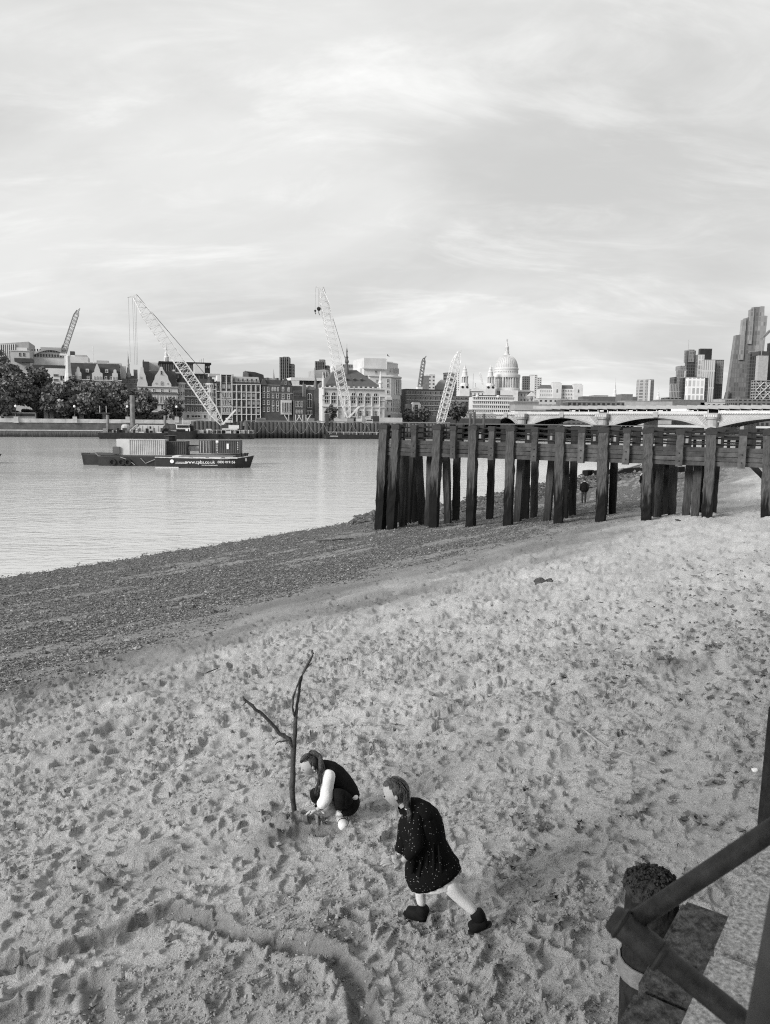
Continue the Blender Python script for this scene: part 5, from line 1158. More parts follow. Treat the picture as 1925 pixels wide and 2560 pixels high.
MB().box(la - .05, la + .02, -1.92, 1.9, -.3, 1.38).build('stern_plate', mat('grey_green_paint', .08, .7), lt); MB().box(la, la + 3.2, -2.03, -1.93, .02, .12).build('waterline_stripe', framew, lt)
yy = -2.02; k_ = mp
words('www.cpbs.co.uk', lt, (mx(500, -4.6), yy, .62), .62, wp, (R(88), 0, 0)); words('0800 019156', lt, (mx(566, -4.6), yy, .70), .46, wp, (R(88), 0, 0))
for k, (px, w_) in enumerate(((453, 1.3), (453, 1.6), (524, 2.2))): MB().box(mx(px, -4.6) - w_ / 2, mx(px, -4.6) + w_ / 2, yy - .01, yy, (.78, .62, .38)[k], (.82, .70, .43)[k]).build('small_print', wp, lt)
o = MB().lathe([(.01, 0), (.26, 0), (.26, .02), (.01, .03)], n=16).build('roundel', wp, lt); o.location = (mx(430, -4.6), yy + .0, .9); o.rotation_euler.x = R(90)
words('0', lt, (mx(613, -4.6), -1.2, .95), .6, wp, (R(85), 0, R(28)))
# bow of a moored boat poking in at the left edge
o = thing('moored_boat', 'dark bow tip of a moored boat at the left edge', 'boat', at(-44, 1160, 112))
o.location.z = 0; hull('hull', tar, o, -9, 1.6, 4, -.5, 1.0, .2, 1.2, .4); MB().box(-8, -1, -1.5, 1.5, 1.05, 1.3).build('deck', rust, o)

# working barges under the far wall
FB = Frame(*EMB.w(EMB.hit(430, 1092, -16)[0], -16).xy, EMB.a)
def fx(px): return FB.hit(px, 1090)[0]
def fz(py): return FB.hit(430, py)[1]
wb = thing('crane_barge', 'long low crane barge cluttered with gear under the cofferdam', 'barge', FB.w(0, 0, 0), FB.a)
hull('hull', tar, wb, fx(470), fx(630), 9, -.6, 1.7, .2, .2, 0, bow=False); MB().box(fx(470), fx(630), -4.4, 4.4, 1.72, 1.8).build('deck', rust, wb)
for i in range(15):
    px = lin(472, 628, 15)[i]; MB().tube([(fx(px), -4.4, 1.8), (fx(px), -4.4, 3.0)], .06, 4).build('rail_post', framew, wb)
MB().tube([(fx(471), -4.4, 2.9), (fx(629), -4.4, 2.9)], .05, 4).build('handrail', framew, wb)
rb = random.Random(3)
for i in range(26):
    px = rb.uniform(474, 624); w_ = rb.uniform(.4, 1.6); h = rb.uniform(.4, 1.5); y_ = rb.uniform(-4, -1); MB().box(fx(px) - w_ / 2, fx(px) + w_ / 2, y_, y_ + 1, 1.85, 1.85 + h).build('deck_gear', rb.choice((black, steeld, frameg, cream, rust)), wb)
for px in (490, 545, 592, 618): o = MB().lathe([(.35, -.15), (.6, -.15), (.6, .15), (.35, .15), (.35, -.15)], n=10).build('tyre_fender', black, wb); o.location = (fx(px), -4.7, .9); o.rotation_euler.x = R(90)
jb = thing('jackup_barge', 'spud-leg work barge with white cabin and tall piles left of the tug', 'barge', FB.w(0, -2, 0), FB.a)
hull('hull', tar, jb, fx(252), fx(425), 8, -.6, 1.8, .6, .2, 0, bow=False); MB().box(fx(253), fx(424), -3.9, 3.9, 1.82, 1.9).build('deck', rust, jb)
MB().box(fx(349), fx(413), 0, 3, 1.9, fz(1063)).build('cabin', cream, jb); MB().box(fx(374), fx(378), -.06, 0, fz(1072), fz(1066)).build('window', glass, jb)
for px in lin(356, 408, 5): MB().box(fx(px) - .05, fx(px) + .05, -.08, -.01, 1.95, fz(1064)).build('cabin_rib', stone, jb)
MB().lathe([(1.3, 1.9), (1.3, fz(1066)), (.9, fz(1062)), (.05, fz(1061))], (fx(315), -1, 0), 10).build('silo', stone, jb)
for k, (px, tp, r_) in enumerate(((271, 1039, .45), (333, 990, .75), (413, 1039, .42))): MB().tube([(fx(px), 1, -1), (fx(px), 1, fz(tp))], r_, 10).build('spud_leg', mat('spud_steel', .16, .7, .4, .6), jb)
MB().beam((fx(240), 1.2, fz(1035)), (fx(278), 1.2, fz(1035)), .3).build('yard_beam', steeld, jb)
for px in (252, 268): MB().tube([(fx(px), 1.2, fz(1036)), (fx(px), 1.2, fz(1017))], .09, 5).build('mast', stone, jb)
lattice((fx(327), -2, 2), (fx(347), -2, fz(1064)), 1.2, .8, 5, .16, steelw, 'gantry', jb)
for i in range(30):
    px = rb.uniform(258, 420); w_ = rb.uniform(.4, 1.8); h = rb.uniform(.3, 1.6); y_ = rb.uniform(-3.8, -1.5); MB().box(fx(px) - w_ / 2, fx(px) + w_ / 2, y_, y_ + .9, 1.92, 1.92 + h).build('deck_gear', rb.choice((black, steeld, frameg, cream, rust, framew)), jb)
MB().beam((fx(400), -3, 2.2), (fx(418), -3, 5), .5).beam((fx(418), -3, 5), (fx(424), -3, 3), .4).build('excavator_arm', steeld, jb)
tg = thing('tug', 'dark tug with a white wheelhouse beside the crane barge', 'tug', FB.w(0, -5, 0), FB.a)
hull('hull', tar, tg, fx(420), fx(486), 5, -.5, 2.3, .2, .6, .5); MB().box(fx(440), fx(474), -1.9, 1.9, 2.3, fz(1072)).build('deckhouse', black, tg)
wz0, wz1 = fz(1072), fz(1061); MB().column([(fx(440), -1.8), (fx(470), -1.8), (fx(470), 1.8), (fx(440), 1.8)], wz0, wz1, 1.03, (fx(455), 0)).build('wheelhouse', cream, tg)
for px in lin(443, 467, 6): MB().box(fx(px) - .28, fx(px) + .28, -1.92, -1.82, wz0 + .45, wz1 - .2).build('window', glass, tg)
MB().box(fx(438), fx(472), -2, 2, wz1, wz1 + .12).build('roof', cream, tg); MB().tube([(fx(456), 0, wz1), (fx(456), 0, wz1 + 2)], .08, 5).build('mast', framew, tg); MB().lathe([(.7, 2.3), (.7, fz(1063)), (.05, fz(1062))], (fx(477), 0, 0), 10).build('funnel', black, tg)
MB().box(fx(461), fx(467), -1.98, -1.92, 2.6, 3.3).build('notice', wp, tg); MB().box(fx(470), fx(472), -1.99, -1.92, 2.5, 3.6).build('notice', wp, tg)
sb = thing('work_boat', 'low grey work boat moored against the sheet piles near the jetty', 'boat', FB.w(0, 2, 0), FB.a)
hull('hull', tar, sb, fx(818), fx(962), 4, -.5, 1.5, .8, .2, .1, bow=False); MB().box(fx(832), fx(860), -1.2, 1.2, 1.5, fz(1082)).build('cabin', steeld, sb); MB().box(fx(825), fx(845), -2.05, -2.0, .9, 1.1).build('stripe', framew, sb); MB().tube([(fx(820), -1.9, 2.4), (fx(962), -1.9, 2.4)], .06, 4).build('handrail', framew, sb)
for px in lin(825, 958, 9): MB().tube([(fx(px), -1.9, 1.5), (fx(px), -1.9, 2.4)], .05, 4).build('rail_post', framew, sb)
for px in (868, 890, 905, 925, 940): MB().box(fx(px) - .9, fx(px) + .9, -1.4, .8, 1.5, 2.3).build('deck_gear', rust, sb)
# ------------------------------------------------------------------ offices between the palace and the bridge
b = Bld('long_office', 'long low office with four rows of square windows behind the third crane', EMB, 60, 1012, 1120, 1046)
b.box('body', brick2, 1014, 1112, 977, 1046, 20); b.box('roof', darkc, 1014, 1112, 973, 977, 19, .5); b.wins(lin(1019, 1106, 15), (986, 999.5, 1013, 1026, 1038), 4, 7.5, 'plain', mat('grey_stone_frame', .34, .8))
for py in (988, 1001, 1014, 1027): b.band('sill_band', stone, 1014, 1112, py, 1.0, .3)
b = Bld('oriel_house', 'small dark bay-windowed house at the foot of the long office', EMB, 46, 1024, 1056, 1047)
b.box('wall', brick, 1026, 1053, 1010, 1047, 8); b.box('bay', stone, 1029, 1034, 1012, 1046, 1, -1); b.box('bay', stone, 1045, 1050, 1012, 1046, 1, -1); b.wins((1031.5, 1047.5), (1024, 1036), 3, 7, 'sash', stone2, -1.05); b.wins((1040,), (1024, 1036), 4, 7, 'sash', stone)
b.poly('gable', stone, [(1028, 1012), (1052, 1012), (1047, 1006), (1033, 1006)], -.2, 2)
tree(1020, 1020, 1046, 20, 40, 'small dark tree left of the bay-windowed house', 21, n=700, leaf=.7, group='street trees by the bridge')
tree(1060, 1015, 1046, 26, 40, 'small dark tree right of the bay-windowed house', 22, n=800, leaf=.7, group='street trees by the bridge')
tree(1140, 1000, 1030, 46, 90, 'dark rounded tree behind the third crane boom', 23, n=1200, leaf=.9, group='street trees by the bridge')
FR6 = far_frame(620)
b = Bld('brick_offices', 'dark office block with a brick end right of the third crane', FR6, 0, 1112, 1184, 1046)
b.box('body', darkc, 1118, 1180, 1000, 1046, 20); b.box('upper_block', brick, 1125, 1180, 990, 1000, 16, 2); b.box('canopy', lead, 1108, 1180, 1001, 1003.5, 21, -1)
for px in lin(1120, 1178, 8): b.box('mullion', frameg, px, px + .8, 1004, 1026, .6, -.6)
b.wins(lin(1130, 1176, 5), (998,), 6, 5, 'plain', frameg, 1.9)
b = Bld('site_cabins', 'stacked brown site cabins in a long row above the cofferdam end', far_frame(430), 0, 1112, 1245, 1052)
b.box('upper_row', brick2, 1113, 1183, 1024, 1034, 6); b.box('lower_row', mat('cabin_panel', .24, .7), 1113, 1240, 1034.3, 1046, 6, -1); b.wins(lin(1117, 1180, 11), (1031,), 3, 4, 'plain', cream); b.wins(lin(1117, 1236, 16), (1043,), 3, 4, 'plain', cream, -1.02)
b.box('base', darkc, 1108, 1250, 1046, 1052, 8, -2)
b = Bld('white_banded_office', 'white banded five-storey office below the cathedral dome', FR6, -40, 1179, 1287, 1046)
b.box('body', stone2, 1180, 1285, 992, 1046, 25); b.box('roof', slate, 1184, 1282, 988, 992, 22, 1); b.wins(lin(1184, 1281, 20), (999, 1009.5, 1020, 1030.5, 1041), 3.6, 6.8, 'plain', stone2)
for py in (992, 1002, 1012.5, 1023, 1034): b.band('band', cream, 1180, 1285, py, 2.4, .5)
for px in (1192, 1244): b.lathe('corner_dome', stone2, px, [(5, 994), (5, 991), (3.5, 988.5), (.2, 987)], .5, 10)

# ------------------------------------------------------------------ cathedral
SP = far_frame(1075)
b = Bld('cathedral', 'domed white cathedral with twin baroque west towers and gilt cross', SP, 0, 1145, 1345, 1010, 'cathedral')
b.box('nave', stone2, 1150, 1335, 978, 1010, 50, 6); b.box('west_front', stone2, 1150, 1240, 974, 1010, 14, -4); b.box('transept', stone2, 1250, 1292, 976, 1010, 40, -8)
b.poly('pediment', stone2, [(1172, 979), (1206, 979), (1189, 968)], -6, 2); b.poly('pediment', stone2, [(1316, 990), (1338, 990), (1327, 979)], -6, 2); b.hip('roof', lead, 1150, 1335, 978, 1160, 1330, 973, 50)
dm = 26
def ring_of(n, rpx, y0, fn, a0=0.0):
    k_ = abs(b.mpp()) * rpx
    for i in range(n):
        a = a0 + 2 * math.pi * i / n
        if math.sin(a) < .35: fn(b.x(1270.5) + k_ * math.cos(a), y0 + k_ * math.sin(a), a)
kk = abs(b.mpp())
b.lathe('drum_base', stone2, 1270.5, [(36, 1000), (36, 970), (35, 968)], dm, 40); b.lathe('drum', stone, 1270.5, [(29, 970), (29, 942)], dm, 40)
b.lathe('entablature', stone2, 1270.5, [(29, 942), (35.5, 942), (36, 938), (36, 936), (35.5, 936), (35.5, 934), (30, 933), (30, 922), (31, 921), (31, 918), (28, 916)], dm, 40)
ring_of(32, 34, dm, lambda x, y, a: MB().lathe([(kk * .95, b.z(968)), (kk * .8, b.z(942))], (x, y, 0), 8).build('column', stone2, b.o))
for q in range(8):
    a = 2 * math.pi * (q + .5) / 8
    if math.sin(a) < .4: MB().column([(b.x(1270.5) + kk * 33 * math.cos(a + s1) + kk * r1 * math.cos(a), dm + kk * 33 * math.sin(a + s1) + kk * r1 * math.sin(a)) for s1, r1 in ((-.06, -3), (.06, -3), (.06, 1.4), (-.06, 1.4))], b.z(968), b.z(942)).build('pier', stone2, b.o)
ring_of(36, 30.1, dm, lambda x, y, a: (lambda o: (setattr(o, 'location', (x, y, b.z(929))), setattr(o, 'rotation_euler', (0, 0, a + R(90)))))(link('window', window_mesh(1.6 * kk, 3 * kk, 'plain', stone2), b.o)))
domep = [(28.5 * math.cos(t) ** .92 if t < 1.4 else 6, 917 - 33.5 * math.sin(t)) for t in lin(0, 1.36, 12)]
domelead = mat('dome_lead', .46, .6, .14, .12)
b.lathe('dome', domelead, 1270.5, domep + [(6, 883)], dm, 48, sm=True)
for i in range(32):
    a = 2 * math.pi * i / 32
    if math.sin(a) < .3: MB().tube([(b.x(1270.5) + kk * (r_ + .15) * math.cos(a), dm + kk * (r_ + .15) * math.sin(a), b.z(y_)) for r_, y_ in domep], kk * .55, 5).build('rib', domelead, b.o)
b.lathe('lantern', stone2, 1270.5, [(8, 886), (8, 882), (6, 881), (5.6, 876), (6.6, 875), (5, 873), (4.6, 864), (5.4, 863), (3.2, 860), (2.6, 855), (3, 854), (1.2, 851), (.8, 848)], dm, 12)
for q in range(8):
    a = 2 * math.pi * q / 8
    if math.sin(a) < .2: o = link('window', window_mesh(1.3 * kk, 7 * kk, 'arch', stone2), b.o, (b.x(1270.5) + kk * 4.8 * math.cos(a), dm + kk * 4.8 * math.sin(a), b.z(873))); o.rotation_euler.z = a + R(90)
b.lathe('ball', lead, 1270.5, [(.2, 851.5), (1.4, 850), (1.4, 849), (.3, 847.6)], dm, 10); b.box('cross', lead, 1269.9, 1271.1, 842, 849, 1, dm); b.box('cross', lead, 1268.2, 1272.8, 844.2, 845.3, .9, dm + .05)
for px in (1160, 1224):
    b.box('tower_base', stone2, px - 12, px + 12, 966, 1010, 12, -6); b.lathe('tower_stage', stone2, px, [(11, 970), (11, 962), (9.5, 960), (9.5, 958)], 0, 12)
    b.lathe('belfry', stone, px, [(5.5, 960), (5.5, 944)], 0, 12); b.lathe('tower_top', stone2, px, [(5, 944), (9.3, 944), (9.3, 941), (7, 940), (6.4, 932), (7, 931), (5, 929), (4.4, 925), (5, 924), (3, 921), (1.6, 917), (.6, 914), (.2, 908)], 0, 12)
    for q in range(8):
        a = 2 * math.pi * (q + .5) / 8
        if math.sin(a) < .5: MB().lathe([(kk * 1.15, b.z(960)), (kk * 1.0, b.z(944))], (b.x(px) + kk * 8 * math.cos(a), kk * 8 * math.sin(a), 0), 8).build('column', stone2, b.o)
    for q in (-4, 4): o = MB().lathe([(.1, 0), (3.1 * kk, 0), (3.1 * kk, .4), (.1, .5)], n=14).build('clock_face', black, b.o); o.location = (b.x(px + q * 1.4), -6.1, b.z(969)); o.rotation_euler.x = R(90)
b.wins(lin(1158, 1232, 9), (990, 1002), 3, 7, 'arch', stone2, -4.05); b.wins(lin(1296, 1330, 5), (990, 1003), 3, 7, 'arch', stone2, 5.95)

# ------------------------------------------------------------------ more city blocks
def simple(name, label, y, a, c_, tp, bt_, m_, dep=20, extra=None, cat='building'):
    q = Bld(name, label, far_frame(y), 0, a, c_, bt_, cat); q.box('body', m_, a, c_, tp, bt_, dep)
    q.box('parapet', frameg, a - .2, c_ + .2, tp - 1.0, tp + .3, dep + .4, -.2)
    if extra: extra(q)
    return q
G1 = gridmat('office_grid_pale', .05, .42, 4, 3.6, 1.0, .6); G2 = gridmat('office_grid_dark', .02, .12, 3.5, 3.6, .7, .4); G3 = gridmat('office_grid_white', .10, .62, 3.2, 3.8, .9, .5)
simple('office_block', 'brick-ended office right beside the small dark crane', 800, 1055, 1072, 940, 1000, brick2, 20, lambda q: (q.box('wing', G1, 1072, 1086, 938, 1000, 15, -2), q.box('plant_room', darkc, 1073, 1087, 936, 944, 8, 3), q.box('plant_room', stone, 1063, 1070, 936, 941, 6, 2)))
def vault(q): q.poly('vault', lead, [(1086 + 36 * t, 975 - 26 * math.sin(math.pi * t) ** .8) for t in lin(0, 1, 13)], -1, 18)
simple('vaulted_office', 'office with a pale vaulted roof left of the third crane boom', 820, 1086, 1122, 965, 1000, G1, 18, vault)
q = Bld('round_office', 'round colonnaded office behind the third crane boom', far_frame(860), 0, 1106, 1146, 1000); q.lathe('drum', G2, 1126, [(17, 1000), (17, 934), (18, 933), (18, 931), (1, 929)], 12, 24); q.wins(lin(1116, 1136, 6), (944,), 2, 9, 'plain', stone, -.2)
simple('slender_tower', 'slim pale tower just left of the first cathedral tower', 1300, 1139, 1147, 930, 1000, G3, 15)
for lab, px, tp in (('thin white mast between the cathedral towers', 1182, 934), ('second thin mast left of the dome', 1188, 958)):
    q = Bld('mast', lab, far_frame(1100), 0, px - 1, px + 1, 985, 'mast'); q.cyl('pole', frameg, px, .5, tp, 985, 0, 5)
crane('tower_crane', 'tiny distant luffing crane between the cathedral towers', far_frame(1400), 0, (1207, 962), (1200, 931), 3, 14, steelw, None, None, [((1200, 932), (1199, 940), .2)], [('tower', 1206, 1209, 962, 990, steelw)], th=.5)
crane('tower_crane', 'tiny distant crane jib behind the second cathedral tower', far_frame(1400), 0, (1226, 932), (1231, 916), 3, 10, steelw, None, None, [((1231, 917), (1230, 924), .2)], [('tower', 1224, 1227, 932, 960, steelw)], th=.5)
simple('slab_tower', 'dark gridded tower touching the right side of the dome', 1250, 1307, 1324, 941, 985, G2, 12)
simple('white_slab_tower', 'white blank slab tower second to the right of the dome', 1300, 1325, 1342, 938, 985, cream, 12, lambda q: q.box('glazing', G1, 1335, 1342, 938, 985, 1, -1))
simple('slab_tower', 'grey narrow slab tower third to the right of the dome', 1350, 1342, 1353, 945, 985, G1, 12)
b = Bld('twin_towered_offices', 'pale stone office range with square corner towers and long roof', far_frame(900), 0, 1344, 1456, 1004)
b.box('range', stone2, 1348, 1452, 972, 1004, 18); b.hip('roof', slate2, 1347, 1380, 972, 1352, 1378, 962, 14); b.hip('roof', slate2, 1400, 1445, 972, 1402, 1443, 962, 14)
for px, tp in ((1390, 955), (1443, 959)): b.box('tower', stone2, px - 11, px + 11, tp + 3, 1004, 16, -4); b.box('tower_cap', stone, px - 9, px + 9, tp, tp + 2.8, 12, -2); b.win(px, 982, 4, 9, 'arch', stone2, -4.1)
b.wins(lin(1404, 1432, 8), (979, 988, 997), 1.8, 4.5, 'plain', stone2); b.wins(lin(1351, 1377, 6), (980, 990), 1.8, 4.5, 'plain', stone2)
# low roofs in front of the city: a stack of flat blocks
LOW = [(1284, 1346, 1004, 1030, brick2, 520, 'low brown flat-roofed block right of the banded office'), (1286, 1392, 1012, 1034, lead, 505, 'long flat pale roof right of the banded office'), (1344, 1420, 997, 1030, G1, 640, 'grey low office below the twin-towered range'), (1402, 1470, 1000, 1030, brick2, 600, 'brown low office below the second square tower'),
       (1420, 1560, 1005, 1030, G2, 560, 'long dark low office left of the thin spire'), (1455, 1592, 992, 1030, slate2, 760, 'wide dark roofscape behind the thin spire'), (1484, 1520, 989, 1000, conc, 800, 'pale rooftop box left of the thin spire'), (1552, 1580, 986, 1030, brick2, 700, 'brown block right of the thin spire'),
       (1560, 1680, 1003, 1030, conc, 600, 'low pale block below the drum tower'), (1650, 1760, 1000, 1030, brick2, 620, 'low brown block below the tower cluster'), (1668, 1700, 994, 1030, G2, 700, 'dark low block left of the glass cluster'), (1750, 1830, 1006, 1030, G1, 620, 'low gridded block between the tower groups'),
       (1802, 1860, 998, 1030, conc, 660, 'pale low block at the foot of the tall tower'), (1838, 1990, 999, 1030, G2, 580, 'low dark office at the foot of the tall tower')]
for a, c_, tp, bt_, m_, y, lab in LOW: simple('low_block', lab, y, a, c_, tp, bt_, m_, 18)
q = Bld('church_spire', 'thin white church spire above the low roofs', far_frame(1000), 0, 1526, 1550, 1010, 'church'); q.box('tower', stone2, 1530, 1546, 992, 1010, 9); q.lathe('steeple', stone2, 1538, [(6, 996), (5, 985), (3.6, 982), (3.2, 974), (2.2, 972), (1.8, 964), (.9, 958), (.15, 944)], 4, 8); q.box('roof', slate, 1545, 1578, 992, 1010, 12, 1)
q = Bld('church_spire', 'tiered white church steeple right of the drum tower', far_frame(1000), 0, 1636, 1658, 1012, 'church'); q.lathe('steeple', stone2, 1647, [(9, 1012), (7, 1003), (5.5, 1000), (4.4, 992), (2.6, 990), (2.4, 984), (1.2, 982), (1.4, 979), (.5, 976), (.12, 962)], 4, 8); q.box('tower', stone2, 1639, 1655, 1002, 1012, 9)
q = Bld('drum_tower', 'rounded grey residential tower with vertical window bands', far_frame(1500), 0, 1592, 1642, 1012); q.lathe('shaft', gridmat('drum_cladding', .10, .30, 3.0, 6, 1.0, .6), 1617, [(21.5, 1012), (21, 952), (20.5, 948), (.1, 947)], 15, 14); q.box('rib', cream, 1618, 1622, 950, 1012, 3, -4)
# glass cluster
TW = 1900
GA = gridmat('glass_dark', .025, .07, 5, 7.5, .8, .25); GB = gridmat('glass_mid', .10, .20, 4, 8, .9, .25); GC = gridmat('glass_pale', .32, .55, 7, 12, 1.2, .3); GD = gridmat('glass_white', .42, .72, 9, 16, 1.6, .3); GE = gridmat('glass_slats', .04, .30, 3.6, 30, 1.2, .3)
simple('tower', 'dark tower with a thin aerial at the left of the glass cluster', TW, 1711, 1732, 877, 1012, GA, 12, lambda q: (q.box('crest', GB, 1714, 1728, 874, 905, 30, -2), q.cyl('aerial', frameg, 1717, .35, 848, 877, 10, 5)))
simple('tower', 'stepped mid-grey tower left of the dark aerial tower', TW - 60, 1690, 1713, 925, 1012, GB, 12, lambda q: (q.box('upper_step', GB, 1697, 1711, 914, 925, 30, 4), q.box('fin', cream, 1707, 1709, 927, 1012, 1, -1)))
simple('tower', 'low ribbed block at the left foot of the glass cluster', TW - 120, 1676, 1704, 960, 1012, GE, 12, lambda q: q.box('upper_step', GA, 1685, 1691, 942, 960, 30, 6))
simple('tower', 'short dark gridded tower in the glass cluster', TW - 140, 1702, 1716, 944, 1012, GA, 12)
simple('tower', 'dark flat-topped tower rising behind the white glass towers', TW + 80, 1743, 1772, 872, 1012, mat('bronze_glass', .03, .4, .4, .03), 12)
simple('tower', 'white diamond-patterned tower in the middle of the cluster', TW, 1739, 1754, 887, 1012, GC, 12, lambda q: q.box('flank', GB, 1730, 1739, 888, 1012, 30, 1))
simple('tower', 'pale ribbed glass tower right of the white patterned tower', TW - 40, 1754, 1782, 900, 1012, gridmat('glass_ribbed', .24, .5, 5, 40, 1.5, .3), 12)
simple('tower', 'tall dark glass slab at the right end of the cluster', TW - 20, 1776, 1803, 900, 1014, GA, 12, lambda q: q.box('glazed_edge', GB, 1785, 1802, 902, 960, 1, -1))
simple('tower', 'broad white gridded block in front of the glass cluster', TW - 200, 1716, 1759, 944, 1005, GD, 12, lambda q: q.box('flank', GA, 1759, 1768, 944, 1005, 30, .5))
# tallest tower, stepped and tapering
q = Bld('tall_tower', 'tallest stepped grey glass skyscraper at the right of the skyline', far_frame(1870), 0, 1806, 1905, 1014, 'skyscraper')
GT = gridmat('tall_glass', .13, .145, 6, 11, 1.0, .22); GL = gridmat('tall_glass_pale', .20, .23, 6, 11, 1.0, .22)
q.poly('main_shaft', GT, [(1812, 1014), (1880, 1014), (1893, 766), (1868, 767), (1866, 790), (1850, 795), (1848, 835), (1829, 838)], 0, 14)
q.poly('left_shoulder', GL, [(1838, 900), (1849, 900), (1850, 796), (1841, 800)], -4, 6); q.poly('upper_shoulder', GL, [(1857, 860), (1867, 860), (1868, 768), (1858, 775)], -4, 6)
q.poly('right_flank', GL, [(1872, 1014), (1892, 1014), (1901, 790), (1893, 789), (1892, 766), (1883, 766)], -5, 10); q.poly('skirt', GA, [(1806, 1014), (1816, 1014), (1820, 980)], -6, 20)
simple('tower', 'dark lower tower overlapping the right flank of the skyscraper', 1700, 1868, 1889, 880, 1014, GA, 12)
simple('building_core', 'bare concrete lift core topped by scaffolding', 1650, 1889, 1913, 887, 1014, conc, 12, lambda q: q.box('scaffold_deck', darkc, 1888, 1914, 878, 888, 32, -1))
simple('tower', 'black tower cut off by the right edge of the picture', 1750, 1914, 1990, 858, 1014, mat('black_cladding', .02, .4, .3), 12)
q = simple('scaffolded_frame', 'steel frame building with diagonal braces at the right edge', 1400, 1882, 1990, 952, 1014, gridmat('open_frame', .015, .25, 9, 5, 1.0, .7), 12)
for k, px in enumerate((1886, 1906, 1926, 1946)):
    for py in (955, 975, 995): q.poly('brace', steelw, [(px, py), (px + 1.2, py), (px + 20, py + 20), (px + 18.8, py + 20)], -1.5, -.5); q.poly('brace', steelw, [(px + 20, py), (px + 18.8, py), (px, py + 20), (px + 1.2, py + 20)], -2.6, -1.6)
crane('tower_crane', 'grey tower crane beside the tallest skyscraper at the right edge', far_frame(1600), 0, (1905, 846), (1928, 824), 4, 14, mat('grey_steel', .13), None, None, [((1926, 827), (1926, 850), .2)], [('tower', 1903, 1906, 846, 890, mat('grey_steel', .13)), ('cab', 1900, 1908, 838, 847, mat('grey_steel', .13))], th=.9)

# ------------------------------------------------------------------ road bridge with iron arches, railway bridge behind
BR = Frame(at(1308, 1050, 430).x, 430, math.atan2(360 - 430, at(1783, 1050, 360).x - at(1308, 1050, 430).x))
brd = thing('road_bridge', 'pale iron arch road bridge with lattice spandrels and stone piers', 'bridge', BR.w(0, 0, 0), BR.a)
ironw = mat('pale_iron_paint', .46, .6, .1, .3); irong = mat('grey_iron_paint', .28, .6, .15, .3); pierm = mat('bridge_granite', .30, .85, .25, .3)
def bu(px, v=0): return BR.hit(px, 1050, v)[0]
def bz(px, py, v=0): return BR.hit(px, py, v)[1]
piers = [1224, 1308, 1510, 1783, 2170]
WB = 26
for i, px in enumerate(piers):
    u = bu(px); w_ = 2.6
    pr = MB().column([(u - w_, -3.4), (u + w_, -3.4), (u + w_, WB + 3), (u - w_, WB + 3)], -2, bz(px, 1066)).build('pier', pierm, brd)
    MB().lathe([(2.5, bz(px, 1068)), (2.3, bz(px, 1050)), (2.9, bz(px, 1048)), (3.0, bz(px, 1044))], (u, -1.2, 0), 12).build('pier_column', pierm, pr)
    MB().box(u - 3.2, u + 3.2, -3.9, 1.0, bz(px, 1043.8), bz(px, 1034)).build('pier_refuge', pierm, pr)
    for q in lin(-2.6, 2.6, 6): MB().box(u + q - .2, u + q + .2, -4.05, -3.91, bz(px, 1042), bz(px, 1037)).build('baluster', stone2, pr)
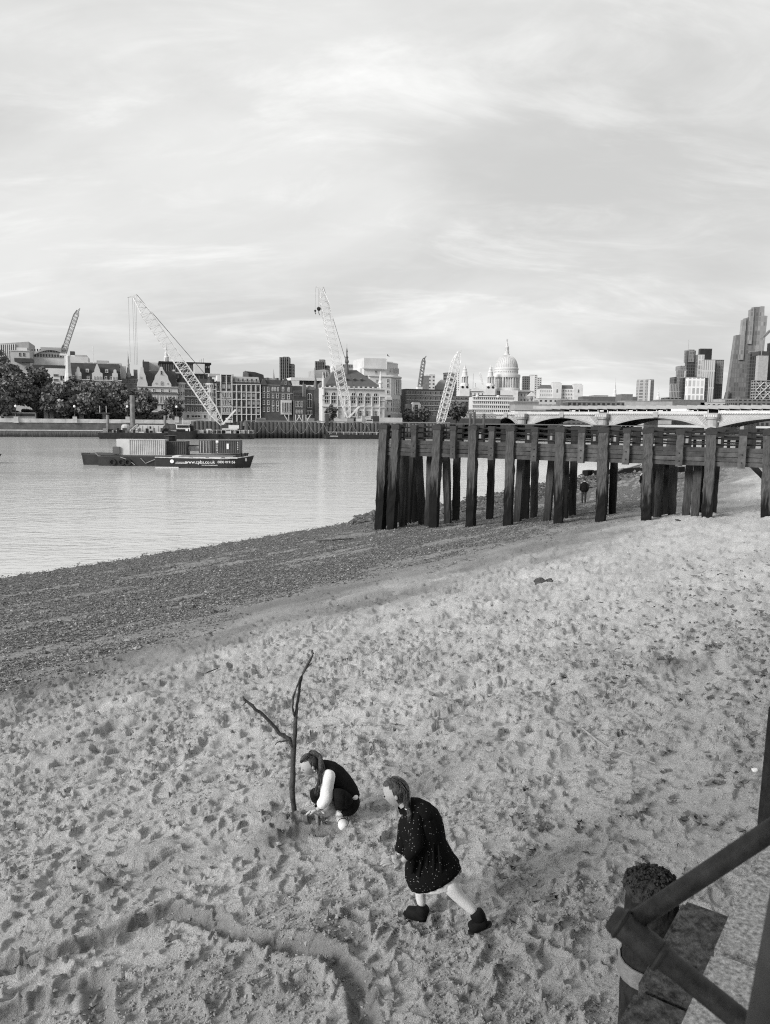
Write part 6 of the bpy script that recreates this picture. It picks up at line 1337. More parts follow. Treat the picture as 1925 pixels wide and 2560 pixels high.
def arch(pa, pc, upc, label_iron):
    ua_, ub_ = bu(pa) + 2.7, bu(pc) - 2.7; um = (ua_ + ub_) / 2; zc_ = bz(upc, 1041.5); zsp = bz(pa, 1066.5) * .5 + bz(pc, 1066.5) * .5
    def za(u): t = (u - um) / (ub_ - ua_) * 2; return zsp + (zc_ - zsp) * (1 - t * t)
    N_ = 26; U_ = lin(ua_, ub_, N_ + 1); zdk = zc_ + .85
    for k, v in enumerate((-.3, 5, 10, 15, 20, 25)):
        A_ = MB()
        for a, c_ in zip(U_[:-1], U_[1:]): A_.add([(a, v, za(a) - .75), (c_, v, za(c_) - .75), (c_, v, za(c_) + .05), (a, v, za(a) + .05), (a, v + .5, za(a) - .75), (c_, v + .5, za(c_) - .75), (c_, v + .5, za(c_) + .05), (a, v + .5, za(a) + .05)], [(0, 1, 2, 3), (7, 6, 5, 4), (0, 4, 5, 1), (3, 2, 6, 7)])
        A_.build('arch_rib', irong if k == 0 else steeld, brd)
    S_ = MB()                                             # lattice spandrel: crossing flats between rib and deck
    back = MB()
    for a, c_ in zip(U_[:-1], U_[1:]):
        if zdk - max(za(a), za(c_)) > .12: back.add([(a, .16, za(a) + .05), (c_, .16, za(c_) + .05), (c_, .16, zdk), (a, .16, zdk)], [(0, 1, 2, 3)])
    st = .55; u = ua_
    while u < ub_:
        for sgn in (-1, 1):
            z0 = za(u) + .05; L_ = 0; u2 = u; z2 = z0
            while z2 < zdk - .05 and ua_ <= u2 <= ub_: u2 += sgn * .15; z2 += .15
            if z2 - z0 > .35 and za(min(max(u2, ua_), ub_)) < z2: S_.beam((u, -.02 if sgn > 0 else .05, z0), (min(max(u2, ua_), ub_), -.02 if sgn > 0 else .05, min(z2, zdk)), .16, .06, (0, 1, 0))
        u += st
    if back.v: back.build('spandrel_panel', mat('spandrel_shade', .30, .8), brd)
    S_.build('lattice', ironw, brd)
    SF = MB()
    for a, c_ in zip(U_[:-1], U_[1:]): SF.add([(a, .6, za(a) + .02), (c_, .6, za(c_) + .02), (c_, WB - .6, za(c_) + .02), (a, WB - .6, za(a) + .02)], [(0, 1, 2, 3)])
    SF.build('soffit', darkc, brd)
    for a in U_[1::2]: MB().box(a - .12, a + .12, .3, WB - .5, za(a) - .5, za(a) - .05).build('cross_girder', irong, brd)
    MB().box(ua_, ub_, -.5, WB, zdk, zdk + .5).build('deck', irong, brd)
    MB().box(ua_, ub_, -.75, -.5, zdk + .5, zdk + .85).build('cornice', ironw, brd); MB().box(ua_, ub_, -.62, -.3, zdk + .85, zdk + 1.55).build('parapet', ironw, brd); MB().box(ua_, ub_, -.72, -.2, zdk + 1.55, zdk + 1.75).build('coping', ironw, brd)
    n_ = int((ub_ - ua_) / 1.1)
    dn = MB()
    for i in range(n_): dn.box(ua_ + (i + .2) * (ub_ - ua_) / n_, ua_ + (i + .7) * (ub_ - ua_) / n_, -.70, -.51, zdk + .12, zdk + .46)
    dn.build('dentil_course', ironw, brd)
    o = MB().box(um - 1.2, um + 1.2, -1.0, -.5, zc_ - .4, zdk + 1.4).build('crown_shield', irong, brd)
    return zdk
zdk = None
for pa, pc, upc in ((1224, 1308, 1266), (1308, 1510, 1409), (1510, 1783, 1640), (1783, 2170, 1960)): zdk = arch(pa, pc, upc, ironw)
ab = bu(1224); MB().box(ab - 40, ab, -1, WB, 0, bz(1230, 1044)).build('abutment', pierm, brd); MB().box(ab - 40, ab, -1.2, -.6, bz(1230, 1044), bz(1230, 1036)).build('abutment_parapet', ironw, brd)
# traffic on the bridge
def bridge_vehicle(name, label, pxa, pxb, pyt, pyb, m_, cat, parts):
    u0, u1 = bu(pxa, 6), bu(pxb, 6); z0, z1 = bz((pxa + pxb) / 2, pyb, 6), bz((pxa + pxb) / 2, pyt, 6); o = thing(name, label, cat, BR.w(u0, 6, z0), BR.a); parts(o, u1 - u0, z1 - z0, m_); return o
def truckp(o, L_, H_, m_):
    MB().box(0, L_ * .82, 0, 2.5, .0, H_).build('box_body', m_, o); c_ = MB().prism([(L_ * .84, 0), (L_, 0), (L_, H_ * .45), (L_ * .95, H_ * .8), (L_ * .84, H_ * .8)], .1, 2.4).build('cab', cream, o); MB().box(L_ * .9, L_ * .97, .0, .09, H_ * .4, H_ * .65).build('window', glass, c_); 
    for x in (.2, .72, .93): MB().lathe([(.05, 0), (.5, 0), (.5, .3), (.05, .3)], n=10).build('wheel', black, o).location = (L_ * x, -.05, -.1); 
bridge_vehicle('box_truck', 'white box truck crossing the bridge', 1676, 1724, 1022, 1035, cream, 'truck', truckp)
def busp(o, L_, H_, m_):
    MB().box(0, L_, 0, 2.5, .3, H_).build('body', m_, o); MB().box(.3, L_ - .3, -.05, 0, H_ * .22, H_ * .42).build('lower_windows', glass, o); MB().box(.3, L_ - .3, -.05, 0, H_ * .66, H_ * .9).build('upper_windows', glass, o); MB().box(L_ * .1, L_ * .85, -.06, 0, H_ * .45, H_ * .6).build('advert', cream, o)
    for x in (.2, .8): MB().lathe([(.05, 0), (.5, 0), (.5, .3), (.05, .3)], n=10).build('wheel', black, o).location = (L_ * x, -.05, .3)
bridge_vehicle('double_decker_bus', 'dark double-decker bus crossing the left span of the bridge', 1364, 1404, 1024, 1040, mat('bus_paint', .045, .4), 'bus', busp)
# railway station bridge behind: roof on slender columns
rw = thing('railway_bridge', 'long railway station bridge with saw-tooth canopy behind the road bridge', 'bridge', BR.w(0, 48, 0), BR.a)
def ru(px): return BR.hit(px, 1030, 48)[0]
def rz(py, px=1640): return BR.hit(px, py, 48)[1]
zc1, zc2, zc3 = rz(1036), rz(1024), rz(1015)
MB().box(ru(1330), ru(2300), 0, 22, zc1 - 3.2, zc1 - .2).build('deck_girder', steeld, rw)
MB().box(ru(1330), ru(2300), 7, 8, zc1, zc2 + .6).build('platform_wall', darkc, rw)
pxs = [1335 + 22 * i * (1 + i * .0055) for i in range(30)]
pxs = [p_ for p_ in pxs if p_ < 2150]
for i in range(len(pxs) - 1):
    a, c_ = ru(pxs[i]), ru(pxs[i + 1])
    MB().box(a - .22, a + .22, 0, .4, zc1 - .2, zc2 + .2).build('column', stone2, rw)
    MB().prism([(a, zc2 + .5), (c_, zc2 + .1), (c_, zc2 + .5), (c_, zc3 - .1), (a, zc3 + .5)], -.9, 20).build('roof_bay', lead, rw)
    if i % 3 == 1: MB().box(a + 1, a + 3.4, .2, .3, zc1 + 1.5, zc1 + 2.3).build('sign_panel', cream, rw)
MB().box(ru(1330), ru(2300), .1, .2, zc1 - .2, zc1 + .9).build('balustrade', irong, rw)
for px in (1360, 1600, 1850): MB().box(ru(px) - 2, ru(px) + 2, 1, 20, -2, zc1 - 3.2).build('pier', pierm, rw)
st_ = simple('station_hall', 'white glazed station hall at the left end of the bridge', 470, 1286, 1376, 1026, 1050, cream, 14, lambda q: (q.box('glazing', G2, 1328, 1374, 1028, 1042, .4, -.4), q.box('roof', lead, 1284, 1378, 1022, 1026, 15, -.8)))
# south bank beyond the far jetty, seen under the arches
sbk = simple('south_wharf', 'dark embankment wharf seen under the bridge arches', 640, 1380, 2200, 1046, 1066, G2, 12); sbk.box('quay', mat('quay_stone', .09, .9), 1330, 2250, 1062, 1070, 10, -6)
for k, px in enumerate((1172, 1182, 1206)):
    q = at(px + 3, 1070, 250); o = MB().tube([(0, 0, -1.5), (0, 0, at(px, (1035, 1030, 1034)[k], 250).z)], .45, 8).build('mooring_pile', steeld); o.location = (q.x, q.y, 0); tag(o, ('left', 'tallest', 'right')[k] + ' of three dark mooring piles rising behind the jetty rails', 'pile', 'mooring piles behind the jetty')
# ------------------------------------------------------------------ people
skinm = mat('skin', .40, .55, .06, 20, .1, 60); tights = mat('white_tights', .62, .85, .06, 30, .2, 90); hairm = mat('fair_brown_hair', .060, .45, .75, 70, .9, 110, streak=True); hair2 = mat('dark_blond_hair', .062, .4, .85, 70, .9, 110, streak=True)
blackcloth = mat('black_cloth', .010, .9, .5, 12, .5, 60, spec=.1); whitecloth = mat('white_cotton', .72, .85, .06, 9, .4, 22); shoew = mat('white_shoe', .66, .6, .06); bootm = mat('black_suede', .009, .8, .4, 20, spec=.15); greycloth = mat('grey_cotton', .34, .9, .1, 12, .4, 30)
def speckled():
    ma = bpy.data.materials.new('speckled_wool'); ma.use_nodes = True; nt = ma.node_tree; b = nt.nodes['Principled BSDF']; lk = nt.links
    t = nt.nodes.new('ShaderNodeTexCoord'); v = nt.nodes.new('ShaderNodeTexVoronoi'); v.inputs['Scale'].default_value = 46; lk.new(t.outputs['Object'], v.inputs[0])
    n = nt.nodes.new('ShaderNodeTexNoise'); n.inputs['Scale'].default_value = 70; lk.new(t.outputs['Object'], n.inputs[0])
    a = nt.nodes.new('ShaderNodeMath'); a.operation = 'MULTIPLY_ADD'; lk.new(n.outputs[0], a.inputs[0]); a.inputs[1].default_value = .12; lk.new(v.outputs['Distance'], a.inputs[2])
    r_ = nt.nodes.new('ShaderNodeMapRange'); lk.new(a.outputs[0], r_.inputs[0]); r_.inputs[1].default_value = .18; r_.inputs[2].default_value = .23; r_.inputs[3].default_value = .30; r_.inputs[4].default_value = .009
    lk.new(r_.outputs[0], b.inputs['Base Color']); b.inputs['Roughness'].default_value = .95; b.inputs['Specular IOR Level'].default_value = .08
    bp = nt.nodes.new('ShaderNodeBump'); bp.inputs['Strength'].default_value = .5; bp.inputs['Distance'].default_value = .006; lk.new(n.outputs[0], bp.inputs['Height']); lk.new(bp.outputs[0], b.inputs['Normal']); return ma

def grow(verts, edges, radii, sub=2, root=0):
    "continuous surface grown over a skeleton"
    me = bpy.data.meshes.new('sk'); me.from_pydata([tuple(v) for v in verts], edges, []); o = bpy.data.objects.new('sk', me); COL.objects.link(o)
    o.modifiers.new('skin', 'SKIN').use_smooth_shade = True
    for i, d_ in enumerate(me.skin_vertices[0].data): d_.radius = (radii[i], radii[i]) if not isinstance(radii[i], tuple) else radii[i]; d_.use_root = (i == root)
    o.modifiers.new('sub', 'SUBSURF').levels = sub
    dg = bpy.context.evaluated_depsgraph_get(); m2 = bpy.data.meshes.new_from_object(o.evaluated_get(dg)); bpy.data.objects.remove(o)
    vv = [v.co.copy() for v in m2.vertices]; ff = [tuple(p.vertices) for p in m2.polygons]; bpy.data.meshes.remove(m2); return vv, ff
def chain(pts, radii, sub=2): return grow(pts, [(i, i + 1) for i in range(len(pts) - 1)], radii, sub)
def basis(c, fwd, up, s_=1.0):
    f = Vector(fwd).normalized(); l_ = Vector(up).cross(f).normalized(); u = f.cross(l_)
    return Matrix(((f.x * s_, l_.x * s_, u.x * s_, c.x), (f.y * s_, l_.y * s_, u.y * s_, c.y), (f.z * s_, l_.z * s_, u.z * s_, c.z), (0, 0, 0, 1)))
def head_geo(M, hair=False, keep=None, grow_=1.0):
    NL, NA = 26, 36; V_, F_, D_ = [], [], []
    for i in range(NL + 1):
        ph = -math.pi / 2 + math.pi * i / NL
        for j in range(NA):
            la = 2 * math.pi * j / NA - math.pi; d = Vector((math.cos(ph) * math.cos(la), math.cos(ph) * math.sin(la), math.sin(ph))); p = Vector((d.x * (.092 if d.x > 0 else .100), d.y * .076, d.z * .112))
            if d.z < 0: p.y *= 1 - .34 * (-d.z); p.x *= 1 - .10 * (-d.z) if d.x > 0 else 1 - .35 * (-d.z)
            if not hair:
                g = lambda l0, p0, sl, sp: math.exp(-((la - l0) / sl) ** 2 - ((ph - p0) / sp) ** 2)
                p.x += .020 * g(0, -.14, .13, .17) + .006 * g(0, -.48, .25, .10) + .012 * g(0, -.95, .5, .25) - .005 * g(0, -.38, .3, .06)
                for q in (-1, 1): p.x -= .007 * g(.36 * q, .06, .18, .13); p.x += .004 * g(.55 * q, -.3, .25, .25)
            D_.append(d); V_.append(M @ (p * grow_))
    for i in range(NL):
        for j in range(NA):
            q = (i * NA + j, i * NA + (j + 1) % NA, (i + 1) * NA + (j + 1) % NA, (i + 1) * NA + j)
            if keep is None or all(keep(D_[k]) for k in q): F_.append(q)
    return V_, F_
def ellipsoid(M, c, r, n=10):
    V_, F_ = [], []
    for i in range(n + 1):
        ph = -math.pi / 2 + math.pi * i / n
        for j in range(n): la = 2 * math.pi * j / n; V_.append(M @ Vector((c[0] + r[0] * math.cos(ph) * math.cos(la), c[1] + r[1] * math.cos(ph) * math.sin(la), c[2] + r[2] * math.sin(ph))))
    for i in range(n):
        for j in range(n): F_.append((i * n + j, i * n + (j + 1) % n, (i + 1) * n + (j + 1) % n, (i + 1) * n + j))
    return V_, F_
def hand_geo(wrist, palm_dir, normal, s_=1.0, curl=.35):
    "palm, four unequal fingers and a thumb, all bent at the knuckles"
    d = Vector(palm_dir).normalized(); n = Vector(normal).normalized(); n = (n - d * n.dot(d)).normalized(); sd = d.cross(n); B_ = []
    k = .75 * s_
    B_.append(grow([wrist, wrist + d * .03 * k, wrist + d * .07 * k], [(0, 1), (1, 2)], [(.020 * k, .014 * k), (.034 * k, .013 * k), (.036 * k, .011 * k)], 1))
    for q, ln_ in ((-.027, .062), (-.009, .074), (.009, .068), (.026, .052)):
        b0 = wrist + d * .068 * k + sd * q * k; b1 = b0 + d * ln_ * .45 * k - n * curl * .012 * k; b2 = b1 + (d - n * curl).normalized() * ln_ * .35 * k; b3 = b2 + (d - n * curl * 2).normalized() * ln_ * .25 * k
        B_.append(chain([b0, b1, b2, b3], [.0092 * k, .0085 * k, .0078 * k, .006 * k], 1))
    t0 = wrist + d * .022 * k + sd * -.026 * k; B_.append(chain([t0, t0 + (d * .7 - sd).normalized() * .03 * k, t0 + (d * .7 - sd).normalized() * .03 * k + (d - sd * .4 - n * .3).normalized() * .028 * k], [.012 * k, .010 * k, .007 * k], 1)); return B_
def person(name, label, loc): return thing(name, label, 'person', loc)
def body(parent, geos, m_=None):
    b_ = MB()
    for v, f in geos: b_.add([p - parent.location for p in v], f)
    return b_.build('body', m_ or skinm, parent, True)
def cloth(parent, name, geos, m_):
    b_ = MB()
    for v, f in geos: b_.add([p - parent.location for p in v], f)
    return b_.build(name, m_, parent, True)
def rings_geo(P, W_, D_, axis_right, n=22, cap=True, wob=0.0):
    "loft of ellipses: half widths W_ along the picture, D_ in depth"
    r_ = random.Random(4); rg = []
    for i, p in enumerate(P):
        d = (P[min(i + 1, len(P) - 1)] - P[max(i - 1, 0)]).normalized(); a = Vector(axis_right); a = (a - d * a.dot(d)).normalized(); b_ = d.cross(a)
        rg.append([p + a * W_[i] * math.cos(2 * math.pi * j / n) * (1 + wob * math.sin(j * 2.6 + i)) + b_ * D_[i] * math.sin(2 * math.pi * j / n) * (1 + wob * math.cos(j * 3.1 + i)) for j in range(n)])
    B_ = MB().loft(rg, cap); return [Vector(v) for v in B_.v], B_.f

# ---- girl striding left, in a speckled black coat
g0 = ground(1100, 2312); Y1 = g0.y
G2 = person('person', 'girl in speckled black coat, white tights and black boots striding left', g0)
P = lambda px, py, dy=0.0: at(px, py, Y1 + dy)
hd = P(990, 1980, .05); fw = Vector((-.90, .16, -.40)); up = Vector((-.34, .10, .92)); M = basis(hd, fw, up, 1.0)
pelvis, chest, neck = P(1090, 2180), P(1040, 2060), P(1012, 2012, .03)
front = grd(1048, 2292); rear = grd(1178, 2340); dF, dR = front.y - Y1, rear.y - Y1
hipF, hipR = P(1070, 2195, .09), P(1115, 2200, -.06); knF, knR = P(1050, 2228, .02 + dF), P(1150, 2246, dR + .06); anF = front + Vector((.02, 0, .10)); anR = P(1192, 2285, dR + .02)
sh1, sh2 = P(1034, 2046, -.07), P(1018, 2040, .14); el1, el2 = P(1044, 2112, -.15), P(1010, 2100, .2); wr1, wr2 = P(1004, 2156, -.19), P(996, 2140, .15)
V_ = [pelvis, chest, neck, hd - up.normalized() * .05, hipF, knF, anF, hipR, knR, anR, sh1, el1, wr1, sh2, el2, wr2]
E_ = [(0, 1), (1, 2), (2, 3), (0, 4), (4, 5), (5, 6), (0, 7), (7, 8), (8, 9), (1, 10), (10, 11), (11, 12), (1, 13), (13, 14), (14, 15)]
rad = [.09, .085, .036, .045, .060, .040, .030, .060, .040, .030, .036, .033, .024, .045, .033, .024]
geos = [grow(V_, E_, rad), head_geo(M), ellipsoid(M, (-.012, .077, -.012), (.013, .008, .020)), ellipsoid(M, (-.012, -.077, -.012), (.013, .008, .020))]
geos += hand_geo(wr1, P(975, 2153, -.21) - wr1, (0, 0, 1), 1.5, .4) + hand_geo(wr2, P(968, 2146, .13) - wr2, (0, 0, 1), 1.1, .5)
body(G2, geos)
cloth(G2, 'tights', [chain([hipF, knF, anF + Vector((0, 0, .02))], [.074, .046, .034]), chain([hipR, knR, anR], [.076, .046, .034])], tights)
# coat
cp = [(1018, 2006, .03, 16, 14), (1027, 2014, .02, 27, 24), (1039, 2030, .01, 41, 38), (1048, 2048, 0, 51, 46), (1055, 2068, 0, 55, 48), (1060, 2090, 0, 52, 47), (1063, 2110, 0, 52, 46), (1068, 2130, 0, 56, 47), (1073, 2150, 0, 62, 49), (1078, 2168, 0, 68, 51), (1086, 2186, 0, 71, 52), (1090, 2194, 0, 68, 49)]
kpx = (P(1060, 2100) - P(1059, 2100)).length
coatm = speckled()
cloth(G2, 'coat', [rings_geo([P(a, b_, c_) for a, b_, c_, _, _ in cp], [w_ * kpx for *_, w_, _ in cp], [d_ * kpx for *_, d_ in cp], (1, 0, .05), 40, True, .045)], coatm)
cloth(G2, 'sleeve', [chain([sh1 + Vector((.03, .03, .05)), sh1 + Vector((0, -.03, 0)), el1, wr1.lerp(el1, .18)], [.045, .070, .058, .046])], coatm); cloth(G2, 'sleeve', [chain([sh2, el2, wr2.lerp(el2, .1)], [.07, .06, .046])], coatm)
cloth(G2, 'collar', [rings_geo([P(1008, 2010, .03), P(1016, 2020, .03)], [.052, .066], [.05, .062], (1, 0, 0), 16, False)], coatm)
cloth(G2, 'hood', [ellipsoid(basis(P(1062, 2030, -.03), (1, 0, -.5), (0, 0, 1)), (0, 0, 0), (.085, .09, .05), 14)], coatm)
cloth(G2, 'skirt_hem', [rings_geo([P(1090, 2186), P(1094, 2206)], [65 * kpx, 60 * kpx], [46 * kpx, 45 * kpx], (1, 0, .05), 40, False, .03)], whitecloth)
def boot(name, an, toe, heel, shaft_top, m_, parent):
    sole = (toe - heel); d = sole.normalized(); upv = (an - heel.lerp(toe, .3)).normalized()
    g1 = chain([heel + upv * .035, heel.lerp(toe, .35) + upv * .045, heel.lerp(toe, .75) + upv * .034, toe + upv * .028 - d * .02], [.050, .054, .052, .042]); g2 = chain([heel.lerp(toe, .22) + upv * .04, an, shaft_top], [.055, .056, .058])
    o = cloth(parent, name, [g1, g2], m_); so = [heel - d * .02, heel.lerp(toe, .5), toe + d * .005]; cloth(parent, name + '_sole', [rings_geo([heel + upv * .012 - d * .012, heel + upv * .008, heel.lerp(toe, .4) + upv * .006, heel.lerp(toe, .75) + upv * .006, toe + upv * .008 - d * .02, toe + upv * .012], [.022, .040, .040, .044, .036, .018], [.010] * 6, d.cross(upv), 12)], m_); return o
boot('boot', anF, front + (grd(1016, 2276) - grd(1052, 2290)) * .9 + Vector((-.02, .0, .004)), front + Vector((.06, -.005, .004)), P(1062, 2262, dF), bootm, G2)
toeR = grd(1172, 2338) + Vector((0, 0, .01)); heelR = P(1226, 2312, dR + .02); boot('boot', anR, toeR, heelR, P(1186, 2276, dR + .03), bootm, G2)
cloth(G2, 'hair', [head_geo(M, True, lambda d: (d.z > .62 or d.x < .16 - .25 * max(0, -d.z)) and d.z > -.6, 1.07)], hair2)
tie = P(1018, 2022, -.09)
tail = [M @ Vector((-.085, .03, -.05)), P(1014, 2012, -.08), tie, P(1025, 2036, -.12), P(1022, 2050, -.14)]
cloth(G2, 'ponytail', [chain(tail, [.030, .020, .012, .020, .008])], hair2); cloth(G2, 'hair_tie', [ellipsoid(Matrix.Translation(tie), (0, 0, 0), (.016, .016, .008))], whitecloth)
cloth(G2, 'hair_parting', [chain([M @ Vector((.05, .005, .108)), M @ Vector((-.01, .005, .119)), M @ Vector((-.07, .005, .092))], [.003, .003, .002], 1)], skinm)
for q in (-1, 1): cloth(G2, 'eye', [ellipsoid(M, (.084, .034 * q, .006), (.006, .011, .006))], black)

def strands(parent, pts_, n, spread, m_, seed, rad_=.0022):
    r_ = random.Random(seed); B_ = MB()
    for i in range(n):
        off = Vector((r_.gauss(0, spread), r_.gauss(0, spread), r_.gauss(0, spread * .6))); Q = [p + off * (.35 + .65 * k / (len(pts_) - 1)) + Vector((r_.gauss(0, .003), r_.gauss(0, .003), r_.gauss(0, .003))) - parent.location for k, p in enumerate(pts_)]
        B_.tube(Q, [rad_] * (len(Q) - 1) + [rad_ * .3], 4, False)
    o = B_.build('loose_hair', m_, parent, True); o['kind'] = 'stuff'; return o
strands(G2, [M @ Vector((-.02, .03, .118)), M @ Vector((-.08, .05, .08)), M @ Vector((-.10, .055, .0)), tail[1]], 34, .016, hair2, 2)
strands(G2, tail[1:], 26, .010, hair2, 3)
# folds of the coat below the arm
for k in range(5):
    a_, b2 = (1044 + k * 13, 2104 + (k % 3) * 8), (1028 + k * 19, 2196 + (k % 2) * 8); cloth(G2, 'coat_fold', [chain([P(a_[0], a_[1], -.125), P((a_[0] + b2[0]) / 2, (a_[1] + b2[1]) / 2, -.140), P(b2[0], b2[1] - 12, -.125)], [.004, .012, .016], 2)], coatm)

# ---- girl crouching beside the branch, black gilet over white shirt
g1 = ground(838, 2052); Y0 = g1.y
G1 = person('person', 'crouching girl in black gilet with white sleeves digging at the branch', g1)
P = lambda px, py, dy=0.0: at(px, py, Y0 + dy)
kpx = (P(820, 1960) - P(819, 1960)).length
hd = P(774, 1911, .0); fw = Vector((-.84, -.34, -.42)); up = Vector((-.36, -.12, .90)); M = basis(hd, fw, up, .98)
pel, che, nec = P(866, 2000, .05), P(826, 1936, .03), P(800, 1922, .02)
kN, kF_ = P(840, 1976, -.17), P(780, 1980, .12); aN, aF = P(850, 2030, -.10), P(812, 2030, .12); sN, sF = P(822, 1938, -.10), P(806, 1934, .16); eN, eF = P(818, 1994, -.16), P(806, 1984, .20); wN, wF = P(792, 2026, -.16), P(792, 2004, .10)
V_ = [pel, che, nec, hd - up.normalized() * .04, P(870, 2012, -.06), kN, aN, P(862, 2000, .14), kF_, aF, sN, eN, wN, sF, eF, wF]
rad = [.08, .07, .034, .042, .055, .034, .026, .055, .034, .026, .030, .030, .022, .040, .030, .022]
geos = [grow(V_, E_, rad), head_geo(M), ellipsoid(M, (-.012, .077, -.012), (.013, .008, .020)), ellipsoid(M, (-.012, -.077, -.012), (.013, .008, .020))]
geos += hand_geo(wN, P(762, 2030, -.13) - wN, (0, 0, 1), 1.2, .6) + hand_geo(wF, P(760, 2010, .06) - wF, (0, -.3, 1), 1.15, .4)
body(G1, geos)
cloth(G1, 'gilet', [rings_geo([P(a, b_, c_) for a, b_, c_, _, _ in ((880, 1997, .04, 0, 0), (872, 1982, .04, 0, 0), (856, 1962, .04, 0, 0), (838, 1943, .03, 0, 0), (820, 1928, .03, 0, 0), (806, 1916, .03, 0, 0), (799, 1909, .03, 0, 0))], [q * kpx for q in (22, 26, 29, 30, 28, 20, 13)], [q * kpx for q in (26, 31, 33, 33, 31, 22, 13)], (.7, 0, .7), 24, True, .02)], blackcloth)
cloth(G1, 'leggings', [chain([V_[4], kN, kN.lerp(aN, .5) + Vector((.03, 0, 0)), aN.lerp(kN, .1)], [.100, .080, .076, .052]), chain([V_[7], kF_, kF_.lerp(aF, .45), aF.lerp(kF_, .1)], [.088, .076, .068, .048]), ellipsoid(Matrix.Translation(P(866, 2006, .03)), (0, 0, 0), (.135, .15, .125), 14)], blackcloth)
cloth(G1, 'sleeve', [chain([sN + Vector((.02, .03, .045)), sN + Vector((0, -.01, .0)), sN.lerp(eN, .5) + Vector((-.02, 0, 0)), eN, wN.lerp(eN, .22)], [.045, .076, .074, .070, .052])], whitecloth); cloth(G1, 'sleeve', [chain([sF, eF, wF.lerp(eF, .25)], [.055, .05, .042])], whitecloth)
cloth(G1, 'shirt_tail', [ellipsoid(basis(P(884, 1990, -.02), (1, 0, -.4), (0, 0, 1)), (0, 0, 0), (.050, .05, .028), 12)], whitecloth); cloth(G1, 'shirt_front', [rings_geo([P(815, 1990, -.02), P(828, 2036, -.06)], [.055, .065], [.03, .04], (1, 0, 0), 14)], greycloth)
cloth(G1, 'collar', [rings_geo([P(806, 1921, .03), P(797, 1913, .03)], [.06, .05], [.06, .05], (.7, 0, .7), 16, False)], blackcloth)
def shoe(an, heel, toe, nm='shoe'):
    d = (toe - heel).normalized(); o = cloth(G1, nm, [chain([heel + Vector((0, 0, .04)), heel.lerp(toe, .4) + Vector((0, 0, .045)), toe + Vector((0, 0, .028))], [.056, .064, .054]), chain([an, heel.lerp(toe, .2) + Vector((0, 0, .05))], [.042, .048])], shoew)
    for t in (.42, .72): c_ = heel.lerp(toe, t) + Vector((0, 0, .048 - .012 * t)); cloth(G1, 'shoe_stripe', [rings_geo([c_ - d * .004, c_ + d * .004], [.063 - .006 * t] * 2, [.060 - .006 * t] * 2, d.cross(Vector((0, 0, 1))), 14)], black)
    return o
hN, tN = grd(851, 2028), grd(860, 2066); shoe(aN, hN, tN); hF, tF = grd(815, 2030), grd(806, 2046); hF.y += .15; tF.y += .15; shoe(aF, hF, tF)
def lt_mark(txt): pass
cloth(G1, 'hair', [head_geo(M, True, lambda d: (d.z > .58 + .15 * d.x or d.x < .02 - .25 * max(0, -d.z)) and d.z > -.5, 1.06)], hairm)
tp = M @ Vector((-.07, .0, .10))
cloth(G1, 'ponytail', [chain([M @ Vector((-.05, 0, .09)), tp + Vector((.02, -.01, .01)), M @ Vector((-.125, .045, .03)), P(801, 1930, -.13), P(796, 1958, -.16), P(788, 1984, -.16)], [.030, .030, .026, .020, .015, .004]), chain([tp, M @ Vector((-.13, -.01, .03)), P(812, 1926, -.06), P(806, 1950, -.12)], [.022, .020, .015, .004])], hairm)
cloth(G1, 'hair_band', [ellipsoid(Matrix.Translation(tp), (0, 0, 0), (.030, .030, .022))], black); cloth(G1, 'earring', [ellipsoid(M, (-.008, .090, -.040), (.008, .006, .008), 8)], shoew)
for q in (-1, 1): cloth(G1, 'eye', [ellipsoid(M, (.083, .034 * q, .004), (.006, .012, .004))], black)
cloth(G1, 'mouth', [ellipsoid(M, (.0865, 0, -.052), (.006, .017, .0035))], mat('lips', .22, .6))

strands(G1, [tp, M @ Vector((-.12, .045, .03)), P(801, 1930, -.14), P(797, 1958, -.17), P(789, 1986, -.17)], 40, .013, hairm, 5)
strands(G1, [M @ Vector((.07, .02, .08)), M @ Vector((.0, .05, .112)), tp], 26, .012, hairm, 6)

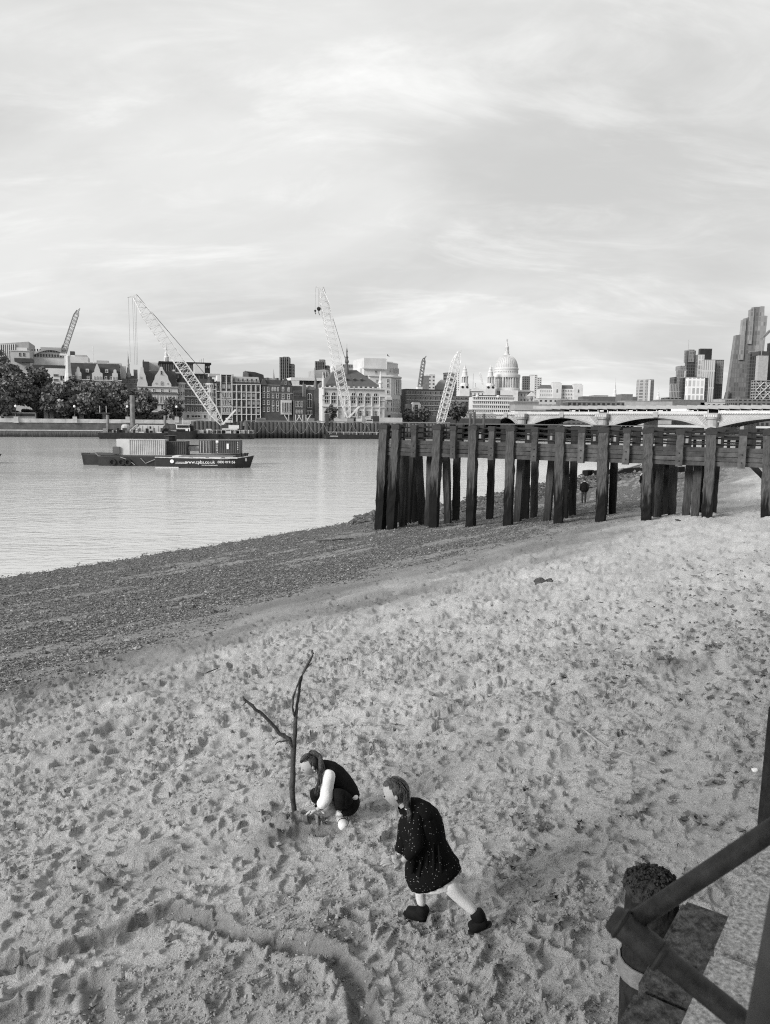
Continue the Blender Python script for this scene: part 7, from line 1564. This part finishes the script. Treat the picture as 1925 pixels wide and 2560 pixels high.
# ---- two beachcombers far off under the jetty
def walker(label, px, py, hgt, top_m, leg_m, face, bag=None, stride=.12):
    g = ground(px, py); o = person('person', label, g); f = Vector(face).normalized(); s_ = f.cross(Vector((0, 0, 1))); h = hgt
    q = lambda x, y, z: g + f * x * h + s_ * y * h + Vector((0, 0, z * h))
    V2 = [q(0, 0, .53), q(0, 0, .78), q(.02, 0, .86), q(.03, 0, .90), q(0, .055, .50), q(stride * .5, .055, .27), q(stride * .3, .055, .04), q(0, -.055, .50), q(-stride * .2, -.055, .27), q(-stride * .6, -.055, .04), q(0, .115, .80), q(-.02, .145, .62), q(.05, .14, .48), q(0, -.115, .80), q(-.02, -.145, .62), q(.05, -.14, .48)]
    r2 = [x * h / 1.75 for x in (.13, .15, .05, .06, .09, .06, .045, .09, .06, .045, .065, .05, .035, .065, .05, .035)]
    Mh = basis(q(.03, 0, .935), f, (0, 0, 1), h / 1.75); geos = [grow(V2, E_, r2, 1), head_geo(Mh)] + hand_geo(V2[12], V2[12] - V2[11], s_, 1.3) + hand_geo(V2[15], V2[15] - V2[14], s_, 1.3); body(o, geos)
    cloth(o, 'trousers', [chain([V2[4], V2[5], V2[6]], [.105, .078, .07], 1), chain([V2[7], V2[8], V2[9]], [.105, .078, .07], 1)], leg_m)
    cloth(o, 'jacket', [rings_geo([q(0, 0, .46), q(0, 0, .56), q(0, 0, .72), q(.0, 0, .81), q(.01, 0, .85)], [.22, .21, .24, .23, .09], [.15, .15, .16, .14, .08], s_, 16)], top_m)
    for k in (10, 13): cloth(o, 'sleeve', [chain([V2[k], V2[k + 1], V2[k + 2].lerp(V2[k + 1], .1)], [.085, .07, .055], 1)], top_m)
    for k in (6, 9): cloth(o, 'shoe', [ellipsoid(basis(V2[k] + f * .06 - Vector((0, 0, .03)), f, (0, 0, 1)), (0, 0, 0), (.15, .055, .05))], black)
    cloth(o, 'hair', [head_geo(Mh, True, lambda d: d.z > .5 or (d.x < .2 and d.z > -.4), 1.08)], black)
    if bag: cloth(o, 'bag', [ellipsoid(Matrix.Translation(q(.02, .2, .72)), (0, 0, 0), (.14, .09, .22))], bag)
jeans = mat('dark_jeans', .03, .9, .3)
walker('person in dark jacket and jeans standing on the stones under the jetty', 1459, 1258, 1.75, blackcloth, jeans, (.25, 1, 0), stride=.03)
walker('person in long black coat with a white bag walking beside a jetty pile', 1604, 1232, 1.72, blackcloth, jeans, (-.5, .8, 0), shoew, .16)
